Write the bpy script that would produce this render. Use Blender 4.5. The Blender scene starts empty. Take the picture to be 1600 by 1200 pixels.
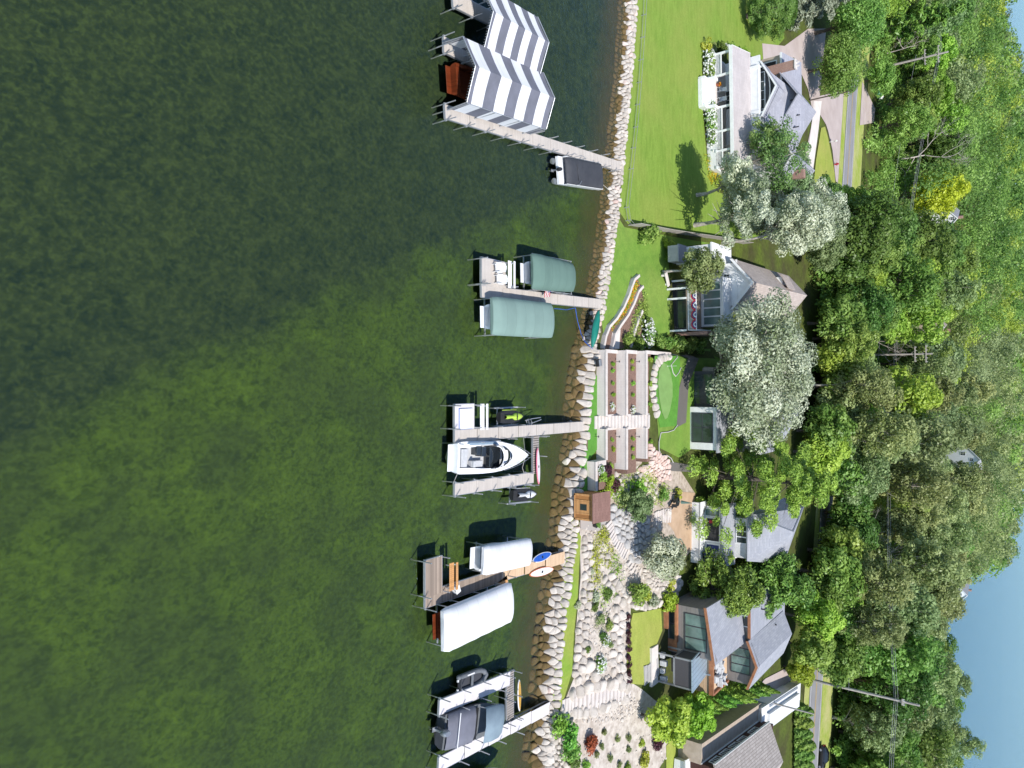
import bpy, bmesh, math, random
import numpy as np
from math import radians, sin, cos, tan, atan, atan2, pi, sqrt, hypot, exp
from mathutils import Vector, Matrix
from mathutils.geometry import delaunay_2d_cdt

rnd = random.Random(7)
C = bpy.context.scene.collection
# ------------------------------------------------------------------ camera model
F = 1109.0; PT = radians(36.8); HC = 40.0
def P(x, y, z=0.0):
    """world point at height z seen at photo pixel (x, y)"""
    th = PT - atan((x - 800) / F); Y = (HC - z) / tan(th)
    Z = Y * cos(PT) + (HC - z) * sin(PT)
    return Vector(((y - 600) / F * Z, Y, z))
def zof(x, Y): return HC - Y * tan(PT - atan((x - 800) / F))
def Yof(x, z): return (HC - z) / tan(PT - atan((x - 800) / F))
def Xof(y, Y, z): return (y - 600) / F * (Y * cos(PT) + (HC - z) * sin(PT))

# ------------------------------------------------------------------ objects
def tag(o, label=None, cat=None, group=None, kind=None):
    if label: o['label'] = label
    if cat: o['category'] = cat
    if group: o['group'] = group
    if kind: o['kind'] = kind
    return o
def empty(name, loc=(0, 0, 0), rz=0.0, label=None, cat=None, group=None):
    o = bpy.data.objects.new(name, None); C.objects.link(o)
    o.location = loc; o.rotation_euler = (0, 0, rz); o.empty_display_size = .3
    return tag(o, label, cat, group)
def kids(o): return [c for c in o.children]
def dup(root, loc=None, rz=None, label=None, group=None, scale=None):
    r = root.copy(); C.objects.link(r)
    if loc is not None: r.location = loc
    if rz is not None: r.rotation_euler = (0, 0, rz)
    if scale is not None: r.scale = scale if hasattr(scale, '__len__') else (scale,) * 3
    if label: r['label'] = label
    if group: r['group'] = group
    for ch in kids(root):
        c = ch.copy(); C.objects.link(c); c.parent = r
        for g in kids(ch):
            d = g.copy(); C.objects.link(d); d.parent = c
    return r

class MB:
    def __init__(s): s.v = []; s.f = []; s.m = []; s.s = []
    def add(s, vs, fs, mi=0, sm=False):
        b = len(s.v); s.v.extend([tuple(v) for v in vs])
        for f in fs: s.f.append([i + b for i in f]); s.m.append(mi); s.s.append(sm)
        return s
    def box(s, x0, x1, y0, y1, z0, z1, mi=0):
        v = [(x, y, z) for z in (z0, z1) for y in (y0, y1) for x in (x0, x1)]
        return s.add(v, [(0, 2, 3, 1), (4, 5, 7, 6), (0, 1, 5, 4), (2, 6, 7, 3), (0, 4, 6, 2), (1, 3, 7, 5)], mi)
    def bar(s, a, b, w, h, mi=0, up=(0, 0, 1)):
        a = Vector(a); b = Vector(b); d = (b - a).normalized(); u = Vector(up)
        if abs(d.dot(u)) > .95: u = Vector((1, 0, 0))
        x = d.cross(u).normalized() * w / 2; y = x.normalized().cross(d).normalized() * h / 2
        v = [p + i * x + j * y for p in (a, b) for i, j in ((-1, -1), (1, -1), (1, 1), (-1, 1))]
        return s.add(v, [(3, 2, 1, 0), (4, 5, 6, 7), (0, 1, 5, 4), (1, 2, 6, 5), (2, 3, 7, 6), (3, 0, 4, 7)], mi)
    def tube(s, a, b, r0, r1=None, n=8, mi=0):
        r1 = r0 if r1 is None else r1; a = Vector(a); b = Vector(b); d = (b - a).normalized()
        u = Vector((0, 0, 1)) if abs(d.z) < .9 else Vector((1, 0, 0))
        x = d.cross(u).normalized(); y = d.cross(x)
        v = []
        for p, r in ((a, r0), (b, r1)):
            v += [p + (x * cos(2 * pi * k / n) + y * sin(2 * pi * k / n)) * r for k in range(n)]
        s.add(v, [(k, k + n, (k + 1) % n + n, (k + 1) % n) for k in range(n)], mi, True)
        return s.add([v[k] for k in range(n)] + [v[k + n] for k in range(n)], [tuple(range(n)), tuple(range(2 * n - 1, n - 1, -1))], mi)
    def path(s, pts, r, n=6, mi=0):
        for a, b in zip(pts[:-1], pts[1:]):
            if (Vector(b) - Vector(a)).length > 1e-4: s.tube(a, b, r, r, n, mi)
        return s
    def loft(s, rings, mi=0, sm=True, closed=True, caps=True):
        n = len(rings[0]); v = [p for r in rings for p in r]; f = []
        for i in range(len(rings) - 1):
            for k in range(n if closed else n - 1):
                k2 = (k + 1) % n; f.append((i * n + k, i * n + k2, (i + 1) * n + k2, (i + 1) * n + k))
        s.add(v, f, mi, sm)
        if caps and closed:
            s.add(rings[0], [tuple(range(n - 1, -1, -1))], mi); s.add(rings[-1], [tuple(range(n))], mi)
        return s
    def poly(s, pts, mi=0): return s.add(pts, [tuple(range(len(pts)))], mi)
    def slab(s, pts, t, mi=0):
        """planar polygon pts (seen counter-clockwise from its front) thickened by t behind"""
        p = [Vector(q) for q in pts]; n = Vector((0, 0, 0))
        for i in range(len(p)): n += p[i].cross(p[(i + 1) % len(p)])
        n.normalize(); q = [a - n * t for a in p]; k = len(p)
        return s.add(p + q, [tuple(range(k)), tuple(range(2 * k - 1, k - 1, -1))] + [(i, i + k, (i + 1) % k + k, (i + 1) % k) for i in range(k)], mi)
    def prism(s, pts, z0, z1, mi=0):
        k = len(pts); a = sum(pts[i][0] * pts[(i + 1) % k][1] - pts[(i + 1) % k][0] * pts[i][1] for i in range(k))
        if a < 0: pts = pts[::-1]
        return s.add([(x, y, z1) for x, y in pts] + [(x, y, z0) for x, y in pts],
                     [tuple(range(k)), tuple(range(2 * k - 1, k - 1, -1))] + [(i, i + k, (i + 1) % k + k, (i + 1) % k) for i in range(k)], mi)
    def ball(s, c, r, n=10, m=6, mi=0):
        rx, ry, rz = r if hasattr(r, '__len__') else (r, r, r)
        rings = [[(c[0] + rx * sin(pi * j / m) * cos(2 * pi * k / n), c[1] + ry * sin(pi * j / m) * sin(2 * pi * k / n), c[2] - rz * cos(pi * j / m)) for k in range(n)] for j in range(1, m)]
        s.loft(rings, mi, True, True, False)
        b = [(c[0], c[1], c[2] - rz)] + rings[0]; t = [(c[0], c[1], c[2] + rz)] + rings[-1]
        s.add(b, [(0, (k + 1) % n + 1, k + 1) for k in range(n)], mi, True)
        return s.add(t, [(0, k + 1, (k + 1) % n + 1) for k in range(n)], mi, True)
    def build(s, name, mats, parent=None, loc=None, rz=None, bevel=0):
        me = bpy.data.meshes.new(name); me.from_pydata(s.v, [], s.f)
        if not isinstance(mats, (list, tuple)): mats = [mats]
        for m in mats: me.materials.append(m)
        me.polygons.foreach_set('material_index', s.m); me.polygons.foreach_set('use_smooth', s.s)
        uv = me.uv_layers.new(name='UVMap'); d = uv.data; Zv = Vector((0, 0, 1))
        for p in me.polygons:
            n = p.normal
            if abs(n.z) > .995: u = Vector((1, 0, 0)); w = Vector((0, 1, 0))
            else: u = Zv.cross(n).normalized(); w = n.cross(u)
            for li, vi in zip(p.loop_indices, p.vertices):
                c = me.vertices[vi].co; d[li].uv = (c.dot(u), c.dot(w))
        me.update()
        o = bpy.data.objects.new(name, me); C.objects.link(o)
        if parent is not None: o.parent = parent
        if loc is not None: o.location = loc
        if rz is not None: o.rotation_euler = (0, 0, rz)
        if bevel:
            b = o.modifiers.new('bevel', 'BEVEL'); b.width = bevel; b.segments = 2; b.limit_method = 'ANGLE'
        return o

# ------------------------------------------------------------------ materials
def s2l(h):
    h = h.lstrip('#'); r = [int(h[i:i + 2], 16) / 255 for i in (0, 2, 4)]
    return tuple((c / 12.92 if c <= .04045 else ((c + .055) / 1.055) ** 2.4) for c in r)
def col(c): return s2l(c) if isinstance(c, str) else c
class NT:
    def __init__(s, name):
        s.m = bpy.data.materials.new(name); s.m.use_nodes = True; s.t = s.m.node_tree; s.n = s.t.nodes; s.l = s.t.links
        s.b = s.n['Principled BSDF']; s.out = s.n['Material Output']
    def new(s, t, **k):
        n = s.n.new(t)
        for a, v in k.items():
            if a[0] == '_': n.inputs[int(a[1:])].default_value = v
            else: setattr(n, a, v)
        return n
    def link(s, a, b): s.l.new(a, b)
    def math(s, op, a, b=None, clamp=False):
        n = s.new('ShaderNodeMath', operation=op, use_clamp=clamp)
        for i, q in enumerate((a, b)):
            if q is None: continue
            if isinstance(q, (int, float)): n.inputs[i].default_value = q
            else: s.link(q, n.inputs[i])
        return n.outputs[0]
    def mix(s, f, a, b, mode='MIX'):
        n = s.new('ShaderNodeMix', data_type='RGBA', blend_type=mode)
        for i, q in ((0, f), (6, a), (7, b)):
            if isinstance(q, (int, float)): n.inputs[i].default_value = q
            elif isinstance(q, tuple): n.inputs[i].default_value = (*q[:3], 1)
            else: s.link(q, n.inputs[i])
        return n.outputs[2]
    def noise(s, vec, scale, det=4, rough=.55, dist=0):
        n = s.new('ShaderNodeTexNoise'); n.inputs['Scale'].default_value = scale; n.inputs['Detail'].default_value = det
        n.inputs['Roughness'].default_value = rough; n.inputs['Distortion'].default_value = dist
        if vec is not None: s.link(vec, n.inputs['Vector'])
        return n.outputs[0]
    def ramp(s, f, a, b):
        n = s.new('ShaderNodeMapRange', clamp=True); n.inputs[1].default_value = a; n.inputs[2].default_value = b
        s.link(f, n.inputs[0]); return n.outputs[0]
    def coord(s, which='Object'): return s.new('ShaderNodeTexCoord').outputs[which]
    def pos(s): return s.new('ShaderNodeNewGeometry').outputs['Position']
    def bump(s, h, st=.3, dist=.05):
        n = s.new('ShaderNodeBump'); n.inputs['Strength'].default_value = st; n.inputs['Distance'].default_value = dist
        s.link(h, n.inputs['Height']); s.link(n.outputs[0], s.b.inputs['Normal'])
    def set(s, c=None, rough=None, spec=None, metal=None):
        if c is not None:
            if isinstance(c, tuple): s.b.inputs['Base Color'].default_value = (*c, 1)
            else: s.link(c, s.b.inputs['Base Color'])
        if rough is not None: s.b.inputs['Roughness'].default_value = rough
        if spec is not None: s.b.inputs['Specular IOR Level'].default_value = spec
        if metal is not None: s.b.inputs['Metallic'].default_value = metal
        return s.m
def k(c, f): return tuple(min(1, q * f) for q in col(c))
def noisy(name, c, c2=None, scale=3, rough=.7, bump=0, bscale=None, spec=.4, metal=0, space='Object', lo=.35, hi=.65):
    t = NT(name); c = col(c); c2 = col(c2) if c2 is not None else k(c, .78)
    co = t.coord(space) if space != 'pos' else t.pos()
    f = t.ramp(t.noise(co, scale), lo, hi)
    f2 = t.ramp(t.noise(co, scale * 7.3, 3), .3, .75)
    m = t.mix(f, c2, c); m = t.mix(t.math('MULTIPLY', f2, .25), m, k(c, .72))
    if bump: t.bump(t.noise(co, bscale or scale * 5, 4), bump, .05)
    return t.set(m, rough, spec, metal)
def planks(name, c, axis='v', pitch=.14, gap=.1, var=.25, rough=.75, dark=.35, metal=0, stain=None):
    t = NT(name); c = col(c); uv = t.coord('UV'); sp = t.new('ShaderNodeSeparateXYZ'); t.link(uv, sp.inputs[0])
    a = t.math('DIVIDE', sp.outputs[0 if axis == 'u' else 1], pitch)
    if axis == 'y':
        so_ = t.new('ShaderNodeSeparateXYZ'); t.link(t.coord('Object'), so_.inputs[0]); a = t.math('DIVIDE', so_.outputs[1], pitch)
    fr = t.math('FRACT', a); fl = t.math('FLOOR', a)
    w = t.new('ShaderNodeTexWhiteNoise', noise_dimensions='1D'); t.link(fl, w.inputs['W'])
    base = t.mix(w.outputs[0], k(c, 1 - var), k(c, 1 + var * .4))
    n = t.ramp(t.noise(t.coord('Object'), 1.1, 5), .35, .7)
    base = t.mix(t.math('MULTIPLY', n, .35 if axis != 'y' else .2), base, col(stain) if stain else k(c, .7))
    g = t.math('LESS_THAN', fr, gap)
    t.bump(t.math('SUBTRACT', 1.0, g), .4, .02)
    return t.set(t.mix(g, base, k(c, dark)), rough, .3, metal)
def bricks(name, c1, c2, mortar, w=.5, h=.14, mort=.012, rough=.8, off=.5, bumpst=.4):
    t = NT(name); b = t.new('ShaderNodeTexBrick'); b.offset = off; t.link(t.coord('UV'), b.inputs['Vector'])
    for i, q in zip((1, 2, 3), (c1, c2, mortar)): b.inputs[i].default_value = (*col(q), 1)
    b.inputs['Scale'].default_value = 1; b.inputs['Mortar Size'].default_value = mort
    b.inputs['Brick Width'].default_value = w; b.inputs['Row Height'].default_value = h
    n = t.ramp(t.noise(t.coord('Object'), .7, 5), .3, .7)
    m = t.mix(t.math('MULTIPLY', n, .35), b.outputs[0], k(c1, .6))
    t.bump(b.outputs[1], bumpst, -.03)
    return t.set(m, rough, .25)
def plain(name, c, rough=.5, spec=.5, metal=0): 
    return NT(name).set(col(c), rough, spec, metal)
def glass(name, c, rough=.06):
    t = NT(name); n = t.noise(t.coord('Object'), .6, 2)
    return t.set(t.mix(t.ramp(n, .3, .7), k(c, .6), k(c, 1.25)), rough, .8)

M = {}
M['white'] = noisy('white_paint', (.78, .78, .77), (.70, .70, .69), 1.5, .5)
M['whitewood'] = planks('white_boards', (.76, .76, .75), 'v', .16, .05, .06, .55, .75)
M['stucco'] = noisy('stucco', (.74, .73, .71), (.60, .59, .57), 1.2, .9, .25, 30)
M['alu'] = noisy('aluminium', (.55, .56, .58), (.45, .46, .48), 2, .35, metal=.6)
M['steel'] = noisy('galvanised', (.42, .43, .45), (.33, .34, .36), 2, .45, metal=.7)
M['rubber'] = noisy('rubber', (.02, .02, .022), (.03, .03, .03), 4, .7)
M['black'] = noisy('black_plastic', (.018, .018, .02), (.03, .03, .032), 3, .4)
M['composite'] = planks('composite_deck', '#c3bab1', 'v', .15, .12, .10, .8, .55)
M['composite2'] = planks('pale_composite_deck', '#d9d3d2', 'v', .15, .1, .06, .75, .7)
M['grating'] = planks('deck_grating', '#9f9790', 'v', .22, .3, .15, .7, .12)
M['oldwood'] = planks('weathered_planks', '#a39283', 'v', .16, .14, .35, .85, .25)
M['newwood'] = planks('cedar_planks', '#c99560', 'v', .16, .10, .22, .75, .45)
M['tanwood'] = planks('pale_planks', '#d6b796', 'v', .16, .10, .15, .75, .5)
M['cedar'] = planks('cedar_boards', '#b07a48', 'u', .2, .05, .25, .7, .5)
M['trim'] = noisy('cedar_trim', '#a5714f', '#8a5a3e', 2, .6)
M['mahogany'] = planks('varnished_mahogany', (.16, .035, .012), 'u', .12, .06, .25, .18, .4)
M['canvas_g'] = planks('green_canvas', '#627b71', 'y', 1.25, .035, .05, .85, .8)
M['canvas_g2'] = planks('pale_green_canvas', '#7a9189', 'y', 1.4, .03, .05, .85, .82)
M['canvas_w'] = planks('white_canvas', (.70, .70, .71), 'y', 1.3, .03, .04, .8, .8)
M['canvas_grey'] = noisy('grey_canvas', '#70717c', '#65666f', .8, .85, .15, 6)
M['canvas_dark'] = noisy('charcoal_cover', (.055, .057, .065), (.04, .042, .05), 1.1, .7, .3, 5)
M['canvas_blue'] = noisy('slate_blue_cover', '#7f909a', '#72828d', 1, .7, .25, 5)
M['gelcoat'] = noisy('white_gelcoat', (.80, .80, .80), (.74, .74, .74), 1, .2)
M['upholstery'] = noisy('pale_upholstery', (.55, .55, .55), (.45, .45, .45), 3, .6)
M['screen'] = glass('dark_windscreen', (.02, .025, .03))
M['bluegrey'] = noisy('blue_grey_fabric', (.25, .33, .40), (.2, .27, .33), 3, .7)
M['teal'] = noisy('teal_hull', '#1f7d6c', '#1a6e60', 1.5, .45)
M['pink'] = noisy('pink_board', '#e07f93', '#d87288', 2, .4)
M['boardwhite'] = noisy('white_board', (.75, .74, .73), (.68, .67, .66), 2, .4)
M['boardblue'] = noisy('blue_board', (.03, .12, .5), (.02, .09, .4), 2, .4)
M['boardyellow'] = planks('bamboo_board', '#d8a648', 'u', .1, .06, .12, .5, .8)
M['orange'] = noisy('orange_edge', '#c26a34', '#b05a2a', 3, .5)
M['lime'] = noisy('lime_gelcoat', (.45, .62, .08), (.38, .55, .06), 3, .3)
M['hypalon'] = noisy('grey_hypalon', (.16, .17, .18), (.12, .13, .14), 2, .6)
M['red'] = noisy('red_fabric', (.45, .02, .04), (.36, .015, .03), 3, .6)
M['bluefab'] = noisy('navy_fabric', (.03, .05, .18), (.025, .04, .15), 3, .6)
M['glass'] = glass('window_glass', (.035, .05, .05))
M['glass_teal'] = glass('teal_glass', (.13, .20, .18), .12)
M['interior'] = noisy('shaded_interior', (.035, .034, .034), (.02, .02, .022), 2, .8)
M['roof_grey'] = bricks('grey_shingles', '#a5a5ad', '#96969f', '#8b8b93', .9, .28, .014)
M['roof_taupe'] = bricks('taupe_shingles', '#c0b2a8', '#b0a299', '#a0938b', .9, .28, .014)
M['roof_porch'] = bricks('pale_porch_shingles', '#bdb5b3', '#b3abaa', '#a39c9b', 1.0, .3, .014)
M['roof_shake'] = bricks('cedar_shakes', '#c2b8b0', '#a69c94', '#7b726b', .45, .34, .03)
M['roof_slate'] = bricks('slate_shingles', '#a6a7ad', '#96989f', '#888a91', .8, .26, .014)
M['roof_metal'] = planks('standing_seam', '#9fb0ba', 'u', .55, .09, .04, .4, .35, .3)
M['roof_mauve'] = bricks('brown_shingles', '#8c6c62', '#7d5f56', '#6d5149', .6, .22, .012)
M['brick'] = bricks('red_brick', '#a07360', '#8a5f4f', '#b5a79c', .22, .075, .012)
M['siding'] = planks('grey_siding', '#7f7a76', 'v', .55, .05, .08, .7, .6)
M['siding_b'] = planks('brown_siding', '#4a3029', 'v', .2, .08, .1, .7, .6)
M['siding_w'] = planks('white_clapboard', (.74, .74, .73), 'v', .18, .07, .03, .55, .72)
M['beige'] = noisy('beige_render', '#b5a594', '#a59583', 1.5, .85)
M['darkscreen'] = noisy('charcoal_screen', '#4d4b4e', '#464447', 30, .8)
M['darksteel'] = noisy('charcoal_steel', '#3c3d42', '#34353a', 3, .5)
M['block'] = bricks('retaining_blocks', '#ddd3cb', '#d6cbc3', '#bdb1a8', .6, .2, .008, .85, .5, .3)
M['cap'] = noisy('cap_stone', '#d2c9c2', '#c4bab3', 1.2, .85, .15, 25)
M['step'] = planks('stone_steps', '#cdc4bd', 'v', .38, .06, .05, .85, .6)
M['flag'] = bricks('flagstone', '#8f8a86', '#7d7874', '#615d59', .8, .55, .03)
M['concrete'] = noisy('concrete', '#d8d0ca', '#c9c0b9', .5, .85, .1, 30)
M['asphalt'] = noisy('asphalt', '#8b8a8c', '#7d7c7e', .25, .9, .15, 40, space='pos')
M['drive'] = noisy('pale_drive', '#b6a8a2', '#a99a94', .3, .9, .12, 40, space='pos')
M['paint_y'] = noisy('yellow_paint', '#c9a85e', '#b89a5a', 2, .7)
M['paint_w'] = noisy('line_paint', (.62, .62, .6), (.5, .5, .48), 2, .7)
M['mulch'] = noisy('mulch', '#866b5e', '#6b544a', 6, .95, .5, 18, space='pos')
M['sand'] = noisy('sand', '#bb9f84', '#a98d73', .8, .95, .3, 20, space='pos')
M['wood_grey'] = noisy('grey_pole_wood', '#b5aea7', '#9c958e', 2, .8)
M['wood_dark'] = noisy('brown_pole_wood', '#665a52', '#574c45', 2, .8)
M['wire'] = plain('cable', (.45, .45, .46), .5)
M['rope'] = noisy('rope', (.5, .48, .44), (.4, .38, .35), 8, .8)
M['carpaint'] = noisy('black_car_paint', (.012, .012, .014), (.016, .016, .018), 1, .15, spec=.7)
M['terracotta'] = noisy('terracotta', '#9a5a3e', '#864d35', 3, .8)

def stone_mat(name, a, b, c):
    t = NT(name); oi = t.new('ShaderNodeObjectInfo'); at = t.new('ShaderNodeAttribute', attribute_name='tone')
    r = t.math('FRACT', t.math('ADD', oi.outputs['Random'], at.outputs['Fac']))
    base = t.mix(r, col(a), col(b))
    co = t.coord('Object'); n = t.ramp(t.noise(co, 1.3, 5), .45, .75)
    base = t.mix(t.math('MULTIPLY', n, .55), base, col(c))
    n2 = t.ramp(t.noise(co, 9, 3), .4, .8); base = t.mix(t.math('MULTIPLY', n2, .2), base, k(a, .6))
    t.bump(t.noise(co, 5, 5), .5, .06)
    return t.set(base, .9, .2)
M['stone'] = stone_mat('pale_limestone', '#cbc2b8', '#b3a99e', '#91877b')
M['stone_wet'] = stone_mat('wet_brown_stone', '#75603f', '#5f5034', '#454124')
M['stone_pink'] = stone_mat('pink_fieldstone', '#cdb0a4', '#d9c9bf', '#a98c80')
M['stone_grey'] = stone_mat('grey_and_shaded_stone', '#bfbbb7', '#a6a3a1', '#8b8885')  # grey stone; its tone also carries the painted tree shade on the cobble slope

def leaf_mat(name, a, b, trans=.4, var=.3, rough=.42, lift=1.22):
    """two leaf colours picked per leaf, shifted per tree"""
    t = NT(name); a = k(a, lift); b = k(b, lift)
    at = t.new('ShaderNodeAttribute', attribute_name='tone'); oi = t.new('ShaderNodeObjectInfo')
    c = t.mix(at.outputs['Fac'], a, b)
    hs = t.new('ShaderNodeHueSaturation'); t.link(c, hs.inputs['Color'])
    t.link(t.math('ADD', t.math('MULTIPLY', oi.outputs['Random'], var), 1 - var / 2), hs.inputs['Value'])
    t.link(t.math('ADD', t.math('MULTIPLY', t.math('FRACT', t.math('MULTIPLY', oi.outputs['Random'], 7.3)), .05), .475), hs.inputs['Hue'])
    c = hs.outputs[0]
    t.set(c, rough, .3)
    tr = t.new('ShaderNodeBsdfTranslucent'); t.link(c, tr.inputs[0])
    mx = t.new('ShaderNodeMixShader'); mx.inputs[0].default_value = trans
    t.link(t.b.outputs[0], mx.inputs[1]); t.link(tr.outputs[0], mx.inputs[2]); t.link(mx.outputs[0], t.out.inputs[0])
    return t.m
L = {}
L['dark'] = leaf_mat('leaves_dark', '#456427', '#748f47')
L['mid'] = leaf_mat('leaves_mid', '#587930', '#9bb45c')
L['light'] = leaf_mat('leaves_light', '#6f932f', '#aac458')
L['yellow'] = leaf_mat('leaves_golden', '#aeb428', '#dade55')
L['silver'] = leaf_mat('leaves_silver', '#66764c', '#c6cab2', .25)
L['olive'] = leaf_mat('leaves_olive', '#5c6d36', '#a3ae74')
L['willow'] = leaf_mat('leaves_willow', '#586e3e', '#9bad78')
L['birch'] = leaf_mat('leaves_birch', '#4a6330', '#8ba05e')
L['pine'] = leaf_mat('needles_pine', '#5f8230', '#a8c458', .25)
L['cedar'] = leaf_mat('needles_cedar', '#4a6a2c', '#8ba448', .15)
L['juniper'] = leaf_mat('needles_juniper', '#527d2b', '#8cb548', .15)
L['blue'] = leaf_mat('needles_blue', '#6d7a60', '#a3ab93', .15)
L['bright'] = leaf_mat('leaves_bright', '#7fa02a', '#adc94a', .4, lift=1.0)
L['lime'] = leaf_mat('leaves_lime', '#98ab38', '#c2cd58', .35, lift=1.0)
L['flower'] = leaf_mat('petals_white', (.72, .73, .68), (.85, .85, .82), .25, .05, lift=1)
L['gold'] = leaf_mat('petals_orange', '#c98a1c', '#d8b02c', .25)
L['rust'] = leaf_mat('leaves_rust', '#7d4a28', '#9c6238', .2)
L['plum'] = leaf_mat('leaves_plum', '#3a2226', '#57343a', .2)
M['bark'] = noisy('bark', '#6b6158', '#4d453d', 4, .95, .5, 12)
M['bark_pale'] = noisy('pale_bark', '#bdb6ac', '#8e877d', 3, .9, .3, 12)
M['bark_dead'] = noisy('dead_wood', '#c6bcb3', '#a89e96', 3, .95)
# ------------------------------------------------------------------ terrain
SH = [(y, x) for y, x in [(-700, 1040), (-60, 985), (0, 978), (100, 972), (200, 962), (265, 955), (330, 948), (400, 938), (480, 925), (550, 908), (640, 896), (700, 893), (760, 880), (870, 868), (950, 855), (1000, 848), (1100, 842), (1200, 832), (1260, 828), (1700, 815)]]
_s = [P(x, y, 0) for y, x in SH]
SX = np.array([-900] + [q.x for q in _s] + [900]); SY = np.array([_s[0].y + 60] + [q.y for q in _s] + [_s[-1].y - 20])
def ysh(X): return np.interp(X, SX, SY)
PR = {1: [(0, 0), (.8, .62), (3, .85), (28, 2.9), (70, 6.5)],
      2: [(0, 0), (.8, .65), (9, 1.7), (14, 2.9), (24, 3.6), (70, 6.5)],
      4: [(0, 0), (1.2, 1.15), (4.6, 1.35), (9, 2.5), (18, 4.7), (70, 6.5)],
      5: [(0, 0), (1.2, 1.15), (4.6, 1.35), (7, 2.1), (14, 3.9), (22, 4.7), (70, 6.5)],
      6: [(0, 0), (1.2, 1.15), (6, 1.6), (14, 3.0), (24, 4.6), (70, 6.5)]}
Y1 = Yof(933, 1.2); DY = 2.55; WH = 1.12          # first terrace wall front, spacing, wall height
ZT = 1.2 + 3 * WH                                  # terrace lawn level
def _st(a, b, x): t = np.clip((x - a) / (b - a), 0, 1); return t * t * (3 - 2 * t)
def yfar(X, Y):
    r = X / np.maximum(Y, 1.0)
    return 250 + 700 * (1 - _st(.18, .225, r)) - 330 * (1 - _st(-.415, -.37, r)) * (1 - _st(.18, .225, r))
def tz(X, Y):
    X = np.asarray(X, float); Y = np.asarray(Y, float); s = Y - ysh(X)
    pf = lambda q: np.interp(s, [a for a, b in PR[q]], [b for a, b in PR[q]])
    z = pf(1)
    z = z + (pf(2) - z) * _st(-16, -12.5, X)
    z3 = np.where(s < 1.1, np.interp(s, [0, 1.1], [0, 1.0]),
                  np.interp(Y, [0, Y1 + 2 * DY + .2, Y1 + 2 * DY + .9, Y1 + 16, Y1 + 60], [1.12, 1.12, ZT, ZT + .5, 6.5]))
    z = z + (z3 - z) * _st(-3.9, -3.3, X)
    z = z + (pf(4) - z) * _st(8.2, 11, X)
    z = z + (pf(5) - z) * _st(22, 25, X)
    z = z + (pf(6) - z) * _st(34, 38, X)
    z = z + .5 * np.sin(X * .05 + 1) * np.sin(Y * .04) * _st(60, 110, s)
    f = yfar(X, Y)
    rr = X / np.maximum(Y, 1.0)
    z = z + 9 * _st(240, 430, Y) * (1 - _st(.1, .2, rr)) * _st(-.40, -.33, rr)
    z = z + (-3 - z) * _st(f - 6, f + 14, Y)
    bed = np.interp(s, [-200, -80, -35, -6, -1, 0], [-6, -3, -1.0, -.85, -.4, 0])
    return np.where(s < 0, bed, z)
def gz(X, Y): return float(tz(X, Y))
def G(x, y):
    """point of the terrain seen at photo pixel (x, y)"""
    z = 1.5
    for _ in range(40):
        q = P(x, y, z); z += .5 * (gz(q.x, q.y) - z)
    q = P(x, y, z); return Vector((q.x, q.y, gz(q.x, q.y)))

def grid(name, Xs, rows, mat, zf):
    nx, ny = len(Xs), len(rows); Xg, S = np.meshgrid(Xs, rows); Yg = ysh(Xg) + S
    v = np.stack([Xg, Yg, zf(Xg, Yg, S)], -1).reshape(-1, 3)
    i = np.arange(nx * ny).reshape(ny, nx)
    f = np.stack([i[:-1, :-1], i[:-1, 1:], i[1:, 1:], i[1:, :-1]], -1).reshape(-1, 4)
    me = bpy.data.meshes.new(name); me.from_pydata(v.tolist(), [], f.tolist())
    a = me.attributes.new('shore', 'FLOAT', 'POINT'); a.data.foreach_set('value', S.reshape(-1).astype(np.float32))
    me.polygons.foreach_set('use_smooth', [True] * len(f)); me.materials.append(mat)
    o = bpy.data.objects.new(name, me); C.objects.link(o); return tag(o, kind='structure')
ext = np.array([100, 112, 128, 150, 180, 220, 280, 360, 480, 650, 900, 1400, 2200])
Xs = np.concatenate([-ext[::-1], np.arange(-90, 90.5, .9), ext])

# lake bed: weed patches, sand by the shore
t = NT('lake_bed'); pos = t.pos(); sp = t.new('ShaderNodeSeparateXYZ'); t.link(pos, sp.inputs[0])
sh = t.new('ShaderNodeAttribute', attribute_name='shore').outputs['Fac']
mp = t.new('ShaderNodeMapping'); mp.inputs['Scale'].default_value = (1.0, .8, 1); mp.inputs['Rotation'].default_value = (0, 0, .5); t.link(pos, mp.inputs[0]); pv = mp.outputs[0]
n_big = t.noise(pos, .09, 3, .5, .4); n_mid = t.noise(pv, .75, 5, .6, .5); n_fine = t.noise(pv, 3.0, 4, .65, .4); n_xf = t.noise(pos, 6, 3, .6)
d = t.math('ADD', sp.outputs[0], t.math('MULTIPLY', sp.outputs[1], .485))
d = t.math('ADD', d, t.math('MULTIPLY', t.math('SUBTRACT', n_big, .5), 7))
d = t.math('ADD', d, t.math('MULTIPLY', t.math('SUBTRACT', n_mid, .5), 3))
weedy = t.ramp(d, 8.8, 11.8)                       # 0 = deep dark bed, 1 = shallow green weed
w = t.math('ADD', t.math('MULTIPLY', t.ramp(n_mid, .36, .64), .38), t.math('MULTIPLY', t.ramp(n_fine, .38, .64), .62))
deep = t.mix(w, (.014, .027, .018), (.046, .066, .025))
green = t.mix(w, (.029, .050, .015), (.078, .124, .021))
pn = t.ramp(t.noise(pos, .22, 3, .5, .5), .42, .62)
green = t.mix(t.math('MULTIPLY', pn, .42), green, (.028, .040, .022))
c = t.mix(weedy, deep, green)
far = t.ramp(t.math('ADD', sp.outputs[1], t.math('MULTIPLY', sp.outputs[0], .9)), 24, 0)   # near end: mottled yellow-green tufts
tuft = t.math('MULTIPLY', t.math('MULTIPLY', t.ramp(n_fine, .5, .72), far), .55)
c = t.mix(tuft, c, (.060, .090, .026))
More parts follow.
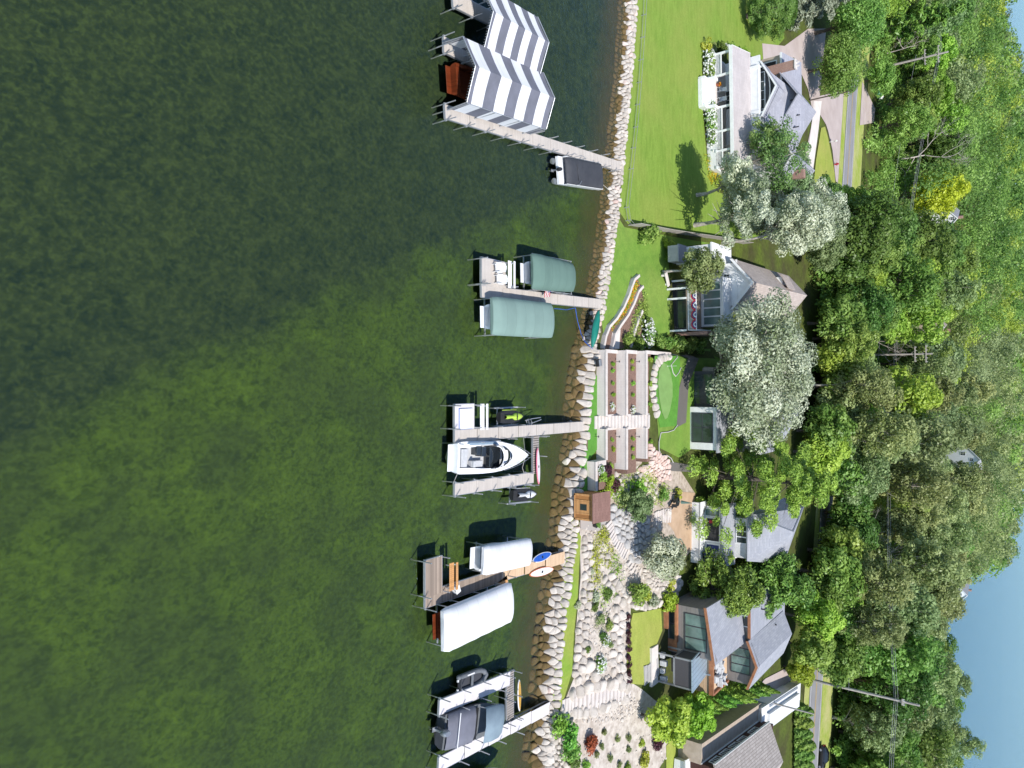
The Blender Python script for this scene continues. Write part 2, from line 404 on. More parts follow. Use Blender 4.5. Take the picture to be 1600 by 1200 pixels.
sandc = t.mix(t.ramp(n_fine, .35, .65), (.085, .062, .028), (.055, .050, .022))
sm = t.math('ADD', sh, t.math('MULTIPLY', t.math('SUBTRACT', n_mid, .5), 5))
c = t.mix(t.math('MULTIPLY', t.ramp(sm, -5.5, -.8), .9), c, sandc)
c = t.mix(t.math('MULTIPLY', t.ramp(n_xf, .5, .72), .4), c, (.024, .036, .014))
bedmat = t.set(c, .95, .1)
grid('lake_bed', Xs, [-160, -130, -110, -95, -80, -70, -60, -50, -42, -35, -28, -22, -17, -13, -10, -8, -6, -5, -4, -3, -2, -1.4, -1, -.6, -.3, .15], bedmat, lambda X, Y, S: tz(X, Y))

# water sheet
t = NT('lake_water'); t.n.remove(t.b)
pos = t.pos(); mp = t.new('ShaderNodeMapping'); mp.inputs['Rotation'].default_value = (0, 0, -.35); mp.inputs['Scale'].default_value = (1, 1.9, 1); t.link(pos, mp.inputs[0])
h = t.math('ADD', t.noise(mp.outputs[0], .7, 4, .55, .3), t.math('MULTIPLY', t.noise(mp.outputs[0], 2.6, 3, .5), .32))
bp = t.new('ShaderNodeBump'); bp.inputs['Strength'].default_value = .6; bp.inputs['Distance'].default_value = .16; t.link(h, bp.inputs['Height'])
gl = t.new('ShaderNodeBsdfGlossy'); gl.inputs['Roughness'].default_value = .1; gl.inputs['Color'].default_value = (.36, .53, .73, 1); t.link(bp.outputs[0], gl.inputs['Normal'])
tr = t.new('ShaderNodeBsdfTransparent'); tr.inputs[0].default_value = (.93, .97, .95, 1)
bq = t.new('ShaderNodeBump'); bq.inputs['Strength'].default_value = .5; bq.inputs['Distance'].default_value = .13; t.link(h, bq.inputs['Height'])
fr = t.new('ShaderNodeFresnel'); fr.inputs[0].default_value = 1.33; t.link(bq.outputs[0], fr.inputs['Normal'])
mx = t.new('ShaderNodeMixShader'); t.link(fr.outputs[0], mx.inputs[0]); t.link(tr.outputs[0], mx.inputs[1]); t.link(gl.outputs[0], mx.inputs[2]); t.link(mx.outputs[0], t.out.inputs[0])
M['water'] = t.m
w = MB(); w.poly([(-6000, -300, 0), (6000, -300, 0), (6000, 14000, 0), (-6000, 14000, 0)])
tag(w.build('lake_water', M['water']), kind='structure')
db = MB(); db.poly([(-6000, -300, -6.2), (6000, -300, -6.2), (6000, 14000, -6.2), (-6000, 14000, -6.2)])
tag(db.build('deep_lake_bed', noisy('deep_bed', (.05, .14, .20), (.045, .125, .18), .02, .9, space='pos')), kind='structure')

# ground sheet
t = NT('ground_cover'); pos = t.pos()
n1 = t.ramp(t.noise(pos, .25, 5), .35, .65); n2 = t.ramp(t.noise(pos, 2.2, 4), .35, .7)
c = t.mix(n1, s2l('#5c6b2c'), s2l('#4b4a30')); c = t.mix(t.math('MULTIPLY', n2, .6), c, s2l('#39401f'))
sh = t.new('ShaderNodeAttribute', attribute_name='shore').outputs['Fac']
c = t.mix(t.ramp(sh, 2.2, 1.2), c, s2l('#6f6356'))  # shore ground darkened to paint shade into the gaps between stones
spz = t.new('ShaderNodeSeparateXYZ'); t.link(pos, spz.inputs[0]); c = t.mix(t.ramp(spz.outputs[2], -.3, -2.2), c, (.05, .135, .19))
t.bump(t.noise(pos, 6, 3), .5, .08)
gm = t.set(c, .95, .1)
grid('ground', Xs, list(np.arange(0, 12, .35)) + list(np.arange(12, 40, .6)) + list(np.arange(40, 110, 2)) + list(range(110, 340, 8)) + list(range(340, 1100, 20)), gm, lambda X, Y, S: tz(X, Y))

# ------------------------------------------------------------------ draped ground patches
def drape(name, px, mat, off=.07, step=.7, world=None, zf=None, smooth=True):
    pts = [(lambda q: (q.x, q.y))(G(*p)) for p in px] if world is None else world
    b = []
    for i in range(len(pts)):
        a = Vector(pts[i]); e = Vector(pts[(i + 1) % len(pts)]); n = max(1, int((e - a).length / step))
        b += [a.lerp(e, j / n) for j in range(n)]
    x0, x1 = min(p.x for p in b), max(p.x for p in b); y0, y1 = min(p.y for p in b), max(p.y for p in b)
    vs = list(b); nb = len(b)
    for i in range(int((x1 - x0) / step) + 1):
        for j in range(int((y1 - y0) / step) + 1):
            vs.append(Vector((x0 + (i + .5) * step, y0 + (j + .5) * step)))
    ov, oe, of, *_ = delaunay_2d_cdt(vs, [(i, (i + 1) % nb) for i in range(nb)], [], 1, 1e-4)
    A = np.array([(p.x, p.y) for p in ov]); z = (tz(A[:, 0], A[:, 1]) if zf is None else zf(A[:, 0], A[:, 1])) + off
    me = bpy.data.meshes.new(name); fs = []
    for f in of:
        a, bb, c_ = (ov[i] for i in f[:3]); fs.append(list(f) if (bb - a).cross(c_ - a) > 0 else list(f)[::-1])
    me.from_pydata(np.column_stack([A, z]).tolist(), [], fs)
    me.polygons.foreach_set('use_smooth', [smooth] * len(fs)); me.materials.append(mat)
    o = bpy.data.objects.new(name, me); C.objects.link(o); return tag(o, kind='structure')

def lawn_mat(name, a, b, dry, sx=.35, sy=.08, rot=0.0, dryamt=.5):
    t = NT(name); pos = t.pos(); mp = t.new('ShaderNodeMapping'); mp.inputs['Scale'].default_value = (sx, sy, 1); mp.inputs['Rotation'].default_value = (0, 0, rot); t.link(pos, mp.inputs[0])
    st = t.ramp(t.noise(mp.outputs[0], 4, 4, .6, .2), .38, .62); pt = t.ramp(t.noise(pos, .16, 4), .4, .68); fi = t.ramp(t.noise(pos, 5, 4, .7), .3, .75)
    c = t.mix(st, col(a), col(b)); c = t.mix(t.math('MULTIPLY', pt, dryamt), c, col(dry)); c = t.mix(t.math('MULTIPLY', fi, .5), c, k(a, .55))
    t.bump(t.noise(pos, 9, 3, .7), .6, .06)
    return t.set(c, .9, .15)
M['lawn'] = lawn_mat('mown_lawn', '#708b37', '#7f9941', '#93984e', .10, .5)
M['lawn2'] = lawn_mat('clover_lawn', '#678a38', '#76973f', '#8b934d', .2, .2)
M['turf'] = lawn_mat('deep_green_turf', '#568a38', '#5f963d', '#6c9642', .3, .3, 0, .3)
M['strip'] = lawn_mat('worn_grass', '#7b9a38', '#8aa644', '#a69a55', .3, .15, 0, .65)
M['dry'] = lawn_mat('dry_lawn', '#8f9a45', '#9aa54c', '#b0a662', .15, .4, .2, .6)
M['putt'] = noisy('putting_turf', '#7a9c58', '#708f50', .8, .9, .1, 40, space='pos')
M['gravel'] = noisy('pale_gravel', '#c6bcb1', '#a3978b', 1.6, .95, .6, 9, space='pos')
M['gravel_w'] = noisy('warm_gravel', '#b9aa9c', '#948677', 2.2, .95, .6, 9, space='pos')
M['verge'] = lawn_mat('road_verge', '#8aa03c', '#a3a85a', '#c4b890', .2, .2, 0, .7)

# lot lawns
drape('lawn', [(995, -60), (990, 20), (985, 120), (976, 230), (966, 330), (980, 350), (1060, 362), (1160, 374), (1185, 372), (1260, 372), (1262, 345), (1120, 300), (1104, 250), (1097, 170), (1096, 90), (1110, 68), (1190, 100), (1225, 60), (1200, -60)], M['lawn'])
drape('lawn', [(964, 338), (975, 355), (1050, 370), (1110, 380), (1068, 385), (1048, 395), (1045, 440), (1046, 520), (1020, 540), (1010, 500), (985, 430), (970, 500), (955, 520), (944, 535), (937, 490), (945, 430), (955, 380)], M['lawn2'])
drape('grass_strip', [(920, 587), (932, 587), (934, 700), (917, 722), (917, 768), (899, 768), (903, 740), (911, 700), (916, 640)], M['turf'])
drape('grass_strip', [(893, 808), (901, 812), (903, 832), (907, 838), (905, 870), (902, 930), (896, 990), (893, 1050), (884, 1080), (876, 1105), (870, 1118), (862, 1120), (862, 1095), (868, 1030), (873, 960), (879, 900), (887, 850)], M['strip'])
drape('lawn', [(988, 958), (1032, 950), (1034, 985), (1022, 1015), (1022, 1060), (1008, 1070), (985, 1068), (978, 1040), (981, 990)], M['dry'])
drape('gravel_bed', [(905, 816), (940, 820), (1000, 830), (1060, 870), (1060, 930), (985, 950), (978, 1062), (1000, 1075), (1060, 1120), (1058, 1150), (1030, 1200), (1020, 1290), (870, 1290), (862, 1150), (868, 1122), (878, 1105), (896, 1060), (899, 990), (907, 900)], M['gravel'], .035)
drape('gravel_bed', [(945, 770), (955, 715), (1000, 700), (1060, 730), (1085, 770), (1080, 860), (1040, 900), (1000, 830), (945, 815)], M['gravel_w'], .05)
drape('sand_yard', [(1045, 790), (1060, 768), (1085, 770), (1082, 860), (1064, 860), (1052, 830), (1040, 815)], M['sand'], .09)
drape('dry_grass', [(1040, 1165), (1075, 1120), (1130, 1085), (1180, 1060), (1190, 1075), (1110, 1135), (1060, 1190), (1040, 1210)], M['dry'], .09)
drape('side_drive', [(1040, 1210), (1062, 1185), (1112, 1133), (1172, 1083), (1195, 1060), (1225, 1045), (1235, 1062), (1190, 1100), (1185, 1128), (1105, 1190), (1085, 1210)], M['drive'], .11)
drape('lawn', [(1045, 545), (1110, 545), (1110, 680), (1060, 715), (1030, 700), (1026, 655), (1030, 560)], M['lawn2'], .05, zf=None)
drape('stone_path', [(1054, 552), (1075, 548), (1075, 600), (1071, 660), (1056, 668), (1059, 610)], M['flag'], .09)
drape('stone_path', [(1032, 724), (1050, 722), (1090, 728), (1090, 738), (1050, 736), (1033, 732)], M['flag'], .08)
# driveways, road, verge
drive = [(1190, 68), (1225, 72), (1262, 45), (1290, 45), (1285, 100), (1280, 150), (1332, 138), (1330, 190), (1318, 260), (1309, 300), (1305, 282), (1300, 235), (1290, 195), (1278, 175), (1270, 200), (1266, 290), (1258, 300), (1258, 240), (1270, 180), (1262, 140), (1240, 90), (1192, 98)]
drape('driveway', drive, M['drive'], .10, 1.2)
drape('white_walk', [(1270, 158), (1283, 158), (1278, 200), (1267, 282), (1258, 282), (1264, 215), (1268, 186)], M['concrete'], .14, 1.0)
drape('lawn', [(1288, 198), (1296, 232), (1303, 270), (1305, 300), (1290, 320), (1268, 310), (1274, 250), (1282, 200)], M['dry'], .13, 1.0)
RA = P(1332, 150, 6.5); RB = P(1273, 1080, 6.5)
rd = Vector((RB.x - RA.x, RB.y - RA.y)).normalized(); rnrm = Vector((-rd.y, rd.x))
ra = Vector((RA.x, RA.y)) - rd * 260; rb = Vector((RB.x, RB.y)) + rd * 240
def band(o0, o1): return [tuple(ra + rnrm * o0), tuple(rb + rnrm * o0), tuple(rb + rnrm * o1), tuple(ra + rnrm * o1)]
drape('road', None, M['asphalt'], .16, 2.5, world=band(-4.6, 4.6))
drape('road_line', None, M['paint_w'], .18, 2.5, world=band(-4.0, -3.75))
drape('road_line', None, M['paint_w'], .18, 2.5, world=band(3.75, 4.0))
drape('road_line', None, M['paint_y'], .18, 2.5, world=band(-.3, -.12))
drape('road_line', None, M['paint_y'], .18, 2.5, world=band(.12, .3))
drape('road_verge', None, M['verge'], .12, 2.5, world=band(4.6, 14))
drape('road_verge', None, M['verge'], .12, 2.5, world=band(-8, -4.6))
drape('driveway', [(1346, 128), (1352, 140), (1366, 170), (1364, 192), (1342, 196)], M['drive'], .2, 1.2)
# ------------------------------------------------------------------ boulders
def rock_mesh(seed, flat=.6, sub=2, name='boulder'):
    r = random.Random(seed); bm = bmesh.new(); bmesh.ops.create_icosphere(bm, subdivisions=sub, radius=1)
    planes = []
    for _ in range(12):
        n = Vector((r.gauss(0, 1), r.gauss(0, 1), r.gauss(0, .8))).normalized(); planes.append((n, r.uniform(.5, .82)))
    sx, sy = r.uniform(.85, 1.25), r.uniform(.75, 1.05)
    for v in bm.verts:
        for n, d in planes:
            e = v.co.dot(n) - d
            if e > 0: v.co -= n * e * .9
        v.co *= 1 + r.uniform(-.035, .035)
        v.co.x *= sx; v.co.y *= sy; v.co.z *= flat
    me = bpy.data.meshes.new(name); bm.to_mesh(me); bm.free(); return me
RM = {}
for kd in ('stone', 'stone_wet', 'stone_pink', 'stone_grey'):
    RM[kd] = [rock_mesh(100 + i + len(kd) * 31, .5 + .25 * ((i * 7) % 5) / 5) for i in range(7)]
    for me in RM[kd]: me.materials.append(M[kd])
NB = [0]; LEFT = []
def boulder(p, r, kd, label, group, cat='boulder', name='boulder'):
    o = bpy.data.objects.new(name, rnd.choice(RM[kd])); C.objects.link(o)
    o.location = p; o.scale = (r * rnd.uniform(.9, 1.2), r * rnd.uniform(.85, 1.1), r * rnd.uniform(.85, 1.1))
    o.rotation_euler = (rnd.uniform(-.15, .15), rnd.uniform(-.15, .15), rnd.uniform(0, 6.28))
    NB[0] += 1; return tag(o, label, cat, group)
def rock_stuff(name, pts, kd, label=None):
    """(x, y, z, r) list as one mesh with a tone per stone"""
    V, Fc, T = [], [], []
    for x, y, z, r in pts:
        me = rnd.choice(RM[kd]); b = len(V); ca, sa = cos(rnd.uniform(0, 6.28)), sin(rnd.uniform(0, 6.28)); tn = rnd.random()
        a = rnd.uniform(0, 6.28); ca, sa = cos(a), sin(a)
        for v in me.vertices:
            c = v.co; V.append((x + r * (c.x * ca - c.y * sa), y + r * (c.x * sa + c.y * ca), z + r * c.z))
        for p in me.polygons: Fc.append([i + b for i in p.vertices])
        T += [tn] * len(me.vertices)
    me = bpy.data.meshes.new(name); me.from_pydata(V, [], Fc); me.materials.append(M[kd])
    at = me.attributes.new('tone', 'FLOAT', 'POINT'); at.data.foreach_set('value', T)
    o = bpy.data.objects.new(name, me); C.objects.link(o); return tag(o, kind='stuff')
def docky(X):  # keep stones off dock ends
    return False
# fitted stones: cells between jittered seeds in a strip, shrunk, rounded and domed
def cells(seeds, lim):
    out = []
    for i, p in enumerate(seeds):
        poly = [Vector((p[0] + lim * 1.1 * cos(a), p[1] + lim * sin(a))) for a in [2 * pi * k_ / 10 + .3 for k_ in range(10)]]
        for j, q in enumerate(seeds):
            if i == j or abs(p[0] - q[0]) > 2.3 * lim or abs(p[1] - q[1]) > 2.3 * lim: continue
            mid = Vector(((p[0] + q[0]) / 2, (p[1] + q[1]) / 2)); n = Vector((q[0] - p[0], q[1] - p[1]))
            if n.length < 1e-6: continue
            n.normalize(); r = []
            for k_ in range(len(poly)):
                u, v = poly[k_], poly[(k_ + 1) % len(poly)]; du, dv = (u - mid).dot(n), (v - mid).dot(n)
                if du <= 0: r.append(u)
                if du * dv < 0: r.append(u + (v - u) * (du / (du - dv)))
            poly = r
            if len(poly) < 3: break
        if len(poly) >= 3: out.append((p, poly))
    return out
def stone_geo(c, poly, h, gap, zf, r):
    """rings of a fitted stone in world space; c is the seed"""
    q = []
    for k_ in range(len(poly)):
        a, b = poly[k_], poly[(k_ + 1) % len(poly)]
        if (b - a).length < .05: continue
        q += [a.lerp(b, .14), a.lerp(b, .86)]
    if len(q) < 6: q = [a.lerp(b, f) for a, b in zip(poly, poly[1:] + poly[:1]) for f in (.15, .85)]
    cen = sum(q, Vector((0, 0))) / len(q); tx, ty = r.uniform(-.3, .3), r.uniform(-.3, .3); jit = [r.uniform(.9, 1.0) for _ in q]
    rings = []
    for f, hh in ((1.0, -.9), (1.0, .3), (.95, .68), (.82, .92), (.5, 1.0)):
        ring = []
        for v, jj in zip(q, jit):
            d = v - cen; l = max(d.length, 1e-4); d = d * (max(.3, (l - gap) / l) * f * jj); x, y = cen.x + d.x, cen.y + d.y
            ring.append((x, y, zf(x, y) + h * hh + (d.x * tx + d.y * ty if hh > .3 else 0) + (r.uniform(-.03, .03) if hh > .3 else 0)))
        rings.append(ring)
    return cen, rings
def fitted(seeds, lim, h, kd, gap, zf=gz):
    """list of (centre, MB, kind) of fitted stones"""
    r = random.Random(int(abs(seeds[0][0]) * 100) + len(seeds)); res = []
    for p, poly in cells(seeds, lim):
        cen, rings = stone_geo(p, poly, h * r.uniform(.75, 1.3), gap, zf, r)
        res.append((cen, rings, kd(p, r)))
    return res
def stone_obj(cen, rings, kd, label, group):
    if NB[0] >= 298: LEFT.append((cen, rings, kd)); return None
    z0 = rings[1][0][2]; m = MB(); m.loft([[(x - cen.x, y - cen.y, z - z0) for x, y, z in g] for g in rings])
    m.s = [True if i < len(m.s) - 2 else False for i in range(len(m.s))]
    o = m.build('boulder', M[kd], None, (cen.x, cen.y, z0)); NB[0] += 1
    return tag(o, label, 'boulder', group)
def stone_mass(name, res):
    m = MB()
    T = []
    for cen, rings, kd in res:
        n0 = len(m.v); m.loft(rings); T += [rnd.random()] * (len(m.v) - n0)
    o = m.build(name, M[res[0][2]]); at = o.data.attributes.new('tone', 'FLOAT', 'POINT'); at.data.foreach_set('value', T)
    return tag(o, kind='stuff')
XB = P(908, 545).x
seeds = []
for row, (s, st) in enumerate([(-.85, .95), (-.3, .88), (.2, .8), (.68, .68), (1.1, .66)]):
    x = XB + .2 + (row % 2) * .5
    while x < 37:
        if not (row == 4 and -2.6 < x < 9.4): seeds.append((x, float(ysh(x)) + s + rnd.uniform(-.16, .16), row))
        x += st * rnd.uniform(.6, 1.5)
for cen, rings, kd in fitted(seeds, .62, .36, lambda p, r: ('stone_wet' if r.random() < .97 else 'stone') if p[2] < 2 or (p[2] == 2 and r.random() < .55) else ('stone' if r.random() < .95 else 'stone_pink'), .035, lambda x, y: gz(x, y) - .2 * max(0, min(1, (.35 - (y - float(ysh(x)))) / .6))):
    row = min(range(5), key=lambda i: abs((-.85, -.3, .2, .68, 1.1)[i] - (cen.y - float(ysh(cen.x)))))
    lab = ['brown stained boulder lying under shallow water along the seawall foot', 'brown wet boulder at the waterline of the lower seawall',
           'stained boulder on the water-side face of the lower seawall', 'pale boulder on the crest of the lower seawall', 'small pale boulder edging the grass strip behind the seawall'][row]
    stone_obj(cen, rings, kd, lab, ['boulders under the shallow water', 'boulders at the waterline', 'boulders on the seawall face', 'boulders on the seawall crest', 'boulders edging the grass strip'][row])
seeds = []
for row, s in enumerate((-.72, -.34, .02, .36, .68, .98)):
    x = -62.0 + rnd.random() * .4
    while x < XB + .3:
        seeds.append((x, float(ysh(x)) + s + rnd.uniform(-.15, .15), row)); x += .56 * rnd.uniform(.6, 1.5)
res = fitted(seeds, .46, .26, lambda p, r: 'stone_wet' if p[2] < 2 or (p[2] == 2 and r.random() < .6) else ('stone' if r.random() < .93 else 'stone_pink'), .028, lambda x, y: gz(x, y) - .18 * max(0, min(1, (.3 - (y - float(ysh(x)))) / .6)))
for kd, nm in (('stone', 'shore_rubble'), ('stone_wet', 'wet_shore_rubble'), ('stone_pink', 'pink_shore_rubble')): stone_mass(nm, [q for q in res if q[2] == kd])
# second boulder wall behind the lower grass strip, and the rock-garden edges
def rockline(px, r, step, kd, label, group, rows=1, dx=1.0, jit=.25):
    pts = [G(*p) for p in px]; sd = []
    for a, b in zip(pts[:-1], pts[1:]):
        d = b - a; L_ = hypot(d.x, d.y); n = max(1, round(L_ / step)); nr = Vector((-d.y, d.x, 0)) / max(L_, 1e-3)
        for i in range(n):
            for rr in range(rows):
                q = a.lerp(b, (i + rnd.uniform(.25, .75) + .5 * (rr % 2)) / n) + nr * (rr * dx - (rows - 1) * dx / 2) + Vector((rnd.uniform(-jit, jit) * .6, rnd.uniform(-jit, jit) * .6, 0))
                sd.append((q.x, q.y, 0))
    for cen, rings, k_ in fitted(sd, r * 1.25, r * .75, lambda p, q: kd, .04): stone_obj(cen, rings, k_, label, group)
rockline([(1046, 556), (1038, 557), (1030, 561), (1024, 570), (1021, 582), (1019, 600), (1020, 620), (1023, 640), (1026, 650)], .46, .75, 'stone', 'white boulder in the curved edge beside the putting green', 'boulders edging the putting green', 1, jit=.05)
rockline([(914, 836), (918, 880), (914, 930), (908, 980), (905, 1030), (900, 1062)], .46, .85, 'stone', 'pale boulder in the wall behind the lower grass strip', 'boulders behind the grass strip', 2, .72)
rockline([(938, 850), (945, 880)], .4, .8, 'stone', 'pale boulder between the clumps of yellow-green ground cover', 'boulders in the ground cover', 2, .7)
rockline([(941, 895), (950, 905), (958, 918)], .5, .8, 'stone', 'pale boulder between the clumps of yellow-green ground cover', 'boulders in the ground cover', 2, .8)
rockline([(968, 925), (966, 960), (962, 1000), (960, 1040), (972, 1060)], .48, .95, 'stone', 'pale boulder in the row below the upper lawn', 'boulders below the upper lawn', 2, .9)
rockline([(968, 915), (985, 942), (1010, 948), (1035, 940)], .4, .8, 'stone', 'pale boulder edging the top end of the upper lawn', 'boulders edging the upper lawn', 1)
rockline([(892, 1085), (910, 1078), (935, 1072), (965, 1066), (985, 1075)], .55, 1.0, 'stone', 'pale boulder flanking the long stone steps', 'boulders beside the stone steps', 1)
rockline([(888, 1118), (912, 1114), (940, 1106), (965, 1098), (980, 1090)], .5, 1.0, 'stone', 'pale boulder flanking the long stone steps', 'boulders beside the stone steps', 1)
rockline([(912, 1010), (925, 1040), (940, 1060), (915, 1062)], .6, 1.6, 'stone', 'pale boulder scattered on the gravel bed', 'boulders on the gravel bed', 1, jit=.9)
rockline([(1035, 900), (1050, 905), (1062, 915)], .4, .8, 'stone_grey', 'grey boulder beside the terrace above the rock garden', 'grey boulders by the terrace', 2, .8)
rockline([(1050, 800), (1035, 805), (1025, 830), (1005, 830)], .38, .9, 'stone', 'pale boulder edging the upper stone steps', 'boulders by the upper steps', 1)
# cobble slope of the rock garden
def scatter(px, n, r0, r1, kd, name, mind=.8):
    W = [(lambda q: (q.x, q.y))(G(*p)) for p in px]
    x0, x1 = min(p[0] for p in W), max(p[0] for p in W); y0, y1 = min(p[1] for p in W), max(p[1] for p in W); out = []
    def ins(x, y):
        c = False; j = len(W) - 1
        for i in range(len(W)):
            if (W[i][1] > y) != (W[j][1] > y) and x < (W[j][0] - W[i][0]) * (y - W[i][1]) / (W[j][1] - W[i][1]) + W[i][0]: c = not c
            j = i
        return c
    tries = 0
    while len(out) < n and tries < n * 40:
        tries += 1; x, y = rnd.uniform(x0, x1), rnd.uniform(y0, y1); r = rnd.uniform(r0, r1)
        if ins(x, y) and all((x - a) ** 2 + (y - b) ** 2 > ((r + q) * mind) ** 2 for a, b, z, q in out): out.append((x, y, gz(x, y) + r * .25, r))
    return out
def cell_patch(px, st, kd, h, name, gap=.04):
    W, q = [(lambda v: (v.x, v.y))(G(*p)) for p in px], []
    x0, x1 = min(p[0] for p in W), max(p[0] for p in W); y0, y1 = min(p[1] for p in W), max(p[1] for p in W); j = 0; y = y0
    while y < y1:
        x = x0 + (j % 2) * st / 2; j += 1
        while x < x1:
            c = False; i0 = len(W) - 1; px_, py_ = x + rnd.uniform(-.3, .3) * st, y + rnd.uniform(-.3, .3) * st
            for i in range(len(W)):
                if (W[i][1] > py_) != (W[i0][1] > py_) and px_ < (W[i0][0] - W[i][0]) * (py_ - W[i][1]) / (W[i0][1] - W[i][1]) + W[i][0]: c = not c
                i0 = i
            if c: q.append((px_, py_, 0))
            x += st * rnd.uniform(.8, 1.25)
        y += st * .9
    if q: stone_mass(name, fitted(q, st * .8, h, lambda p, r: kd, gap))
cell_patch([(950, 790), (985, 797), (1012, 812), (1010, 850), (1000, 880), (985, 872), (975, 852), (962, 828)], .72, 'stone_grey', .34, 'shade_grey_cobbles')  # grey colour stands in for the tree shade lying on these cobbles
cell_patch([(1000, 702), (1012, 696), (1042, 722), (1048, 745), (1020, 752), (985, 735), (990, 715)], .55, 'stone_pink', .28, 'pink_cobbles')
cell_patch([(945, 742), (985, 728), (1020, 752), (1030, 775), (1015, 795), (975, 785), (950, 770)], .6, 'stone', .28, 'pale_cobbles')
cell_patch([(862, 1130), (876, 1142), (886, 1200), (885, 1280), (852, 1280), (850, 1190)], .7, 'stone', .34, 'end_boulders')
cell_patch([(1005, 880), (1030, 888), (1050, 905), (1040, 922), (1015, 918), (1003, 900)], .5, 'stone', .25, 'upper_cobbles')
for nm_, pxs, n, a_, b_ in (('garden_stones', [(915, 820), (940, 825), (965, 868), (1000, 885), (1000, 925), (968, 915), (962, 1060), (906, 1060), (915, 960)], 330, .12, .3), ('bank_stones', [(888, 1110), (985, 1085), (1005, 1108), (970, 1125), (900, 1128)], 150, .13, .34), ('far_garden_stones', [(890, 1130), (1040, 1110), (1040, 1190), (900, 1260)], 90, .08, .18)):
    rock_stuff(nm_, scatter(pxs, n, a_, b_, 'stone', ''), 'stone')

# ------------------------------------------------------------------ docks
def dock(a, b, w0, z=.62, w1=None, mat='composite', label='', name='dock', posts=2.6, post_sides=(-1, 1), extra=None, hpost=1.0, zb=None, post_from=0, post_to=1):
    """walkway from world point a to b (centre line)"""
    a = Vector((a[0], a[1], 0)); b = Vector((b[0], b[1], 0)); d = b - a; L_ = d.length; rz = atan2(-d.x, d.y)
    t = empty(name, (a.x, a.y, 0), rz, label, 'dock', 'docks along the shore')
    w = w0 / 2; zb = z if zb is None else zb
    m = MB(); n = max(1, round(L_ / 3.0))
    for i in range(n):
        y0, y1 = L_ * i / n, L_ * (i + 1) / n - (.02 if i < n - 1 else 0); za = z + (zb - z) * i / n + .003 * (i % 2)
        m.box(-w, w, y0, y1, za - .06, za)
    m.build('deck', M[mat], t, bevel=.01)
    m = MB(); m.box(-w - .05, -w, 0, L_, z - .2, z - .015); m.box(w, w + .05, 0, L_, z - .2, z - .015); m.box(-w, w, -.05, 0, z - .2, z - .015)
    m.build('side_rail', M['alu'], t)
    k_ = int(L_ / posts)
    for i in range(k_ + 1):
        y = min(L_ - .1, .1 + i * posts)
        if y < post_from * L_ or y > post_to * L_: continue
        for sd in post_sides:
            m = MB(); x = sd * (w + .1); m.tube((x, y, -1.4), (x, y, z + hpost * rnd.uniform(.85, 1.1)), .048, n=8); m.box(x - .08, x + .08, y - .08, y + .08, z - .2, z - .02)
            m.build('post', M['alu'], t)
    if extra: extra(t, L_, w, z)
    return t
def bench(loc, rz, L_, mat, label, back=True, depth=.55):
    t = empty('bench', loc, rz, label, 'bench', 'benches on the docks')
    m = MB()
    for i in range(2): m.box(0, depth / 2 - .03, 0, L_, .42, .47) if i == 0 else m.box(depth / 2, depth, 0, L_, .42, .47)
    m.build('seat', M[mat], t, bevel=.01)
    if back:
        m = MB(); m.box(depth + .02, depth + .28, 0, L_, .62, .68); m.build('backrest', M[mat], t, bevel=.01)
    for y in (.2, L_ - .2):
        m = MB(); m.box(.05, .12, y - .04, y + .04, 0, .42); m.box(depth - .1, depth - .03, y - .04, y + .04, 0, .42); m.box(.05, depth + .2, y - .035, y + .035, .36, .415)
        if back: m.bar((depth - .02, y, .4), (depth + .15, y, .64), .06, .06)
        m.build('leg', M['alu'], t)
    return t
pt = lambda x, y, z=.62: P(x, y, z)
# dock A
A0, A1 = pt(696, 174), P(976, 262, .8)
dockA = dock(A0, A1, 1.12, label='long pale dock angling from the striped boathouses to the lawn', zb=.78, post_to=.93)
# finger docks beside the striped canopies
dock(P(694, 69, .62), P(790, 118, .62), 1.25, label='short pale finger dock between the two striped canopies', posts=2.4)
dock(P(708, -2, .62), P(800, 45, .62), 1.25, label='short pale finger dock above the upper striped canopy at the photo edge', posts=2.4)
# dock B with platform
B0, B1 = pt(753, 455), P(942, 475, .8)
dock(B0, B1, 1.02, label='pale dock between the two green canopies', zb=.8, post_sides=(-1,), post_to=.75, posts=4)
pl = [pt(754, 402), pt(791, 402), pt(791, 447), pt(754, 447)]
def platform(x0, x1, y0, y1, mat, label, z=.62, ps=True):
    """x: world X range, y: world Y range"""
    t = empty('dock_platform', ((x0 + x1) / 2, (y0 + y1) / 2, 0), 0, label, 'dock', 'dock platforms')
    w, d_ = (x1 - x0) / 2, (y1 - y0) / 2
    m = MB(); m.box(-w, w, -d_, d_, z - .06, z + .002); m.build('deck', M[mat], t, bevel=.01)
    m = MB(); m.box(-w - .05, w + .05, -d_ - .05, -d_, z - .22, z - .01); m.box(-w - .05, w + .05, d_, d_ + .05, z - .22, z - .01); m.box(-w - .05, -w, -d_, d_, z - .22, z - .01); m.box(w, w + .05, -d_, d_, z - .22, z - .01)
    m.build('side_rail', M['alu'], t)
    for sx in (-1, 1):
        for sy in (-1, 1):
            m = MB(); m.tube((sx * (w - .1), sy * (d_ + .1), -1.5), (sx * (w - .1), sy * (d_ + .1), z + .75), .05); m.build('post', M['alu'], t)
    return t
plB = platform(P(754, 402, .62).x, B0.x - .56, B0.y - .0, P(791, 402, .62).y, 'composite', 'square pale dock platform carrying two white chairs')
bench((B0.x - 2.75, P(783, 420, .62).y - .15, .62), 0, .01, 'whitewood', 'x') if False else None
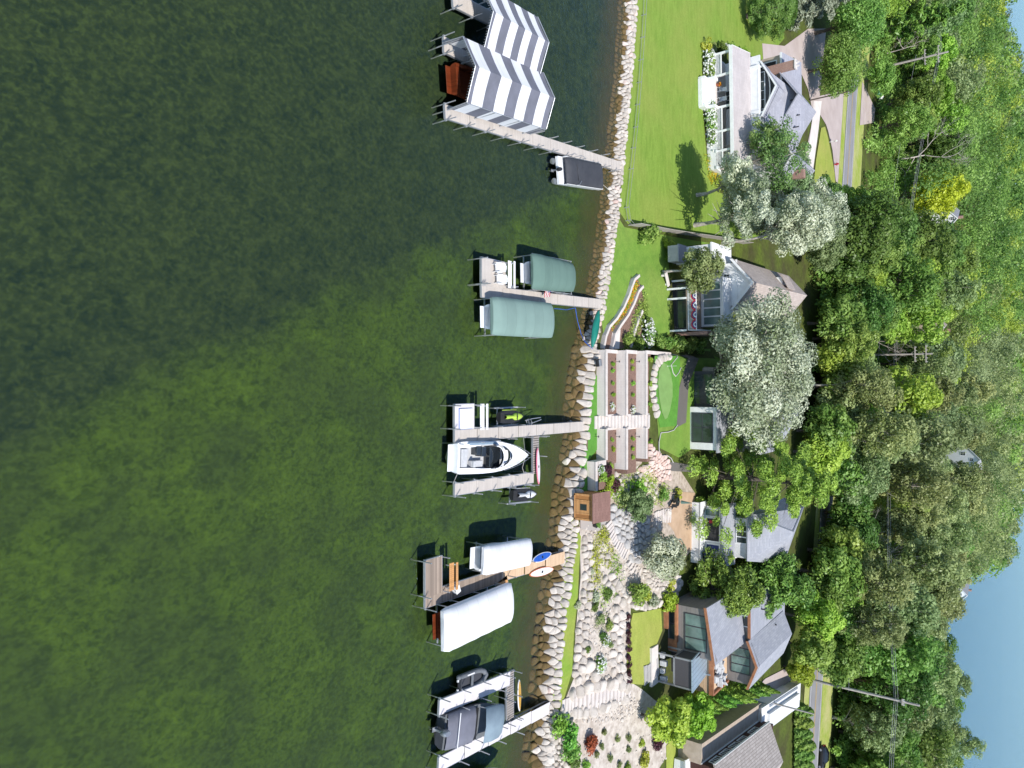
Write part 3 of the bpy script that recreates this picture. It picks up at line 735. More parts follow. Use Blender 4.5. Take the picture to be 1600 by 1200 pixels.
# bench helper runs along local Y; rz = -90deg turns it to run along X
def bench_x(x0, x1, y, z, mat, label, back=True):
    return bench((x0, y, z), -pi / 2, x1 - x0, mat, label, back) if False else bench((x1, y, z), pi / 2, x1 - x0, mat, label, back)
bench_x(B0.x - 3.1, B0.x - .62, P(782, 420, .62).y + .55, .62, 'whitewood', 'white bench along the shore side of the two-chair platform')
def adirondack(loc, rz, label):
    t = empty('adirondack_chair', loc, rz, label, 'chair', 'white chairs on the dock')
    m = MB()
    for i in range(5):
        x = -.26 + i * .13; m.bar((x, -.35, .36), (x, .25, .24), .11, .025)
    m.build('seat', M['white'], t)
    m = MB()
    for i in range(6):
        x = -.30 + i * .12; h = .72 - .025 * abs(i - 2.5) ** 1.6; m.bar((x, .22, .22), (x * 1.15, .22 + .36 * h / .72, .22 + h), .105, .022)
    m.build('backrest', M['white'], t)
    for sx in (-1, 1):
        m = MB(); m.box(sx * .40 - .07, sx * .40 + .07, -.42, .34, .54, .565); m.build('armrest', M['white'], t)
        m = MB(); m.box(sx * .34 - .02, sx * .34 + .02, -.38, -.28, 0, .54); m.build('leg', M['white'], t)
        m = MB(); m.bar((sx * .34, -.3, .33), (sx * .34, .55, .03), .03, .1); m.bar((sx * .36, .25, .1), (sx * .36, .25, .54), .04, .06); m.build('leg', M['white'], t)
    return t
c1 = P(773, 419, .62); c2 = P(775, 437, .62)
adirondack((c1.x, c1.y, .62), .12, 'white slatted low chair nearer the top edge of the platform')
adirondack((c2.x, c2.y, .62), .05, 'white slatted low chair nearer the walkway corner of the platform')
# flag on dock B
q = P(842, 446, .62); t = empty('flag', (q.x + .5, q.y, .62), .2, 'small striped red white and blue flag on a pole beside the upper green canopy', 'flag'); t.scale = (.62, .62, .62)
m = MB(); m.tube((0, 0, 0), (0, .5, 2.1), .022); m.build('flagpole', M['white'], t)
m = MB()
for i in range(7):
    m.loft([[(.02 + .16 * j, .46 - .065 * i + .05 * sin(j * 1.4 + i), 1.95 - .11 * i - .05 * j), (.02 + .16 * j, .46 - .065 * (i + 1) + .05 * sin(j * 1.4 + i), 1.95 - .11 * (i + 1) - .05 * j)] for j in range(8)], 2 if i % 2 == 0 else 1, False, False, False)
m.slab([(.0, .44, 1.97), (.0, .24, 1.58), (.45, .20, 1.50), (.45, .42, 1.90)], .012, 0)
m.build('cloth', [M['bluefab'], M['boardwhite'], M['red']], t)

# dock C
Cm = dock(pt(711, 682), P(915, 666, 1.0), 1.02, label='pale dock along the upper side of the white cruiser', zb=.98, post_sides=(1,), post_to=.62, posts=2.5)
Cf = dock(pt(711, 765), pt(834, 746), .98, label='pale finger dock along the lower side of the white cruiser', posts=2.5)
cx0, cx1 = P(832, 681, .62), P(843, 755, .62)
tG = dock((P(838, 681, .62).x, P(838, 681, .62).y), (P(838, 740, .62).x, P(838, 740, .62).y), .95, mat='grating', z=.58, label='narrow slotted cross dock behind the bow of the cruiser', posts=1.9, post_sides=(-1,))
p0 = P(711, 638, .62); p1 = P(741, 672, .62)
platform(P(711, 632, .62).x, P(711, 672, .62).x, p0.y, p1.y, 'composite2', 'square dock platform with a large white swim mat')
t = empty('swim_mat', ((p0.x + P(711, 670, .62).x) / 2 + .05, (P(717, 650, .62).y + P(737, 650, .62).y) / 2, .625), 0, 'large white foam mat with blue edge lying on the dock platform', 'mat')
w = (P(717, 671, .62).x - P(717, 639, .62).x) / 2; dd = (P(737, 650, .62).y - P(717, 650, .62).y) / 2
m = MB(); m.box(-w, w, -dd, dd, .03, .14); m.build('foam', M['boardwhite'], t, bevel=.04)
m = MB(); m.box(-w - .03, w + .03, -dd - .03, dd + .03, .0, .07); m.build('edge', M['boardblue'], t, bevel=.02)
bench_x(P(741, 631, .62).x, P(741, 672, .62).x, P(743, 650, .62).y + .1, .62, 'whitewood', 'long white bench behind the swim mat')
# dock D
platform(P(665, 876, .62).x, P(690, 926, .62).x, pt(665, 900).y, pt(691, 900).y, 'oldwood', 'weathered plank platform at the lake end of the cedar dock')
D0, D1, D2 = pt(665, 938), pt(785, 898), P(884, 871, 1.0)
dock(D0, D1, 1.25, mat='oldwood', label='weathered plank walkway between the two white canopies', posts=3.0, post_sides=(1,))
dock((D1.x + .0, D1.y + .05), D2, 1.18, mat='tanwood', label='new tan plank walkway running ashore past the paddleboards', zb=.98, posts=3.5, post_sides=(-1,), post_to=.7)
q0, q1 = P(787, 893, .62), P(787, 916, .62)
dock((q0.x + .62, q0.y - .2), (q1.x, q1.y), 1.4, mat='newwood', label='short cedar cross walkway leading to the large white canopy', posts=5)
bench_x(P(700, 878, .62).x, P(700, 921, .62).x, P(696, 900, .62).y, .62, 'newwood', 'orange cedar bench along the weathered platform', True)
t = empty('dock_box', (P(711, 919, .62).x, P(709, 919, .62).y, .62), .35, 'small white storage box on the weathered walkway', 'box')
m = MB(); m.box(-.3, .3, -.25, .25, 0, .42); m.build('body', M['boardwhite'], t, bevel=.03); m = MB(); m.box(-.32, .32, -.27, .27, .43, .5); m.build('lid', M['white'], t, bevel=.02); m = MB(); m.box(-.08, .08, -.285, -.27, .36, .44); m.build('latch', M['steel'], t)
# dock E
E0, E1 = pt(687, 1106), pt(797, 1060)
dock(E0, E1, 1.2, mat='composite2', label='pale finger dock between the grey dinghy and the covered motorboat', posts=2.7)
x0, x1 = P(798, 1050, .62), P(798, 1129, .62)
dock((x0.x, x0.y), (x1.x, x1.y), 1.05, mat='grating', z=.58, label='slotted cross dock beside the yellow paddleboard', posts=2.2, post_sides=(-1, 1))
dock(pt(686, 1195), P(861, 1106, 1.0), 1.15, mat='composite2', label='long pale dock along the lower side of the covered motorboat', zb=.98, posts=2.6, post_to=.8)
q = P(720, 1196, .62)
# stern of a white boat cut by the photo edge is added with the boats
# ------------------------------------------------------------------ boats
def hull_mb(m, st, mi=0, thick=True):
    rings = []
    for y, b, zd, zk in st:
        rings.append([(-b, y, zd), (-b * .97, y, zd - (zd - zk) * .35), (-b * .82, y, zk + (zd - zk) * .28), (0, y, zk), (b * .82, y, zk + (zd - zk) * .28), (b * .97, y, zd - (zd - zk) * .35), (b, y, zd)])
    m.loft(rings, mi, True, False, False)
    m.add(rings[0], [tuple(range(7))], mi)
    return m
def deck_mb(m, st, inner, mi=0):
    """side decks between the sheer and an inner outline; inner[i] = 0 where decked over"""
    for (y0, b0, z0, _), (y1, b1, z1, _), c0, c1 in zip(st[:-1], st[1:], inner[:-1], inner[1:]):
        for s in (-1, 1):
            q = [(s * c0, y0, z0 + .03), (s * b0, y0, z0), (s * b1, y1, z1), (s * c1, y1, z1 + .03)]
            m.add(q if s > 0 else q[::-1], [(0, 1, 2, 3)], mi, True)
    return m
def well_mb(m, st, inner, zf, mi=0, mf=1):
    idx = [i for i, c in enumerate(inner) if c > 0]
    L_ = [(-inner[i], st[i][0], st[i][2] + .03) for i in idx]; R_ = [(inner[i], st[i][0], st[i][2] + .03) for i in idx]
    loop = L_ + R_[::-1]; n = len(loop)
    m.add(loop + [(x, y, zf) for x, y, z in loop], [(i, (i + 1) % n, (i + 1) % n + n, i + n) for i in range(n)], mi)
    m.add([(x, y, zf) for x, y, z in loop[::-1]], [tuple(range(n))], mf)
    return m
def outboard(t, x, y, z, tilt=.0, name='outboard_motor', colr='black', s=1.0, dr=-1):
    m = MB(); rings = []
    for zz, w, l in ((0, .16, .22), (.1, .2, .3), (.32, .2, .32), (.45, .15, .24)):
        rings.append([(x + s * w * cos(a) , y + dr * (.25 * s) + s * l * sin(a), z + s * zz) for a in [2 * pi * k_ / 12 for k_ in range(12)]])
    m.loft(rings); o = m.build(name, M[colr], t)
    m = MB(); m.box(x - .06 * s, x + .06 * s, y + dr * .35 * s, y + dr * .12 * s, z - .9 * s, z); m.box(x - .14 * s, x + .14 * s, y + dr * .5 * s, y + dr * .05 * s, z - .62 * s, z - .58 * s)
    m.tube((x, y + dr * .1 * s, z - .82 * s), (x, y + dr * .5 * s, z - .82 * s), .07 * s, .04 * s); m.build('lower_unit', M['steel'], o); 
    return o
def frame(a, b): a = Vector(a); b = Vector(b); d = b - a; return Vector((a.x, a.y, 0)), atan2(-d.x, d.y), hypot(d.x, d.y)

# white cruiser
ca, cb = P(713, 716, .9), P(823, 711, 1.35)
loc, rz, L_ = frame(ca, cb); bw = (P(712, 742, .9).x - P(712, 690, .9).x) / 2
t = empty('cruiser', loc, rz, 'white cabin cruiser moored between two finger docks', 'boat')
bp = [(0, .88), (.03, .97), (.15, 1.0), (.35, 1.03), (.5, 1.0), (.62, .92), (.74, .76), (.84, .56), (.92, .33), (.97, .15), (1.0, .02)]
st = [(L_ * f, bw * b, 1.0 + .55 * f ** 1.6, -.35 + .9 * max(0, f - .6) ** 1.5 * 2) for f, b in bp]
m = MB(); hull_mb(m, st); m.build('hull', M['gelcoat'], t)
inn = [0, 0, .62, .72, .74, .70, 0, 0, 0, 0, 0]; inn = [i * bw for i in inn]
m = MB()
ii = [.60 * bw if k_ == 1 else v for k_, v in enumerate(inn)]
deck_mb(m, st[:2], [0, .6 * bw]); deck_mb(m, st[1:6], ii[1:6]); 
fd = st[5:]; deck_mb(m, fd, [0] * len(fd)); m.box(-bw * .72, bw * .72, st[0][0] + .02, st[1][0], st[0][2] - .02, st[0][2] + .05)
m.build('deck', M['gelcoat'], t)
m = MB(); well_mb(m, st, [0, ii[1]] + inn[2:], .55); m.build('cockpit', [M['gelcoat'], M['upholstery']], t)
m = MB(); m.box(-bw * .55, bw * .55, L_ * .05, L_ * .13, .55, 1.08); m.box(-bw * .55, -bw * .2, L_ * .05, L_ * .16, .55, .95); m.build('stern_seat', M['upholstery'], t, bevel=.05)
m = MB(); m.box(bw * .2, bw * .6, L_ * .2, L_ * .36, .55, 1.0); m.box(bw * .2, bw * .6, L_ * .2, L_ * .23, 1.0, 1.25); m.build('lounge_seat', M['upholstery'], t, bevel=.05)
m = MB(); m.box(-bw * .66, -bw * .15, L_ * .24, L_ * .30, .55, 1.25); m.box(-bw * .66, -bw * .05, L_ * .30, L_ * .36, .55, 1.35); m.build('helm_seat', M['screen'], t, bevel=.05)
m = MB(); m.box(-bw * .66, bw * .66, L_ * .42, L_ * .57, .6, 1.34); m.build('dashboard_cover', M['screen'], t, bevel=.08)
def arch(y, w, z, n=13, lean=.0, fwd=.0): return [(w * cos(pi - pi * i / (n - 1)), y + fwd * sin(pi * i / (n - 1)), z) for i in range(n)]
m = MB(); a0 = arch(L_ * .46, bw * .80, 1.28, fwd=L_ * .16); a1 = arch(L_ * .435, bw * .70, 1.95, fwd=L_ * .115)
m.loft([a0, a1], 0, True, False, False); m.loft([a1, [(x * .995, y - .03, z) for x, y, z in a1], [(x * .995, y - .03, z - .05) for x, y, z in a0]], 0, True, False, False); m.build('windscreen', M['screen'], t)
m = MB(); m.path(a1, .045, 8); m.bar(a0[6], a1[6], .05, .05); m.bar(a0[3], a1[3], .04, .04); m.bar(a0[9], a1[9], .04, .04); m.build('windscreen_frame', M['gelcoat'], t)
m = MB(); m.loft([[(x * .8, L_ * .615 + (y - L_ * .46) * .5, z + .12) for x, y, z in a0], [(x * .62, L_ * .66 + (y - L_ * .46) * .62, z + .04) for x, y, z in a0]], 0, True, False, False)
m.loft([arch(L_ * .60, bw * .58, 1.5, fwd=L_ * .12), arch(L_ * .62, bw * .42, 1.56, fwd=L_ * .115)], 0, True, False, False); m.build('deck_window', M['screen'], t)
m = MB()
for s in (-1, 1):
    pts = [(s * st[i][1] * .95, st[i][0], st[i][2] + .38) for i in (5, 6, 7, 8, 9)] + [(0, L_ * 1.01, st[10][2] + .42)]
    m.path(pts, .022)
    for i, p in enumerate(pts[:-1]): m.tube(p, (p[0], p[1], p[2] - .38), .016)
m.build('bow_rail', M['steel'], t)
m = MB(); m.box(-bw * .95, -bw * .78, L_ * .13, L_ * .52, 1.25, 1.36); m.bar((-bw * .87, L_ * .13, 1.3), (-bw * .87, L_ * .13, .9), .1, .1); m.build('folded_canopy', M['bluegrey'], t, bevel=.05)
m = MB(); m.box(-bw * .82, bw * .82, -.42, .04, .28, .36); m.build('swim_platform', M['gelcoat'], t, bevel=.04)
m = MB(); m.path([(bw * .9, .1, 1.0), (bw * 1.2, .15, .75), (bw * 1.55, -.1, .7)], .02); m.path([(.2, L_ * .95, 1.5), (1.2, L_ * .97, 1.1), (bw * 1.3, L_ * 1.06, .7)], .02); m.path([(-.2, L_ * .95, 1.5), (-bw * 1.2, L_ * 1.02, .75)], .02)
m.build('mooring_line', M['rope'], t)

# covered lifts
def cover_shape(m, W, L_, ze, rise, drop, n=9, ends=.35, mi=0, sag=.0, seed=1):
    """draped canvas: crowned top, rounded ends, short valance; local Y is the length"""
    r = random.Random(seed); rings = []
    for i in range(21):
        f = i / 20; y = f * L_; e = min(f, 1 - f) * L_ / max(ends, .01); q = 1 if e >= 1 else sqrt(max(0, 1 - (1 - e) ** 2))
        w = W * (.93 + .07 * q); ring = []
        wob = r.uniform(-.012, .012)
        ring.append((-w - .02, y, ze - drop)); 
        for k_ in range(n):
            g = -1 + 2 * k_ / (n - 1); ring.append((g * w, y, ze + rise * (1 - abs(g) ** 3.0) * (.35 + .65 * q) - (1 - q) * .25 + wob - sag * sin(pi * f * 5) ** 2 * .04))
        ring.append((w + .02, y, ze - drop)); rings.append(ring)
    m.loft(rings, mi, True, False, False)
    for ring in (rings[0], rings[-1]):
        m.add(ring + [(x, y, ze - drop) for x, y, z in ring], [(i, i + 1, i + 1 + len(ring), i + len(ring)) for i in range(len(ring) - 1)], mi)
    return m
def lift(a, b, W, ze, rise, drop, mat, label, name='boat_lift_canopy', ends=.5, seed=1, taper=None):
    loc, rz, L_ = frame(a, b); t = empty(name, loc, rz, label, 'boat lift', 'covered boat lifts')
    m = MB(); cover_shape(m, W, L_, ze, rise, drop, ends=ends, seed=seed, sag=1.3)
    if taper: m.v = [(x * (1 - taper * y / L_), y, z) for x, y, z in m.v]
    m.build('canopy', M[mat], t)
    m = MB()
    for sx in (-1, 1):
        m.tube((sx * (W - .05), .2, ze - drop + .02), (sx * (W - .05), L_ - .2, ze - drop + .02), .04)
    for y in (.3, L_ * .5, L_ - .3): m.tube((-W + .05, y, ze - drop + .02), (W - .05, y, ze - drop + .02), .035)
    m.build('canopy_frame', M['alu'], t)
    for sx in (-1, 1):
        for y in (.9, L_ - .9):
            m = MB(); m.tube((sx * (W - .05), y, -1.5), (sx * (W - .05), y, ze - drop + .03), .055); m.build('post', M['alu'], t)
    m = MB(); m.box(-W, W, 1.2, 1.32, -.1, .02); m.box(-W, W, L_ - 1.3, L_ - 1.18, -.1, .02); m.box(-.8, -.68, 1.2, L_ - 1.2, .0, .15); m.box(.68, .8, 1.2, L_ - 1.2, .0, .15); m.build('cradle', M['alu'], t)
    return t, loc, rz, L_
def small_boat(loc, rz, L_, W, mat, label, dk='upholstery', off=(0, -.6), z=.25, cat='boat', name='motorboat'):
    t = empty(name, loc, rz, label, cat); ox, oy = off
    st = [(oy + L_ * f, W * b, .75 + .3 * f * f + z, z - .25 + .6 * max(0, f - .6) ** 1.5 * 2) for f, b in ((0, .92), (.2, 1), (.45, 1), (.65, .9), (.8, .66), (.92, .33), (1, .03))]
    m = MB(); hull_mb(m, st); m.build('hull', M[mat], t)
    inn = [.72 * W, .8 * W, .8 * W, .66 * W, 0, 0, 0]; m = MB(); deck_mb(m, st, inn); m.build('deck', M[mat], t)
    m = MB(); well_mb(m, st, inn, z + .2); m.build('cockpit', [M[mat], M[dk]], t)
    m = MB(); m.box(-.8 * W, .8 * W, oy + .1, oy + .6, z + .2, z + .72); m.build('rear_seat', M[dk], t, bevel=.06)
    m = MB(); m.box(-W * .8, W * .8, oy + L_ * .55, oy + L_ * .57, z + .6, z + 1.35); m.build('windscreen', M['screen'], t)
    m = MB(); m.box(-W * .8, W * .8, oy - .5, oy + .05, z + .05, z + .14); m.build('swim_platform', M[mat], t, bevel=.03)
    return t
zt = 2.05
# green canopies of dock B
a, b = P(834, 423, zt), P(899, 434, zt)
t, loc, rz, L_ = lift(a, b, P(866, 452, zt).x - P(866, 424.5, zt).x, zt, .5, .34, 'canvas_g', 'dark green canvas boat lift canopy beside the small flag', taper=.16, seed=3, ends=1.4)
small_boat((loc.x, loc.y, 0), rz, L_ * .7, 1.15, 'gelcoat', 'white motorboat on a lift under the dark green canopy', off=(0, .75))
a, b = P(772, 493, zt), P(866, 501, zt)
t, loc, rz, L_ = lift(a, b, P(820, 525, zt).x - P(820, 496.5, zt).x, zt, .4, .42, 'canvas_g2', 'large pale green canvas boat lift canopy below the dock with the chairs', seed=5, ends=.8)
small_boat((loc.x, loc.y, 0), rz, L_ * .75, 1.2, 'gelcoat', 'white motorboat on a lift under the large pale green canopy', off=(0, .7))
# white canopies of dock D
a, b = P(758, 877, zt), P(832, 862, zt)
t, loc, rz, L_ = lift(a, b, P(795, 890, zt).x - P(795, 868.5, zt).x, zt, .28, .42, 'canvas_w', 'smaller white canvas boat lift canopy on the upper side of the tan dock', seed=7, ends=.4)
small_boat((loc.x, loc.y, 0), rz, L_ * .72, 1.15, 'gelcoat', 'white motorboat on a lift under the smaller white canopy', off=(0, .55))
a, b = P(696, 988, zt), P(803, 940, zt)
t, loc, rz, L_ = lift(a, b, P(745, 994, zt).x - P(745, 962, zt).x, zt, .36, .5, 'canvas_w', 'large white canvas boat lift canopy below the weathered walkway', seed=9, ends=.5)
small_boat((loc.x, loc.y, 0), rz, L_ * .85, 1.3, 'mahogany', 'varnished wooden boat on a lift with its orange stern outside the large white canopy', dk='orange', off=(0, .75), z=.35)

# striped boathouse canopies
def boathouse(rl, rr, label, LEN=None):
    """rl, rr: near and far ridge points"""
    loc, rz, L_ = frame(rl, rr); t = empty('striped_canopy', loc, rz, label, 'boat lift', 'striped boathouse canopies')
    zr = rl.z; W = 2.55; ze = zr - 1.1; zc = 1.15
    cuts = [0, .045, .17, .30, .43, .555, .68, .805, .93, 1.0]
    for pn, pts in (('roof_panel', [(-W, ze), (0, zr)]), ('roof_panel', [(0, zr), (W, ze)]), ('side_curtain', [(W, ze), (W + .10, zc)]), ('side_curtain', [(-W - .1, zc), (-W, ze)])):
        m = MB()
        for i in range(9):
            f0, f1 = cuts[i] * L_, cuts[i + 1] * L_; (x0, z0), (x1, z1) = pts
            ns = 4; 
            for j in range(ns):
                g0, g1 = j / ns, (j + 1) / ns; sg = lambda g: -.07 * sin(pi * g)
                m.add([(x0 + (x1 - x0) * g0, f0, z0 + (z1 - z0) * g0 + sg(g0)), (x0 + (x1 - x0) * g0, f1, z0 + (z1 - z0) * g0 + sg(g0)), (x0 + (x1 - x0) * g1, f1, z0 + (z1 - z0) * g1 + sg(g1)), (x0 + (x1 - x0) * g1, f0, z0 + (z1 - z0) * g1 + sg(g1))][::-1], [(0, 1, 2, 3)], i % 2, True)
        m.build(pn, [M['canvas_grey'], M['canvas_w']], t)
    m = MB()
    for y in (-.04, L_ + .04):
        m.path([(-W - .1, y, zc), (-W, y, ze + .03), (0, y, zr + .03), (W, y, ze + .03), (W + .1, y, zc)], .05)
        if y < 0:
            for i in range(14):
                g = i / 13; m.tube((-W * (1 - g), y - .02, ze + (zr - ze) * g - .05), (-W * (1 - g), y - .02, ze + (zr - ze) * g - .2), .02); m.tube((W * (1 - g), y - .02, ze + (zr - ze) * g - .05), (W * (1 - g), y - .02, ze + (zr - ze) * g - .2), .02)
    for i in range(1, 6): m.path([(-W, L_ * i / 6, ze - .08), (0, L_ * i / 6, zr - .12), (W, L_ * i / 6, ze - .08)], .03)
    for sx in (-1, 1): m.tube((sx * W, 0, ze - .08), (sx * W, L_, ze - .08), .04)
    m.build('frame', M['alu'], t)
    for sx in (-1, 1):
        for i in range(4):
            m = MB(); m.tube((sx * (W + .05), L_ * (.02 + .31 * i), -1.5), (sx * (W + .05), L_ * (.02 + .31 * i), ze - .05), .055); m.build('post', M['alu'], t)
    return t, loc, rz, L_
t, loc, rz, L_ = boathouse(P(743, 103, 4.1), P(866, 153, 4.1), 'grey and white striped canopy over the varnished wooden boat')
small_boat((loc.x, loc.y, 0), rz, L_ * .7, 1.4, 'mahogany', 'varnished dark wooden boat with its stern out from under the lower striped canopy', dk='mahogany', off=(.15, 1.0), z=.45)
t, loc, rz, L_ = boathouse(P(771, 18, 4.1), P(857, 66, 4.1), 'grey and white striped canopy at the top edge of the photo')

# pontoon boat at dock A
a, b = P(874, 270, .8), P(941, 272, .8); a = P(873, 265, .8); b = P(940, 277, .8)
loc, rz, L_ = frame(a, b); t = empty('pontoon_boat', loc, rz, 'white pontoon boat with a dark grey cover moored below the long pale dock', 'boat')
W = 1.38
for sx in (-1, 1):
    m = MB(); m.loft([[(sx * W * .72 + r * cos(a_), y, .05 + r * sin(a_)) for a_ in [2 * pi * i / 10 for i in range(10)]] for y, r in ((.1, .3), (.6, .34), (L_ - .9, .34), (L_ - .3, .22), (L_, .05))]); m.build('pontoon', M['alu'], t)
m = MB(); m.prism([(-W, .1), (W, .1), (W, L_ - .5), (W - .35, L_), (-W + .35, L_), (-W, L_ - .5)], .42, .5); m.build('deck', M['gelcoat'], t, bevel=.02)
m = MB()
for sx in (-1, 1): m.box(sx * W - .03, sx * W + .03, 1.0, L_ - .4, .5, 1.1)
m.box(-W, W, L_ - .45, L_ - .4, .5, 1.1); m.build('fence', M['gelcoat'], t, bevel=.02)
m = MB(); m.box(-W, W, .1, .95, .5, .72); m.box(-W, -W * .4, .1, .8, .72, .8); m.build('stern_deck', M['gelcoat'], t, bevel=.06)
m = MB(); cover_shape(m, W * .98, L_ - 1.35, 1.18, .16, .32, ends=.6, seed=4); m.v = [(x, y + 1.15, z) for x, y, z in m.v]
m.tube((-W * .5, 2.8, 1.36), (W * .7, 2.9, 1.38), .05); m.build('cover', M['canvas_dark'], t)
m = MB(); m.path([(-W, 2.4, 1.0), (-W - .1, 2.7, 2.0), (-W + .1, 3.2, 2.1)], .03); m.path([(W, 2.6, 1.0), (W, 2.8, 1.5), (W - .4, 3.2, 1.5)], .03); m.build('bimini_frame', M['steel'], t)
outboard(t, 0, .1, .75)
m = MB(); m.path([(W * .4, L_, .6), (W * .6, L_ + 1.1, .5), (W * 1.4, L_ + 2.8, 1.0)], .025); m.build('mooring_line', M['rope'], t)

# personal watercraft on lifts
def watercraft(a, b, main, seat, label):
    loc, rz, L_ = frame(a, b); t = empty('watercraft', (loc.x, loc.y, .35), rz, label, 'watercraft', 'watercraft on lifts')
    bp = [(0, .46), (.1, .56), (.3, .6), (.5, .6), (.7, .52), (.85, .36), (.95, .16), (1, .03)]
    st = [(L_ * f, b_, .42 + .22 * f, -.05 + .5 * max(0, f - .65) ** 1.5 * 2) for f, b_ in bp]
    m = MB(); hull_mb(m, st); m.build('hull', M['black'], t)
    m = MB(); deck_mb(m, st, [0] * 8); m.build('deck', M['black'], t)
    m = MB(); m.loft([[(w * cos(a_), L_ * f, .5 + h * max(0, sin(a_))) for a_ in [pi * i / 8 for i in range(9)]] for f, w, h in ((.5, .16, .3), (.6, .34, .42), (.75, .36, .36), (.88, .24, .25), (.97, .06, .14))], 0, True, False, False); m.build('bonnet', M[main], t)
    m = MB(); m.loft([[(w * cos(a_), L_ * f, .5 + h * max(0, sin(a_))) for a_ in [pi * i / 8 for i in range(9)]] for f, w, h in ((.16, .17, .3), (.3, .2, .34), (.45, .16, .28), (.55, .15, .4))], 0, True, False, False); m.build('seat', M[seat], t)
    m = MB(); m.bar((-.36, L_ * .57, .98), (.36, L_ * .57, .98), .05, .05); m.bar((0, L_ * .6, .8), (0, L_ * .57, 1.0), .12, .1); m.build('handlebar', M['black'], t)
    m = MB(); m.box(-.42, .42, -.02, L_ * .16, .46, .5); m.build('stern_step', M['rubber'], t)
    m = MB(); m.loft([[(s_ * .62, L_ * .1, .36), (s_ * .66, L_ * .1, .46), (s_ * .64, L_ * .7, .56), (s_ * .58, L_ * .7, .44)] for s_ in (-1,)] + [[(-.60, L_ * .1, .36), (-.62, L_ * .1, .46), (-.60, L_ * .7, .56), (-.55, L_ * .7, .44)]]); m.build('side_stripe', M[seat], t)
    return t
def pwc_lift(a, b, label):
    loc, rz, L_ = frame(a, b); t = empty('watercraft_lift', (loc.x, loc.y, 0), rz, label, 'lift', 'watercraft lifts')
    m = MB()
    for sx in (-.82, .82): m.box(sx - .07, sx + .07, -.1, L_ + .2, .12, .24)
    m.box(-.8, .8, .3, .42, .1, .2); m.box(-.8, .8, L_ - .9, L_ - .78, .1, .2); m.box(-.3, -.2, .2, L_ - .5, .2, .3); m.box(.2, .3, .2, L_ - .5, .2, .3); m.build('cradle', M['alu'], t)
    for sx in (-.82, .82):
        for y in (.0, L_ + .1):
            m = MB(); m.tube((sx, y, -1.4), (sx, y, 1.1), .05); m.build('post', M['alu'], t)
    return t
a, b = P(779, 652, .6), P(813, 650, .6); pwc_lift(a, b, 'aluminium lift holding the lime green watercraft'); watercraft(a, b, 'lime', 'lime', 'lime green and black watercraft on a lift above the cruiser dock')
a, b = P(799, 774, .6), P(834, 771, .6); pwc_lift(a, b, 'aluminium lift holding the white and black watercraft'); watercraft(a, b, 'gelcoat', 'upholstery', 'white and black watercraft on a lift below the cruiser finger dock')
# hoist winch rack on dock C
q = P(830, 660, .62); t = empty('hoist_winch', (q.x, q.y, .3), .2, 'small aluminium hoist frame with a wheel beside the cruiser dock', 'winch')
m = MB(); m.path([(-.3, -.5, 0), (-.3, .3, .3), (-.1, 1.6, .35)], .04); m.path([(.2, -.5, 0), (.1, 1.6, .4)], .04); m.path([(-.3, -.2, .1), (.3, -.2, .2)], .04); m.build('frame', M['alu'], t)
m = MB(); m.path([(.32 * cos(a_) - .1, -.3, .3 + .32 * sin(a_)) for a_ in [2 * pi * i / 16 for i in range(17)]], .03); m.bar((-.42, -.3, .3), (.22, -.3, .3), .03, .03); m.bar((-.1, -.3, -.02), (-.1, -.3, .62), .03, .03); m.build('wheel', M['steel'], t)

# paddleboards, kayak, canoe
def paddleboard(p, q, W, top, edge, label, z, tilt=0, roll=0):
    loc, rz, L_ = frame(p, q); t = empty('paddleboard', (loc.x, loc.y, z), rz, label, 'paddleboard', 'paddleboards by the docks'); t.rotation_euler = (tilt, roll, rz)
    o = [(W * sin(pi * min(1, f)) ** .55, L_ * f) for f in [i / 16 for i in range(17)]]
    ring = [(x, y) for x, y in o] + [(-x, y) for x, y in o[-2:0:-1]]
    m = MB(); m.prism(ring, 0, .11); m.build('board', M[edge], t, bevel=.03)
    m = MB(); m.prism([(x * .84, L_ * .04 + y * .92) for x, y in ring], .112, .12); m.build('deck_pad', M[top], t)
    m = MB(); m.box(-.12, .12, L_ * .48, L_ * .54, .122, .135); m.build('handle', M['black'], t)
    m = MB(); m.slab([(0, L_ * .06, 0), (0, L_ * .12, 0), (0, L_ * .07, -.2)], .02); m.build('fin', M['black'], t)
    return t
paddleboard(P(841, 700, .9), P(843, 757, .9), .42, 'boardwhite', 'pink', 'pink edged white paddleboard lying on the slotted cross dock', .75, roll=-.25)
paddleboard(P(833, 877, .9), P(863, 865, .9), .40, 'boardblue', 'boardwhite', 'blue topped paddleboard lying above the tan walkway', .72, roll=-.2)
paddleboard(P(828, 898, .9), P(867, 889, .9), .46, 'boardwhite', 'orange', 'white paddleboard with an orange edge lying below the tan walkway', .72, roll=.15)
paddleboard(P(812, 1062, .7), P(813, 1112, .7), .42, 'boardyellow', 'boardwhite', 'yellow paddleboard beside the slotted cross dock', .55, roll=-.3)
for a_, lab, z in (((821, 1068, .3), 'aluminium board rack arm holding the yellow paddleboard', .3),):
    pass
a, b = P(928, 543, 1.5), P(938, 485, 1.5); loc, rz, L_ = frame(a, b)
t = empty('canoe', (loc.x, loc.y, 1.15), rz, 'teal canoe lying upside down on the shore rocks', 'canoe')
m = MB(); rings = []
for i in range(17):
    f = i / 16; b_ = .52 * sin(pi * f) ** .7 + .01; rings.append([(b_ * cos(a_), L_ * f, .06 + (.42 - .25 * abs(2 * f - 1) ** 3) * sin(a_)) for a_ in [pi * j / 10 for j in range(11)]])
m.loft(rings, 0, True, False, False); m.build('hull', M['teal'], t)
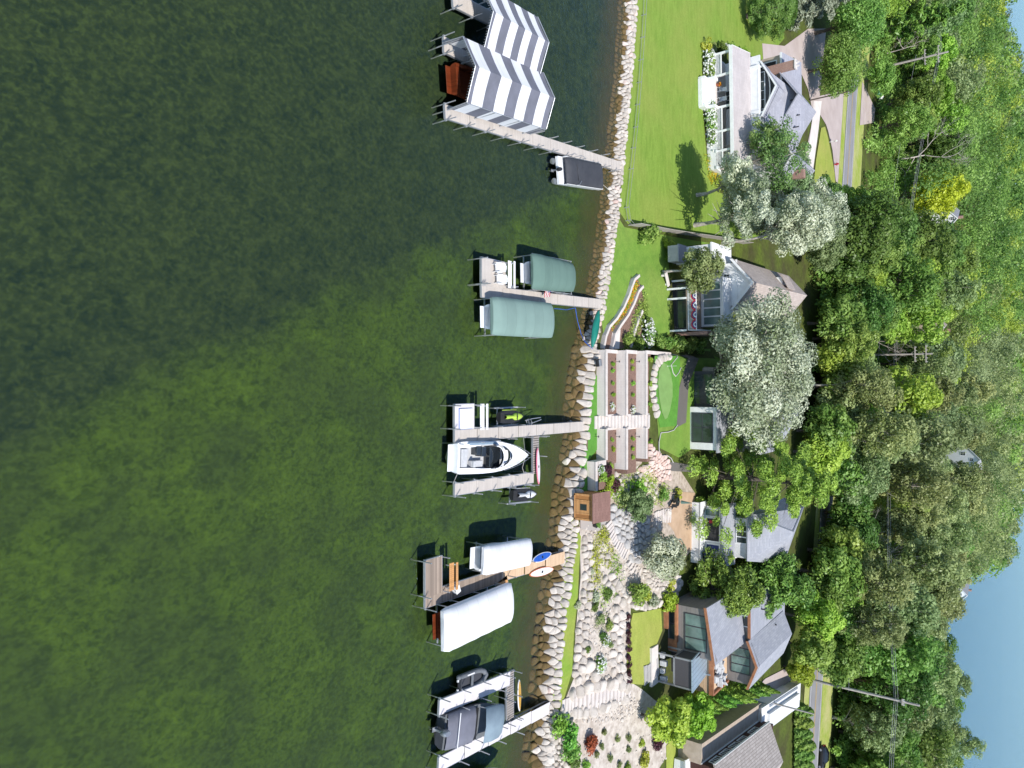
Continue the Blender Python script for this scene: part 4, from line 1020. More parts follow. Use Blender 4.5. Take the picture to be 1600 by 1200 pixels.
m = MB(); m.path([(0, L_ * i / 16, .07 + .425 - .25 * abs(2 * i / 16 - 1) ** 3) for i in range(17)], .018); m.build('keel', M['teal'], t)
m = MB()
for s in (-1, 1): m.path([(s * (.52 * sin(pi * i / 16) ** .7 + .01), L_ * i / 16, .05) for i in range(17)], .025)
m.build('gunwale', M['black'], t)

# grey inflatable dinghy
a, b = P(718, 1071, .5), P(760, 1054, .5); loc, rz, L_ = frame(a, b)
t = empty('inflatable_dinghy', (loc.x, loc.y, .1), rz, 'grey inflatable dinghy tied above the finger dock', 'dinghy')
m = MB()
tube = [(-.62, 0), (-.62, L_ * .3), (-.62, L_ * .62), (-.55, L_ * .78), (-.36, L_ * .92), (0, L_), (.36, L_ * .92), (.55, L_ * .78), (.62, L_ * .62), (.62, L_ * .3), (.62, 0)]
m.path([(x, y, .28 + .15 * max(0, y / L_ - .6)) for x, y in tube], .22, 10)
for x, y in tube: m.ball((x, y, .28 + .15 * max(0, y / L_ - .6)), .22)
m.build('tube', M['hypalon'], t)
m = MB(); m.prism([(-.55, .15), (.55, .15), (.55, L_ * .7), (.3, L_ * .88), (-.3, L_ * .88), (-.55, L_ * .7)], .12, .2); m.box(-.5, .5, .1, .2, .12, .5); m.build('floor', M['canvas_dark'], t)
m = MB(); m.box(-.55, .55, L_ * .42, L_ * .42 + .28, .38, .44); m.build('thwart', M['hypalon'], t)
m = MB()
for s in (-1, 1): m.bar((s * .62, L_ * .25, .51), (s * .62, L_ * .5, .51), .12, .03)
for s in (-.4, .4): m.box(s - .1, s + .1, -.25, -.12, .3, .42)
m.build('grab_strip', M['boardwhite'], t)

# covered motorboat at dock E
a, b = P(690, 1140, .9), P(776, 1120, .9); loc, rz, L_ = frame(a, b); loc = Vector((P(694, 1145, .9).x, P(694, 1145, .9).y, 0)); b = P(776, 1117, .9); rz = atan2(-(b.x - loc.x), b.y - loc.y); L_ = hypot(b.x - loc.x, b.y - loc.y)
t = empty('covered_motorboat', loc, rz, 'motorboat under a dark grey cover with a slate blue top between two pale docks', 'boat')
W = 1.5
st = [(L_ * f, W * b_, .85 + .35 * f * f, -.3 + .7 * max(0, f - .6) ** 1.5 * 2) for f, b_ in ((0, .92), (.25, 1), (.5, 1), (.7, .95), (.85, .78), (.95, .5), (1, .2))]
m = MB(); hull_mb(m, st); m.build('hull', M['canvas_dark'], t); m = MB(); deck_mb(m, st, [0] * 7); m.build('deck', M['hypalon'], t)
m = MB(); m.loft([[(-W * w, L_ * f, .9), (-W * w, L_ * f, 1.0 + h * .5), (-W * w * .5, L_ * f, 1.05 + h), (W * w * .5, L_ * f, 1.05 + h), (W * w, L_ * f, 1.0 + h * .5), (W * w, L_ * f, .9)] for f, w, h in ((.02, .92, .05), (.1, .95, .12), (.25, .97, .22), (.42, .97, .35), (.5, .97, .3))], 0, True, False, False)
m.build('cover', M['canvas_grey'], t)
m = MB(); m.tube((-W * .95, L_ * .18, 1.42), (W * .95, L_ * .18, 1.42), .04); m.build('cover_pole', M['boardwhite'], t)
m = MB(); m.loft([[(-W * w, L_ * f, z - .25), (-W * w * .98, L_ * f, z), (0, L_ * f, z + .16), (W * w * .98, L_ * f, z), (W * w, L_ * f, z - .25)] for f, w, z in ((.56, .96, 2.0), (.7, .98, 2.12), (.85, .93, 2.08), (.95, .8, 1.9))], 0, True, False, False); m.build('top', M['canvas_blue'], t)
m = MB()
for s in (-1, 1):
    m.tube((s * W * .9, L_ * .57, .9), (s * W * .93, L_ * .58, 1.95), .035); m.tube((s * W * .8, L_ * .85, 1.0), (s * W * .9, L_ * .85, 2.0), .035)
m.build('top_frame', M['alu'], t)
m = MB(); m.box(-W * .85, W * .85, L_ * .5, L_ * .56, .9, 1.2); m.build('console', M['black'], t)
outboard(t, -.15, .0, 1.0, colr='steel', s=1.35)
# white stern at the bottom edge
loc = P(716, 1240, .8); loc.z = 0
small_boat(loc, rz, 6.5, 1.15, 'gelcoat', 'white boat mostly below the photo edge at the long pale dock', off=(.2, 0))

# weed mat and mooring rope bits
q = P(905, 500, .1)
t = empty('mooring_rope', (0, 0, 0), 0, 'thin rope running from the pale green canopy to the shore rocks', 'rope')
m = MB(); m.path([tuple(P(x, y, z)) for x, y, z in ((866, 482, .6), (885, 484, .3), (899, 481, .3), (902, 500, .1), (908, 522, .3), (914, 534, .8), (926, 545, 1.1))], .035); m.build('strand', M['boardblue'], t)
# ------------------------------------------------------------------ leaves
def leaf_mesh(name, pts, nrm, size, mat, tone=None, aspect=.6, rs=None, extra=None):
    """diamond leaves at pts (N,3) facing nrm"""
    rs = rs or np.random.RandomState(1); N = len(pts); nrm = nrm / np.maximum(np.linalg.norm(nrm, axis=1, keepdims=True), 1e-6)
    t = rs.normal(size=(N, 3)); t -= nrm * (t * nrm).sum(1, keepdims=True); t /= np.maximum(np.linalg.norm(t, axis=1, keepdims=True), 1e-6)
    b = np.cross(nrm, t); s = (size if hasattr(size, '__len__') else np.full(N, size)) * rs.uniform(.65, 1.35, N); s = s[:, None]
    v = np.stack([pts - t * s, pts + b * s * aspect + nrm * s * .15, pts + t * s, pts - b * s * aspect + nrm * s * .15], 1).reshape(-1, 3)
    me = bpy.data.meshes.new(name); me.vertices.add(4 * N); me.loops.add(4 * N); me.polygons.add(N)
    me.vertices.foreach_set('co', v.astype(np.float32).ravel()); me.loops.foreach_set('vertex_index', np.arange(4 * N, dtype=np.int32))
    me.polygons.foreach_set('loop_start', np.arange(0, 4 * N, 4, dtype=np.int32)); me.polygons.foreach_set('loop_total', np.full(N, 4, dtype=np.int32))
    me.update(calc_edges=True)
    tone = rs.rand(N) if tone is None else tone
    a = me.attributes.new('tone', 'FLOAT', 'POINT'); a.data.foreach_set('value', np.repeat(tone, 4).astype(np.float32))
    me.materials.append(mat); return me
def dirs(rs, n, up=0.0):
    d = rs.normal(size=(n, 3)); d[:, 2] += up; return d / np.linalg.norm(d, axis=1, keepdims=True)
SHM = {}
def shrub_mesh(kd, var, flowers=False):
    key = (kd, var, flowers)
    if key in SHM: return SHM[key]
    rs = np.random.RandomState(hash(kd) % 1000 + var * 17 + 3) if False else np.random.RandomState(sum(map(ord, kd)) + var * 17)
    n = 620; P_, Nn = [], []
    for i in range(11):
        c = dirs(rs, 1, .5)[0] * rs.uniform(.25, .72) * np.array([1, 1, .8]); r = rs.uniform(.28, .45); d = dirs(rs, n // 11 + 14, .6)
        P_.append(c + np.array([0, 0, .45]) + d * r * rs.uniform(.75, 1.05, (len(d), 1))); Nn.append(d * .7 + rs.normal(size=d.shape) * .45 + [0, 0, .4])
    p = np.vstack(P_); nn = np.vstack(Nn); p[:, 2] = np.maximum(p[:, 2], .05)
    SHM[key] = leaf_mesh('foliage', p, nn, .105, L[kd], rs=rs)
    return SHM[key]
def flower_mesh(kd, var):
    key = (kd, var, True)
    if key not in SHM:
        rs = np.random.RandomState(50 + var); P_, Nn = [], []
        for i in range(58):
            d = dirs(rs, 1, .9)[0]; c = d * rs.uniform(.78, 1.0) * np.array([1, 1, .85]) + [0, 0, .45]; q = dirs(rs, 9, .5); P_.append(c + q * .085); Nn.append(q + d * .5)
        SHM[key] = leaf_mesh('blossoms', np.vstack(P_), np.vstack(Nn), .075, L[kd], rs=rs, aspect=.9)
    return SHM[key]
def shrub(x, y, r, h, kd, label, group=None, cat='shrub', flower=None, name='shrub', z=None, world=None):
    q = G(x, y) if world is None else Vector((world[0], world[1], gz(*world[:2])))
    if z is not None: q = P(x, y, z) if world is None else Vector((world[0], world[1], z))
    v = rnd.randrange(3)
    if flower:
        t = empty(name, q, rnd.uniform(0, 6), label, cat, group)
        o = bpy.data.objects.new('foliage', shrub_mesh(kd, v)); C.objects.link(o); o.parent = t
        f = bpy.data.objects.new('blossoms', flower_mesh(flower, v)); C.objects.link(f); f.parent = t
        t.scale = (r, r * rnd.uniform(.9, 1.1), h / 1.25)
        return t
    o = bpy.data.objects.new(name, shrub_mesh(kd, v)); C.objects.link(o); o.location = q; o.rotation_euler = (0, 0, rnd.uniform(0, 6)); o.scale = (r, r * rnd.uniform(.88, 1.12), h / 1.25)
    return tag(o, label, cat, group)
def inside_px(px):
    W = [(lambda q: (q.x, q.y))(G(*p)) for p in px]
    def ins(x, y):
        c = False; j = len(W) - 1
        for i in range(len(W)):
            if (W[i][1] > y) != (W[j][1] > y) and x < (W[j][0] - W[i][0]) * (y - W[i][1]) / (W[j][1] - W[i][1]) + W[i][0]: c = not c
            j = i
        return c
    return W, ins
def leaf_patch(name, px, dens, h, size, kd, up=1.2, clump=.6):
    W, ins = inside_px(px); rs = np.random.RandomState(len(px) * 7 + int(px[0][0]))
    x0, x1 = min(p[0] for p in W), max(p[0] for p in W); y0, y1 = min(p[1] for p in W), max(p[1] for p in W)
    n = int((x1 - x0) * (y1 - y0) * dens); cs = []
    nc = max(3, int((x1 - x0) * (y1 - y0) / clump ** 2 * .8))
    while len(cs) < nc:
        c = (rs.uniform(x0, x1), rs.uniform(y0, y1)); nc -= .02
        if ins(*c): cs.append((c[0], c[1], clump * rs.uniform(.5, 1.2), h * rs.uniform(.5, 1.2)))
    P_, Nn = [], []
    per = max(6, n // max(1, len(cs)))
    for cx, cy, r, hh in cs:
        d = dirs(rs, per, .7); d[:, 2] = np.abs(d[:, 2]); p = np.column_stack([cx + d[:, 0] * r, cy + d[:, 1] * r, np.zeros(per)])
        p[:, 2] = tz(p[:, 0], p[:, 1]) + d[:, 2] * hh + .03; P_.append(p); Nn.append(d + rs.normal(size=d.shape) * .4 + [0, 0, .3])
    o = bpy.data.objects.new(name, leaf_mesh(name, np.vstack(P_), np.vstack(Nn), size, L[kd], rs=rs)); C.objects.link(o); return tag(o, kind='stuff')

# ------------------------------------------------------------------ terraces of the middle garden
YW = [Y1, Y1 + DY, Y1 + 2 * DY]; ZB = [1.1, 1.2 + WH - .06, 1.2 + 2 * WH - .06]; ZTOP = [1.2 + WH, 1.2 + 2 * WH, 1.2 + 3 * WH]
xl = Xof(551, Y1, 1.2); xs0 = Xof(650, Y1, 1.2); xs1 = Xof(670, Y1, 1.2); xe = [Xof(718, Y1, 1.2), Xof(733, YW[1], 2.3), Xof(716, YW[2], 3.4)]
def wall(x0, x1, y0, z0, z1, label, cap=.34, thick=.35, side=False, zcap=.12, zlow=.6):
    t = empty('retaining_wall', ((x0 + x1) / 2, y0, z0), 0, label, 'wall', 'terrace retaining walls'); w = (x1 - x0) / 2
    m = MB(); m.box(-w, w, 0, thick, -zlow, z1 - z0 - zcap); m.build('block_face', M['block'], t)
    m = MB(); n = max(1, round(2 * w / 1.2))
    for i in range(n): m.box(-w + 2 * w * i / n + .004, -w + 2 * w * (i + 1) / n - .004, -.04, cap, z1 - z0 - zcap, z1 - z0 + rnd.uniform(-.004, .004))
    m.build('cap', M['cap'], t); return t
nm = ['lowest', 'middle', 'highest']
for i in range(3):
    wall(xl, xs0, YW[i], ZB[i], ZTOP[i], f'{nm[i]} pale block retaining wall of the terraces on the green canopy side of the steps')
    if i == 0:
        wall(xs1, xe[0], YW[0], ZB[0], ZTOP[0], 'lowest pale block retaining wall between the steps and the wall corner')
    else: wall(xs1, xe[i], YW[i], ZB[i], ZTOP[i], f'{nm[i]} pale block retaining wall of the terraces on the cobble slope side of the steps')
YJ = Yof(917, 1.2); xj = Xof(766, YJ, 1.2)
wall(xe[0], xj, YJ, 1.1, ZTOP[0], 'pale block retaining wall standing forward of the others towards the cedar shed')
t = empty('retaining_wall', (xe[0], (YJ + Y1) / 2, 1.1), 0, 'short return wall joining the forward wall to the lowest terrace wall', 'wall', 'terrace retaining walls')
m = MB(); m.box(0, .35, -(Y1 - YJ) / 2 + .37, (Y1 - YJ) / 2, -.6, WH - .02); m.build('block_face', M['block'], t); m = MB(); m.box(-.03, .5, -(Y1 - YJ) / 2 + .52, (Y1 - YJ) / 2 + .0, WH - .02, WH + .1); m.build('cap', M['cap'], t)
t = empty('retaining_wall', (xl, YW[0], 1.1), 0, 'stepped side wall closing the terraces towards the lot with the green canopies', 'wall', 'terrace retaining walls')
m = MB()
for i in range(3): m.box(-.3, .0, DY * i - .02, DY * (i + 1) + (4 if i == 2 else -.02), -.6, ZTOP[i] - 1.1 - .11)
m.build('block_face', M['block'], t); m = MB()
for i in range(3): m.box(-.34, .05, DY * i - .03, DY * (i + 1) + (4 if i == 2 else -.03), ZTOP[i] - 1.1 - .11, ZTOP[i] - 1.1 + .02)
m.build('cap', M['cap'], t)
def bed(x0, x1, y0, y1, z, mat='mulch', z0=0.8):
    m = MB(); m.box(x0, x1, y0, y1, z0, z); return tag(m.build('planting_bed', M[mat]), kind='structure')
for i in range(3):
    y1 = YW[i + 1] if i < 2 else YW[i] + 1.4
    bed(xl, xs0, YW[i] + .36, y1 - .0, ZTOP[i] - .16); bed(xs1, xe[i] + (.5 if i < 2 else .4), YW[i] + .36, y1, ZTOP[i] - .16)
bed(xe[0] + .36, xj, YJ + .36, Y1 + 2.2, ZTOP[0] - .18)
t = empty('stone_steps', ((xs0 + xs1) / 2, Y1 - .6, 1.1), 0, 'pale straight steps climbing through the three terrace walls', 'steps'); w = (xs1 - xs0) / 2
m = MB(); n = 17; Ls = 2 * DY + 1.5
for i in range(n): m.box(-w, w, Ls * i / n, Ls * (i + 1) / n - .004 if i < n - 1 else Ls, -.5, (ZTOP[2] - 1.1) * (i + 1) / n)
m.build('treads', M['cap'], t)
for sx in (-1, 1):
    m = MB()
    for i in range(3): m.box(sx * (w + .02) - .14, sx * (w + .02) + .14, .6 + DY * i + .52, .6 + DY * (i + 1) - .06, -.3, ZTOP[i] - 1.1 - .1)
    m.build('side_kerb', M['cap'], t)
# perennials in the terrace beds
for i, xx in ((0, 958), (1, 990)):
    for j, yy in enumerate((566, 577, 597, 615, 637, 686, 702, 717)):
        Y = YW[i] + 1.45; X = Xof(yy, Y, ZTOP[i])
        if X > xe[i] - .2: continue
        fl = 'flower' if yy in (637,) else None
        shrub(0, 0, .36 if not fl else .55, .42, 'light' if j % 3 else 'bright', 'white flowering clump at the step end of a terrace bed' if fl else 'small green perennial clump in the mulch of a terrace bed', 'perennials in the terrace beds', 'plant', fl, 'perennial', ZTOP[i] - .16, (X + rnd.uniform(-.2, .2), Y + rnd.uniform(-.15, .15)))
for yy in (562, 600, 632, 690): shrub(0, 0, .4, .5, 'light', 'green perennial behind the highest terrace wall', 'perennials behind the top wall', 'plant', None, 'perennial', ZTOP[2] - .16, (Xof(yy, YW[2] + .9, ZTOP[2]), YW[2] + .9))
for k_, (dx, dy, r, kd, fl, lab) in enumerate(((.9, .9, .6, 'mid', 'flower', 'white flowering plant behind the forward wall'), (1.7, 1.3, .8, 'light', None, 'light green plant behind the forward wall'), (1.2, 2.3, .8, 'plum', None, 'dark purple plant behind the forward wall'), (2.2, 2.6, .9, 'bright', None, 'bright green plant beside the cedar shed'), (.7, 3.2, .5, 'light', None, 'small plant in the corner of the lowest terrace bed'))): shrub(0, 0, r, r, kd, lab, None, 'plant', fl, 'perennial', ZTOP[0] - .2, (xe[0] + dx, YJ + dy))
# garden lights on the caps
for i in range(3):
    for yy in (565, 682):
        t = empty('garden_light', (Xof(yy, YW[i] - .5, ZB[i] + .05), YW[i] - .45, ZB[i] + .1 if i else 1.2), 0, f'small dark garden light in front of the {nm[i]} terrace wall ' + ('near its side wall' if yy < 600 else 'just past the steps'), 'light', 'garden lights by the terrace walls')
        m = MB(); m.tube((0, 0, 0), (0, 0, .45), .025); m.build('stem', M['black'], t); m = MB(); m.tube((0, 0, .42), (0, 0, .5), .13, .05, 10); m.build('shade', M['black'], t)
# putting green with its boulder edge
drape('turf', [(1022, 556), (1060, 556), (1060, 610), (1056, 665), (1030, 668), (1026, 650), (1020, 600)], M['turf'], .10)
drape('putting_green', [(1034, 566), (1041, 570), (1046, 582), (1049, 600), (1049, 620), (1045, 641), (1041, 653), (1037, 655), (1032, 643), (1028, 620), (1026, 598), (1028, 578)], M['putt'], .16, .4)
t = empty('putting_pin', G(1041, 572), 0, 'thin white pin standing in the putting green', 'golf pin'); m = MB(); m.tube((0, 0, 0), (0, 0, 1.3), .02); m.build('stick', M['boardwhite'], t); m = MB(); m.tube((0, 0, .0), (0, 0, .2), .06); m.build('cup', M['boardwhite'], t)
def hose(px, label, r=.06, mat='rope', name='garden_edging', cat='edging'):
    t = empty(name, (0, 0, 0), 0, label, cat); m = MB(); pts = [G(*p) for p in px]; out = []
    for a, b in zip(pts[:-1], pts[1:]):
        for i in range(6): q = a.lerp(b, i / 6); out.append((q.x, q.y, gz(q.x, q.y) + .14))
    m.path(out, r); m.build('strand', M[mat], t)
hose([(1046, 553), (1047, 570), (1050, 583), (1054, 588), (1059, 582), (1063, 573)], 'pale curved edging loop at the top end of the putting green')
hose([(1057, 664), (1051, 672), (1042, 675), (1031, 676), (1028, 690), (1028, 703), (1032, 712), (1040, 711), (1047, 716), (1051, 724)], 'pale winding edging from the putting green to the cobble slope')

# ------------------------------------------------------------------ curved garden walls, canoe bed
def low_wall(px, w, h, label, mat='cap'):
    t = empty('garden_wall', (0, 0, 0), 0, label, 'wall', 'curved garden walls'); pts = [G(*p) for p in px]; sm = []
    for a, b in zip(pts[:-1], pts[1:]): sm += [a.lerp(b, i / 5) for i in range(5)]
    sm.append(pts[-1]); rings = []
    for i, q in enumerate(sm):
        d = (sm[min(i + 1, len(sm) - 1)] - sm[max(i - 1, 0)]); d.z = 0; d.normalize(); n = Vector((-d.y, d.x, 0)) * w / 2; z = gz(q.x, q.y)
        rings.append([(q.x - n.x, q.y - n.y, z - .3), (q.x + n.x, q.y + n.y, z - .3), (q.x + n.x, q.y + n.y, z + h), (q.x - n.x, q.y - n.y, z + h)])
    m = MB(); m.loft(rings, 0, False); m.build('stones', M[mat], t, bevel=.03)
low_wall([(994, 431), (987, 437), (983, 447), (978, 462), (970, 480), (959, 498), (948, 510), (942, 525), (938, 545)], .34, .5, 'pale curved garden wall nearest the lake with orange flowers behind it')
low_wall([(1000, 448), (993, 456), (986, 474), (977, 492), (965, 509), (957, 522), (952, 546)], .34, .5, 'pale curved garden wall behind the orange flowers')
low_wall([(999, 486), (993, 500), (988, 515), (984, 530), (980, 547)], .34, .5, 'pale short garden wall nearest the white flowering bushes')
drape('mulch_bed', [(994, 433), (1000, 447), (1005, 470), (1003, 500), (998, 545), (940, 545), (945, 520), (960, 500), (978, 470), (986, 445)], M['mulch'], .1)
drape('paved_bed', [(955, 520), (968, 515), (966, 545), (952, 545)], M['concrete'], .13)
leaf_patch('flower_bed', [(992, 437), (996, 450), (988, 470), (975, 490), (962, 505), (954, 515), (950, 508), (966, 488), (981, 463), (987, 445)], 55, .28, .07, 'gold', clump=.3)
leaf_patch('flower_bed_greens', [(992, 437), (996, 450), (988, 470), (975, 490), (962, 505), (954, 515), (950, 508), (966, 488), (981, 463), (987, 445)], 60, .25, .08, 'light', clump=.35)
leaf_patch('bed_greens', [(1003, 455), (1010, 480), (1005, 500), (996, 520), (990, 545), (970, 545), (980, 520), (990, 495), (998, 470)], 50, .6, .1, 'mid', clump=.55)
for x, y, r in ((1004, 507, 1.05), (1007, 520, 1.1), (1005, 534, .95)): shrub(x, y, r, 1.3, 'mid', 'bush smothered in white blossom between the curved walls and the brick-sided house', 'white blossom bushes', 'shrub', 'flower', 'hydrangea')
for x, y, r, h in ((976, 530, 1.0, 1.2), (988, 536, 1.2, 1.4), (1022, 537, 1.2, 1.3), (1036, 536, 1.3, 1.6), (1052, 537, 1.3, 1.7), (1068, 536, 1.4, 1.8), (1082, 540, 1.4, 1.9)): shrub(x, y, r, h, 'mid', 'dark green bush in the hedge between the brick-sided house and the terraces', 'hedge bushes beside the terraces', 'shrub')

# ------------------------------------------------------------------ cedar shed
ys = Yof(899, 1.35); X0, X1 = Xof(771, ys, 1.35), Xof(811, ys, 1.35)
t = empty('shed', ((X0 + X1) / 2, ys, 1.2), 0, 'small cedar shed with a brown sloping roof standing by the seawall', 'shed'); w = (X1 - X0) / 2; zf = zof(929, ys) - 1.2; zb_ = zf + .1; D = 2.3
m = MB(); m.prism([(-w, 0), (w, 0), (w, D), (-w, D)], 0, zf - .06); m.build('wall', M['cedar'], t)
m = MB()
for x0, x1, z0, z1 in ((-w - .03, -w + .16, 0, zf - .1), (w - .16, w + .03, 0, zf - .1), (-w, w, 0, .14), (-w + .16, w - .16, zf - .35, zf - .1), (-.75, -.6, .14, zf - .4), (.6, .75, .14, zf - .4), (-.6, .6, zf - .6, zf - .45)): m.box(x0, x1, -.05, -.002, z0, z1)
m.build('trim', M['newwood'], t)
d_ = MB(); d_.box(-.58, .58, -.035, -.002, .14, zf - .62); do = d_.build('door', M['newwood'], t); m = MB(); m.box(-.32, .32, -.05, -.036, .75, zf - .9); m.build('pane', M['glass'], do)
m = MB(); m.slab([(-w - .2, -.3, zf - .02), (w + .2, -.3, zf - .02), (w + .2, D + .2, zb_ + .35), (-w - .2, D + .2, zb_ + .35)], .1); m.build('roof', M['roof_mauve'], t)
drape('paving', [(905, 811), (946, 812), (945, 826), (930, 830), (906, 826)], M['step'], .12)
q = G(926, 820); t = empty('garden_pot', q, 0, 'dark pot of foliage at the foot of the cedar shed', 'plant pot'); m = MB(); m.tube((0, 0, .05), (0, 0, .5), .2, .3, 12); m.build('pot', M['black'], t)
o = bpy.data.objects.new('foliage', shrub_mesh('mid', 1)); C.objects.link(o); o.parent = t; o.location = (0, 0, .45); o.scale = (.4, .4, .4)

# ------------------------------------------------------------------ steps of the rock gardens
def stair_path(px, n, w, label, mat, tread=.42, th=.16, name='garden_steps'):
    pts = [G(*p) for p in px]; Ls = [0]
    for a, b in zip(pts[:-1], pts[1:]): Ls.append(Ls[-1] + hypot((b - a).x, (b - a).y))
    t = empty(name, (0, 0, 0), 0, label, 'steps'); m = MB()
    for i in range(n):
        d = Ls[-1] * (i + .5) / n; k_ = max(j for j in range(len(Ls)) if Ls[j] <= d); a, b = pts[k_], pts[min(k_ + 1, len(pts) - 1)]
        f = (d - Ls[k_]) / max(1e-4, Ls[min(k_ + 1, len(Ls) - 1)] - Ls[k_]); q = a.lerp(b, f); dr = (b - a); dr.z = 0; dr.normalize(); nr = Vector((-dr.y, dr.x, 0)) * w / 2 * rnd.uniform(.9, 1.08); dr = dr * tread / 2
        z = gz(q.x, q.y) + .16
        p4 = [q - dr - nr, q + dr - nr, q + dr + nr, q - dr + nr]; p4 = [(p.x + rnd.uniform(-.04, .04), p.y + rnd.uniform(-.04, .04)) for p in p4]
        m.prism(p4, z - th - .25, z + rnd.uniform(-.02, .02))
    m.build('treads', M[mat], t); return t
stair_path([(950, 815), (955, 830), (963, 845), (972, 858), (979, 868)], 13, 1.5, 'curving steps with dark risers through the shaded cobbles', 'cap', .36)
stair_path([(984, 872), (990, 888), (998, 900)], 5, 1.7, 'short flight of pale steps below the round silver tree', 'cap', .4)
stair_path([(1022, 812), (1035, 806), (1048, 805)], 7, 1.6, 'short flight of plank-like steps climbing to the sandy yard', 'cap', .4)
stair_path([(876, 1110), (892, 1104), (910, 1098), (928, 1093), (948, 1088), (966, 1082), (985, 1076)], 19, 2.0, 'long pale stone steps climbing from the grass strip to the upper lawn', 'cap', .5)
stair_path([(1005, 1056), (1018, 1048), (1028, 1040)], 5, 2.0, 'shaded grey stone steps at the corner of the upper lawn', 'stone_grey', .6)

# ------------------------------------------------------------------ planting
for i, (x, y) in enumerate([(1099, 90), (1100, 99), (1101, 108), (1101, 116)]): shrub(x, y, 1.15, 1.5, 'mid', 'white hydrangea in the row left of the porch steps of the grey-roofed house' if False else 'white hydrangea in the short row above the wide porch steps', 'hydrangeas above the porch steps', 'shrub', 'flower', 'hydrangea')
for x, y in [(1101, 168), (1102, 177), (1103, 186), (1104, 195), (1105, 204), (1106, 213), (1107, 222), (1108, 231)]: shrub(x, y, 1.15, 1.5, 'mid', 'white hydrangea in the long row below the wide porch steps', 'hydrangeas below the porch steps', 'shrub', 'flower', 'hydrangea')
for x, y, r, h, kd, lab in [(1097, 72, 1.2, 1.5, 'lime', 'yellow-green shrub at the top corner of the porch'), (1108, 76, .9, 1.2, 'olive', 'olive shrub beside the yellow-green one at the porch corner'), (1122, 77, 1.2, 1.3, 'dark', 'dark low shrub by the end of the porch roof'), (1137, 80, 1.2, 1.3, 'mid', 'green shrub by the end of the porch roof'), (1153, 83, 1.0, 1.4, 'light', 'light green shrub behind the end of the porch roof'),
    (1182, 108, 1.5, 2.0, 'dark', 'dark bush between the porch roof and the gabled wing'), (1174, 116, .8, 1.4, 'light', 'light green bush behind the porch roof'), (999, 366, 1.45, 2.5, 'mid', 'round dark green bush standing alone by the lawn fence'),
    (1036, 384, .95, 1.1, 'bright', 'bright yellow-green bush near the white side wing'), (1046, 384, .8, .9, 'light', 'light green bush against the white side wing'), (1040, 402, .9, .8, 'bright', 'small bright bush on the corner of the side wing'), (1062, 480, 1.0, 1.3, 'bright', 'bright green bush in front of the screened lower porch'), (1066, 497, 1.2, 1.5, 'mid', 'green bush at the foot of the deck with bunting'),
    (941, 772, 1.2, 1.3, 'bright', 'bright green bush behind the cedar shed'), (956, 758, 1.0, .9, 'plum', 'dark purple bush at the end of the forward wall'), (990, 764, 1.5, 1.5, 'light', 'light green bush among the cobbles'), (972, 778, 1.2, 1.2, 'olive', 'olive bush on the cobble slope'), (1030, 772, 1.1, 1.1, 'mid', 'green bush at the edge of the sandy yard'), (1056, 772, .8, .9, 'lime', 'yellow-green bush at the corner of the sandy yard'),
    (984, 924, 1.75, 2.0, 'mid', 'round dense green bush above the ground cover'), (1003, 928, 1.1, 1.1, 'lime', 'yellow-green bush beside the round dense bush'), (1016, 936, 1.0, 1.0, 'silver', 'pale silver bush at the top edge of the upper lawn'), (1036, 938, 1.7, 1.8, 'bright', 'spiky bright green bush at the corner of the dark modern house'), (1044, 912, 1.0, 1.0, 'lime', 'yellow bush under the cedar trees'),
    (913, 1013, .65, .8, 'dark', 'single dark green bush on the pale gravel'), (934, 968, .8, .7, 'olive', 'olive tuft among the boulders below the upper lawn'), (948, 975, .7, .7, 'mid', 'green tuft at the boulder row below the upper lawn'), (938, 992, .6, .7, 'dark', 'dark clump next to the white flowers on the gravel'), (951, 1006, .55, .6, 'olive', 'small olive bush on the gravel near the white flowers'),
    (866, 1130, 1.4, 1.5, 'juniper', 'spreading dark green juniper at the foot of the stone steps'), (876, 1148, 1.7, 2.0, 'juniper', 'large spreading juniper beside the seawall'), (882, 1168, 1.5, 1.7, 'mid', 'green bush next to the rust coloured bush'), (886, 1186, 1.2, 1.3, 'dark', 'dark green bush nearest the bottom edge of the photo'), (912, 1196, .8, .7, 'light', 'light green bush near the bottom edge on the gravel'),
    (917, 1158, 1.25, 1.3, 'rust', 'rust brown bush on the gravel bed'), (1022, 1160, 1.1, 1.1, 'plum', 'dark plum bush beside the worn grass path'), (1003, 1182, 1.1, 1.0, 'lime', 'yellow-green bush low on the gravel bed'), (1000, 1160, .6, .6, 'lime', 'small yellow-green tuft on the gravel bed'), (978, 1198, .7, .7, 'lime', 'yellow-green tuft at the bottom edge of the photo'),
    (900, 945, .6, .5, 'silver', 'grey-green clump on the lower edge of the ground cover'), (922, 893, .55, .5, 'silver', 'silver clump in the middle of the ground cover'), (945, 926, 1.0, .9, 'dark', 'dark green clump at the end of the ground cover'), (925, 930, .9, .8, 'silver', 'grey clump beside the boulder row'), (927, 948, .7, .6, 'dark', 'dark clump below the grey one')]:
    shrub(x, y, r, h, kd, lab)
shrub(942, 1000, .75, .8, 'mid', 'white flowering clump on the pale gravel', None, 'shrub', 'flower', 'flowering_shrub')
shrub(933, 1037, .95, 1.0, 'light', 'larger bush dotted with white flowers on the pale gravel', None, 'shrub', 'flower', 'flowering_shrub')
shrub(1126, 76, .6, 1.3, 'mid', 'single white hydrangea beside the dark shrub at the porch end', None, 'shrub', 'flower', 'hydrangea')
shrub(1176, 124, .8, 1.5, 'mid', 'white hydrangea squeezed between the porch roof and the balcony', None, 'shrub', 'flower', 'hydrangea')
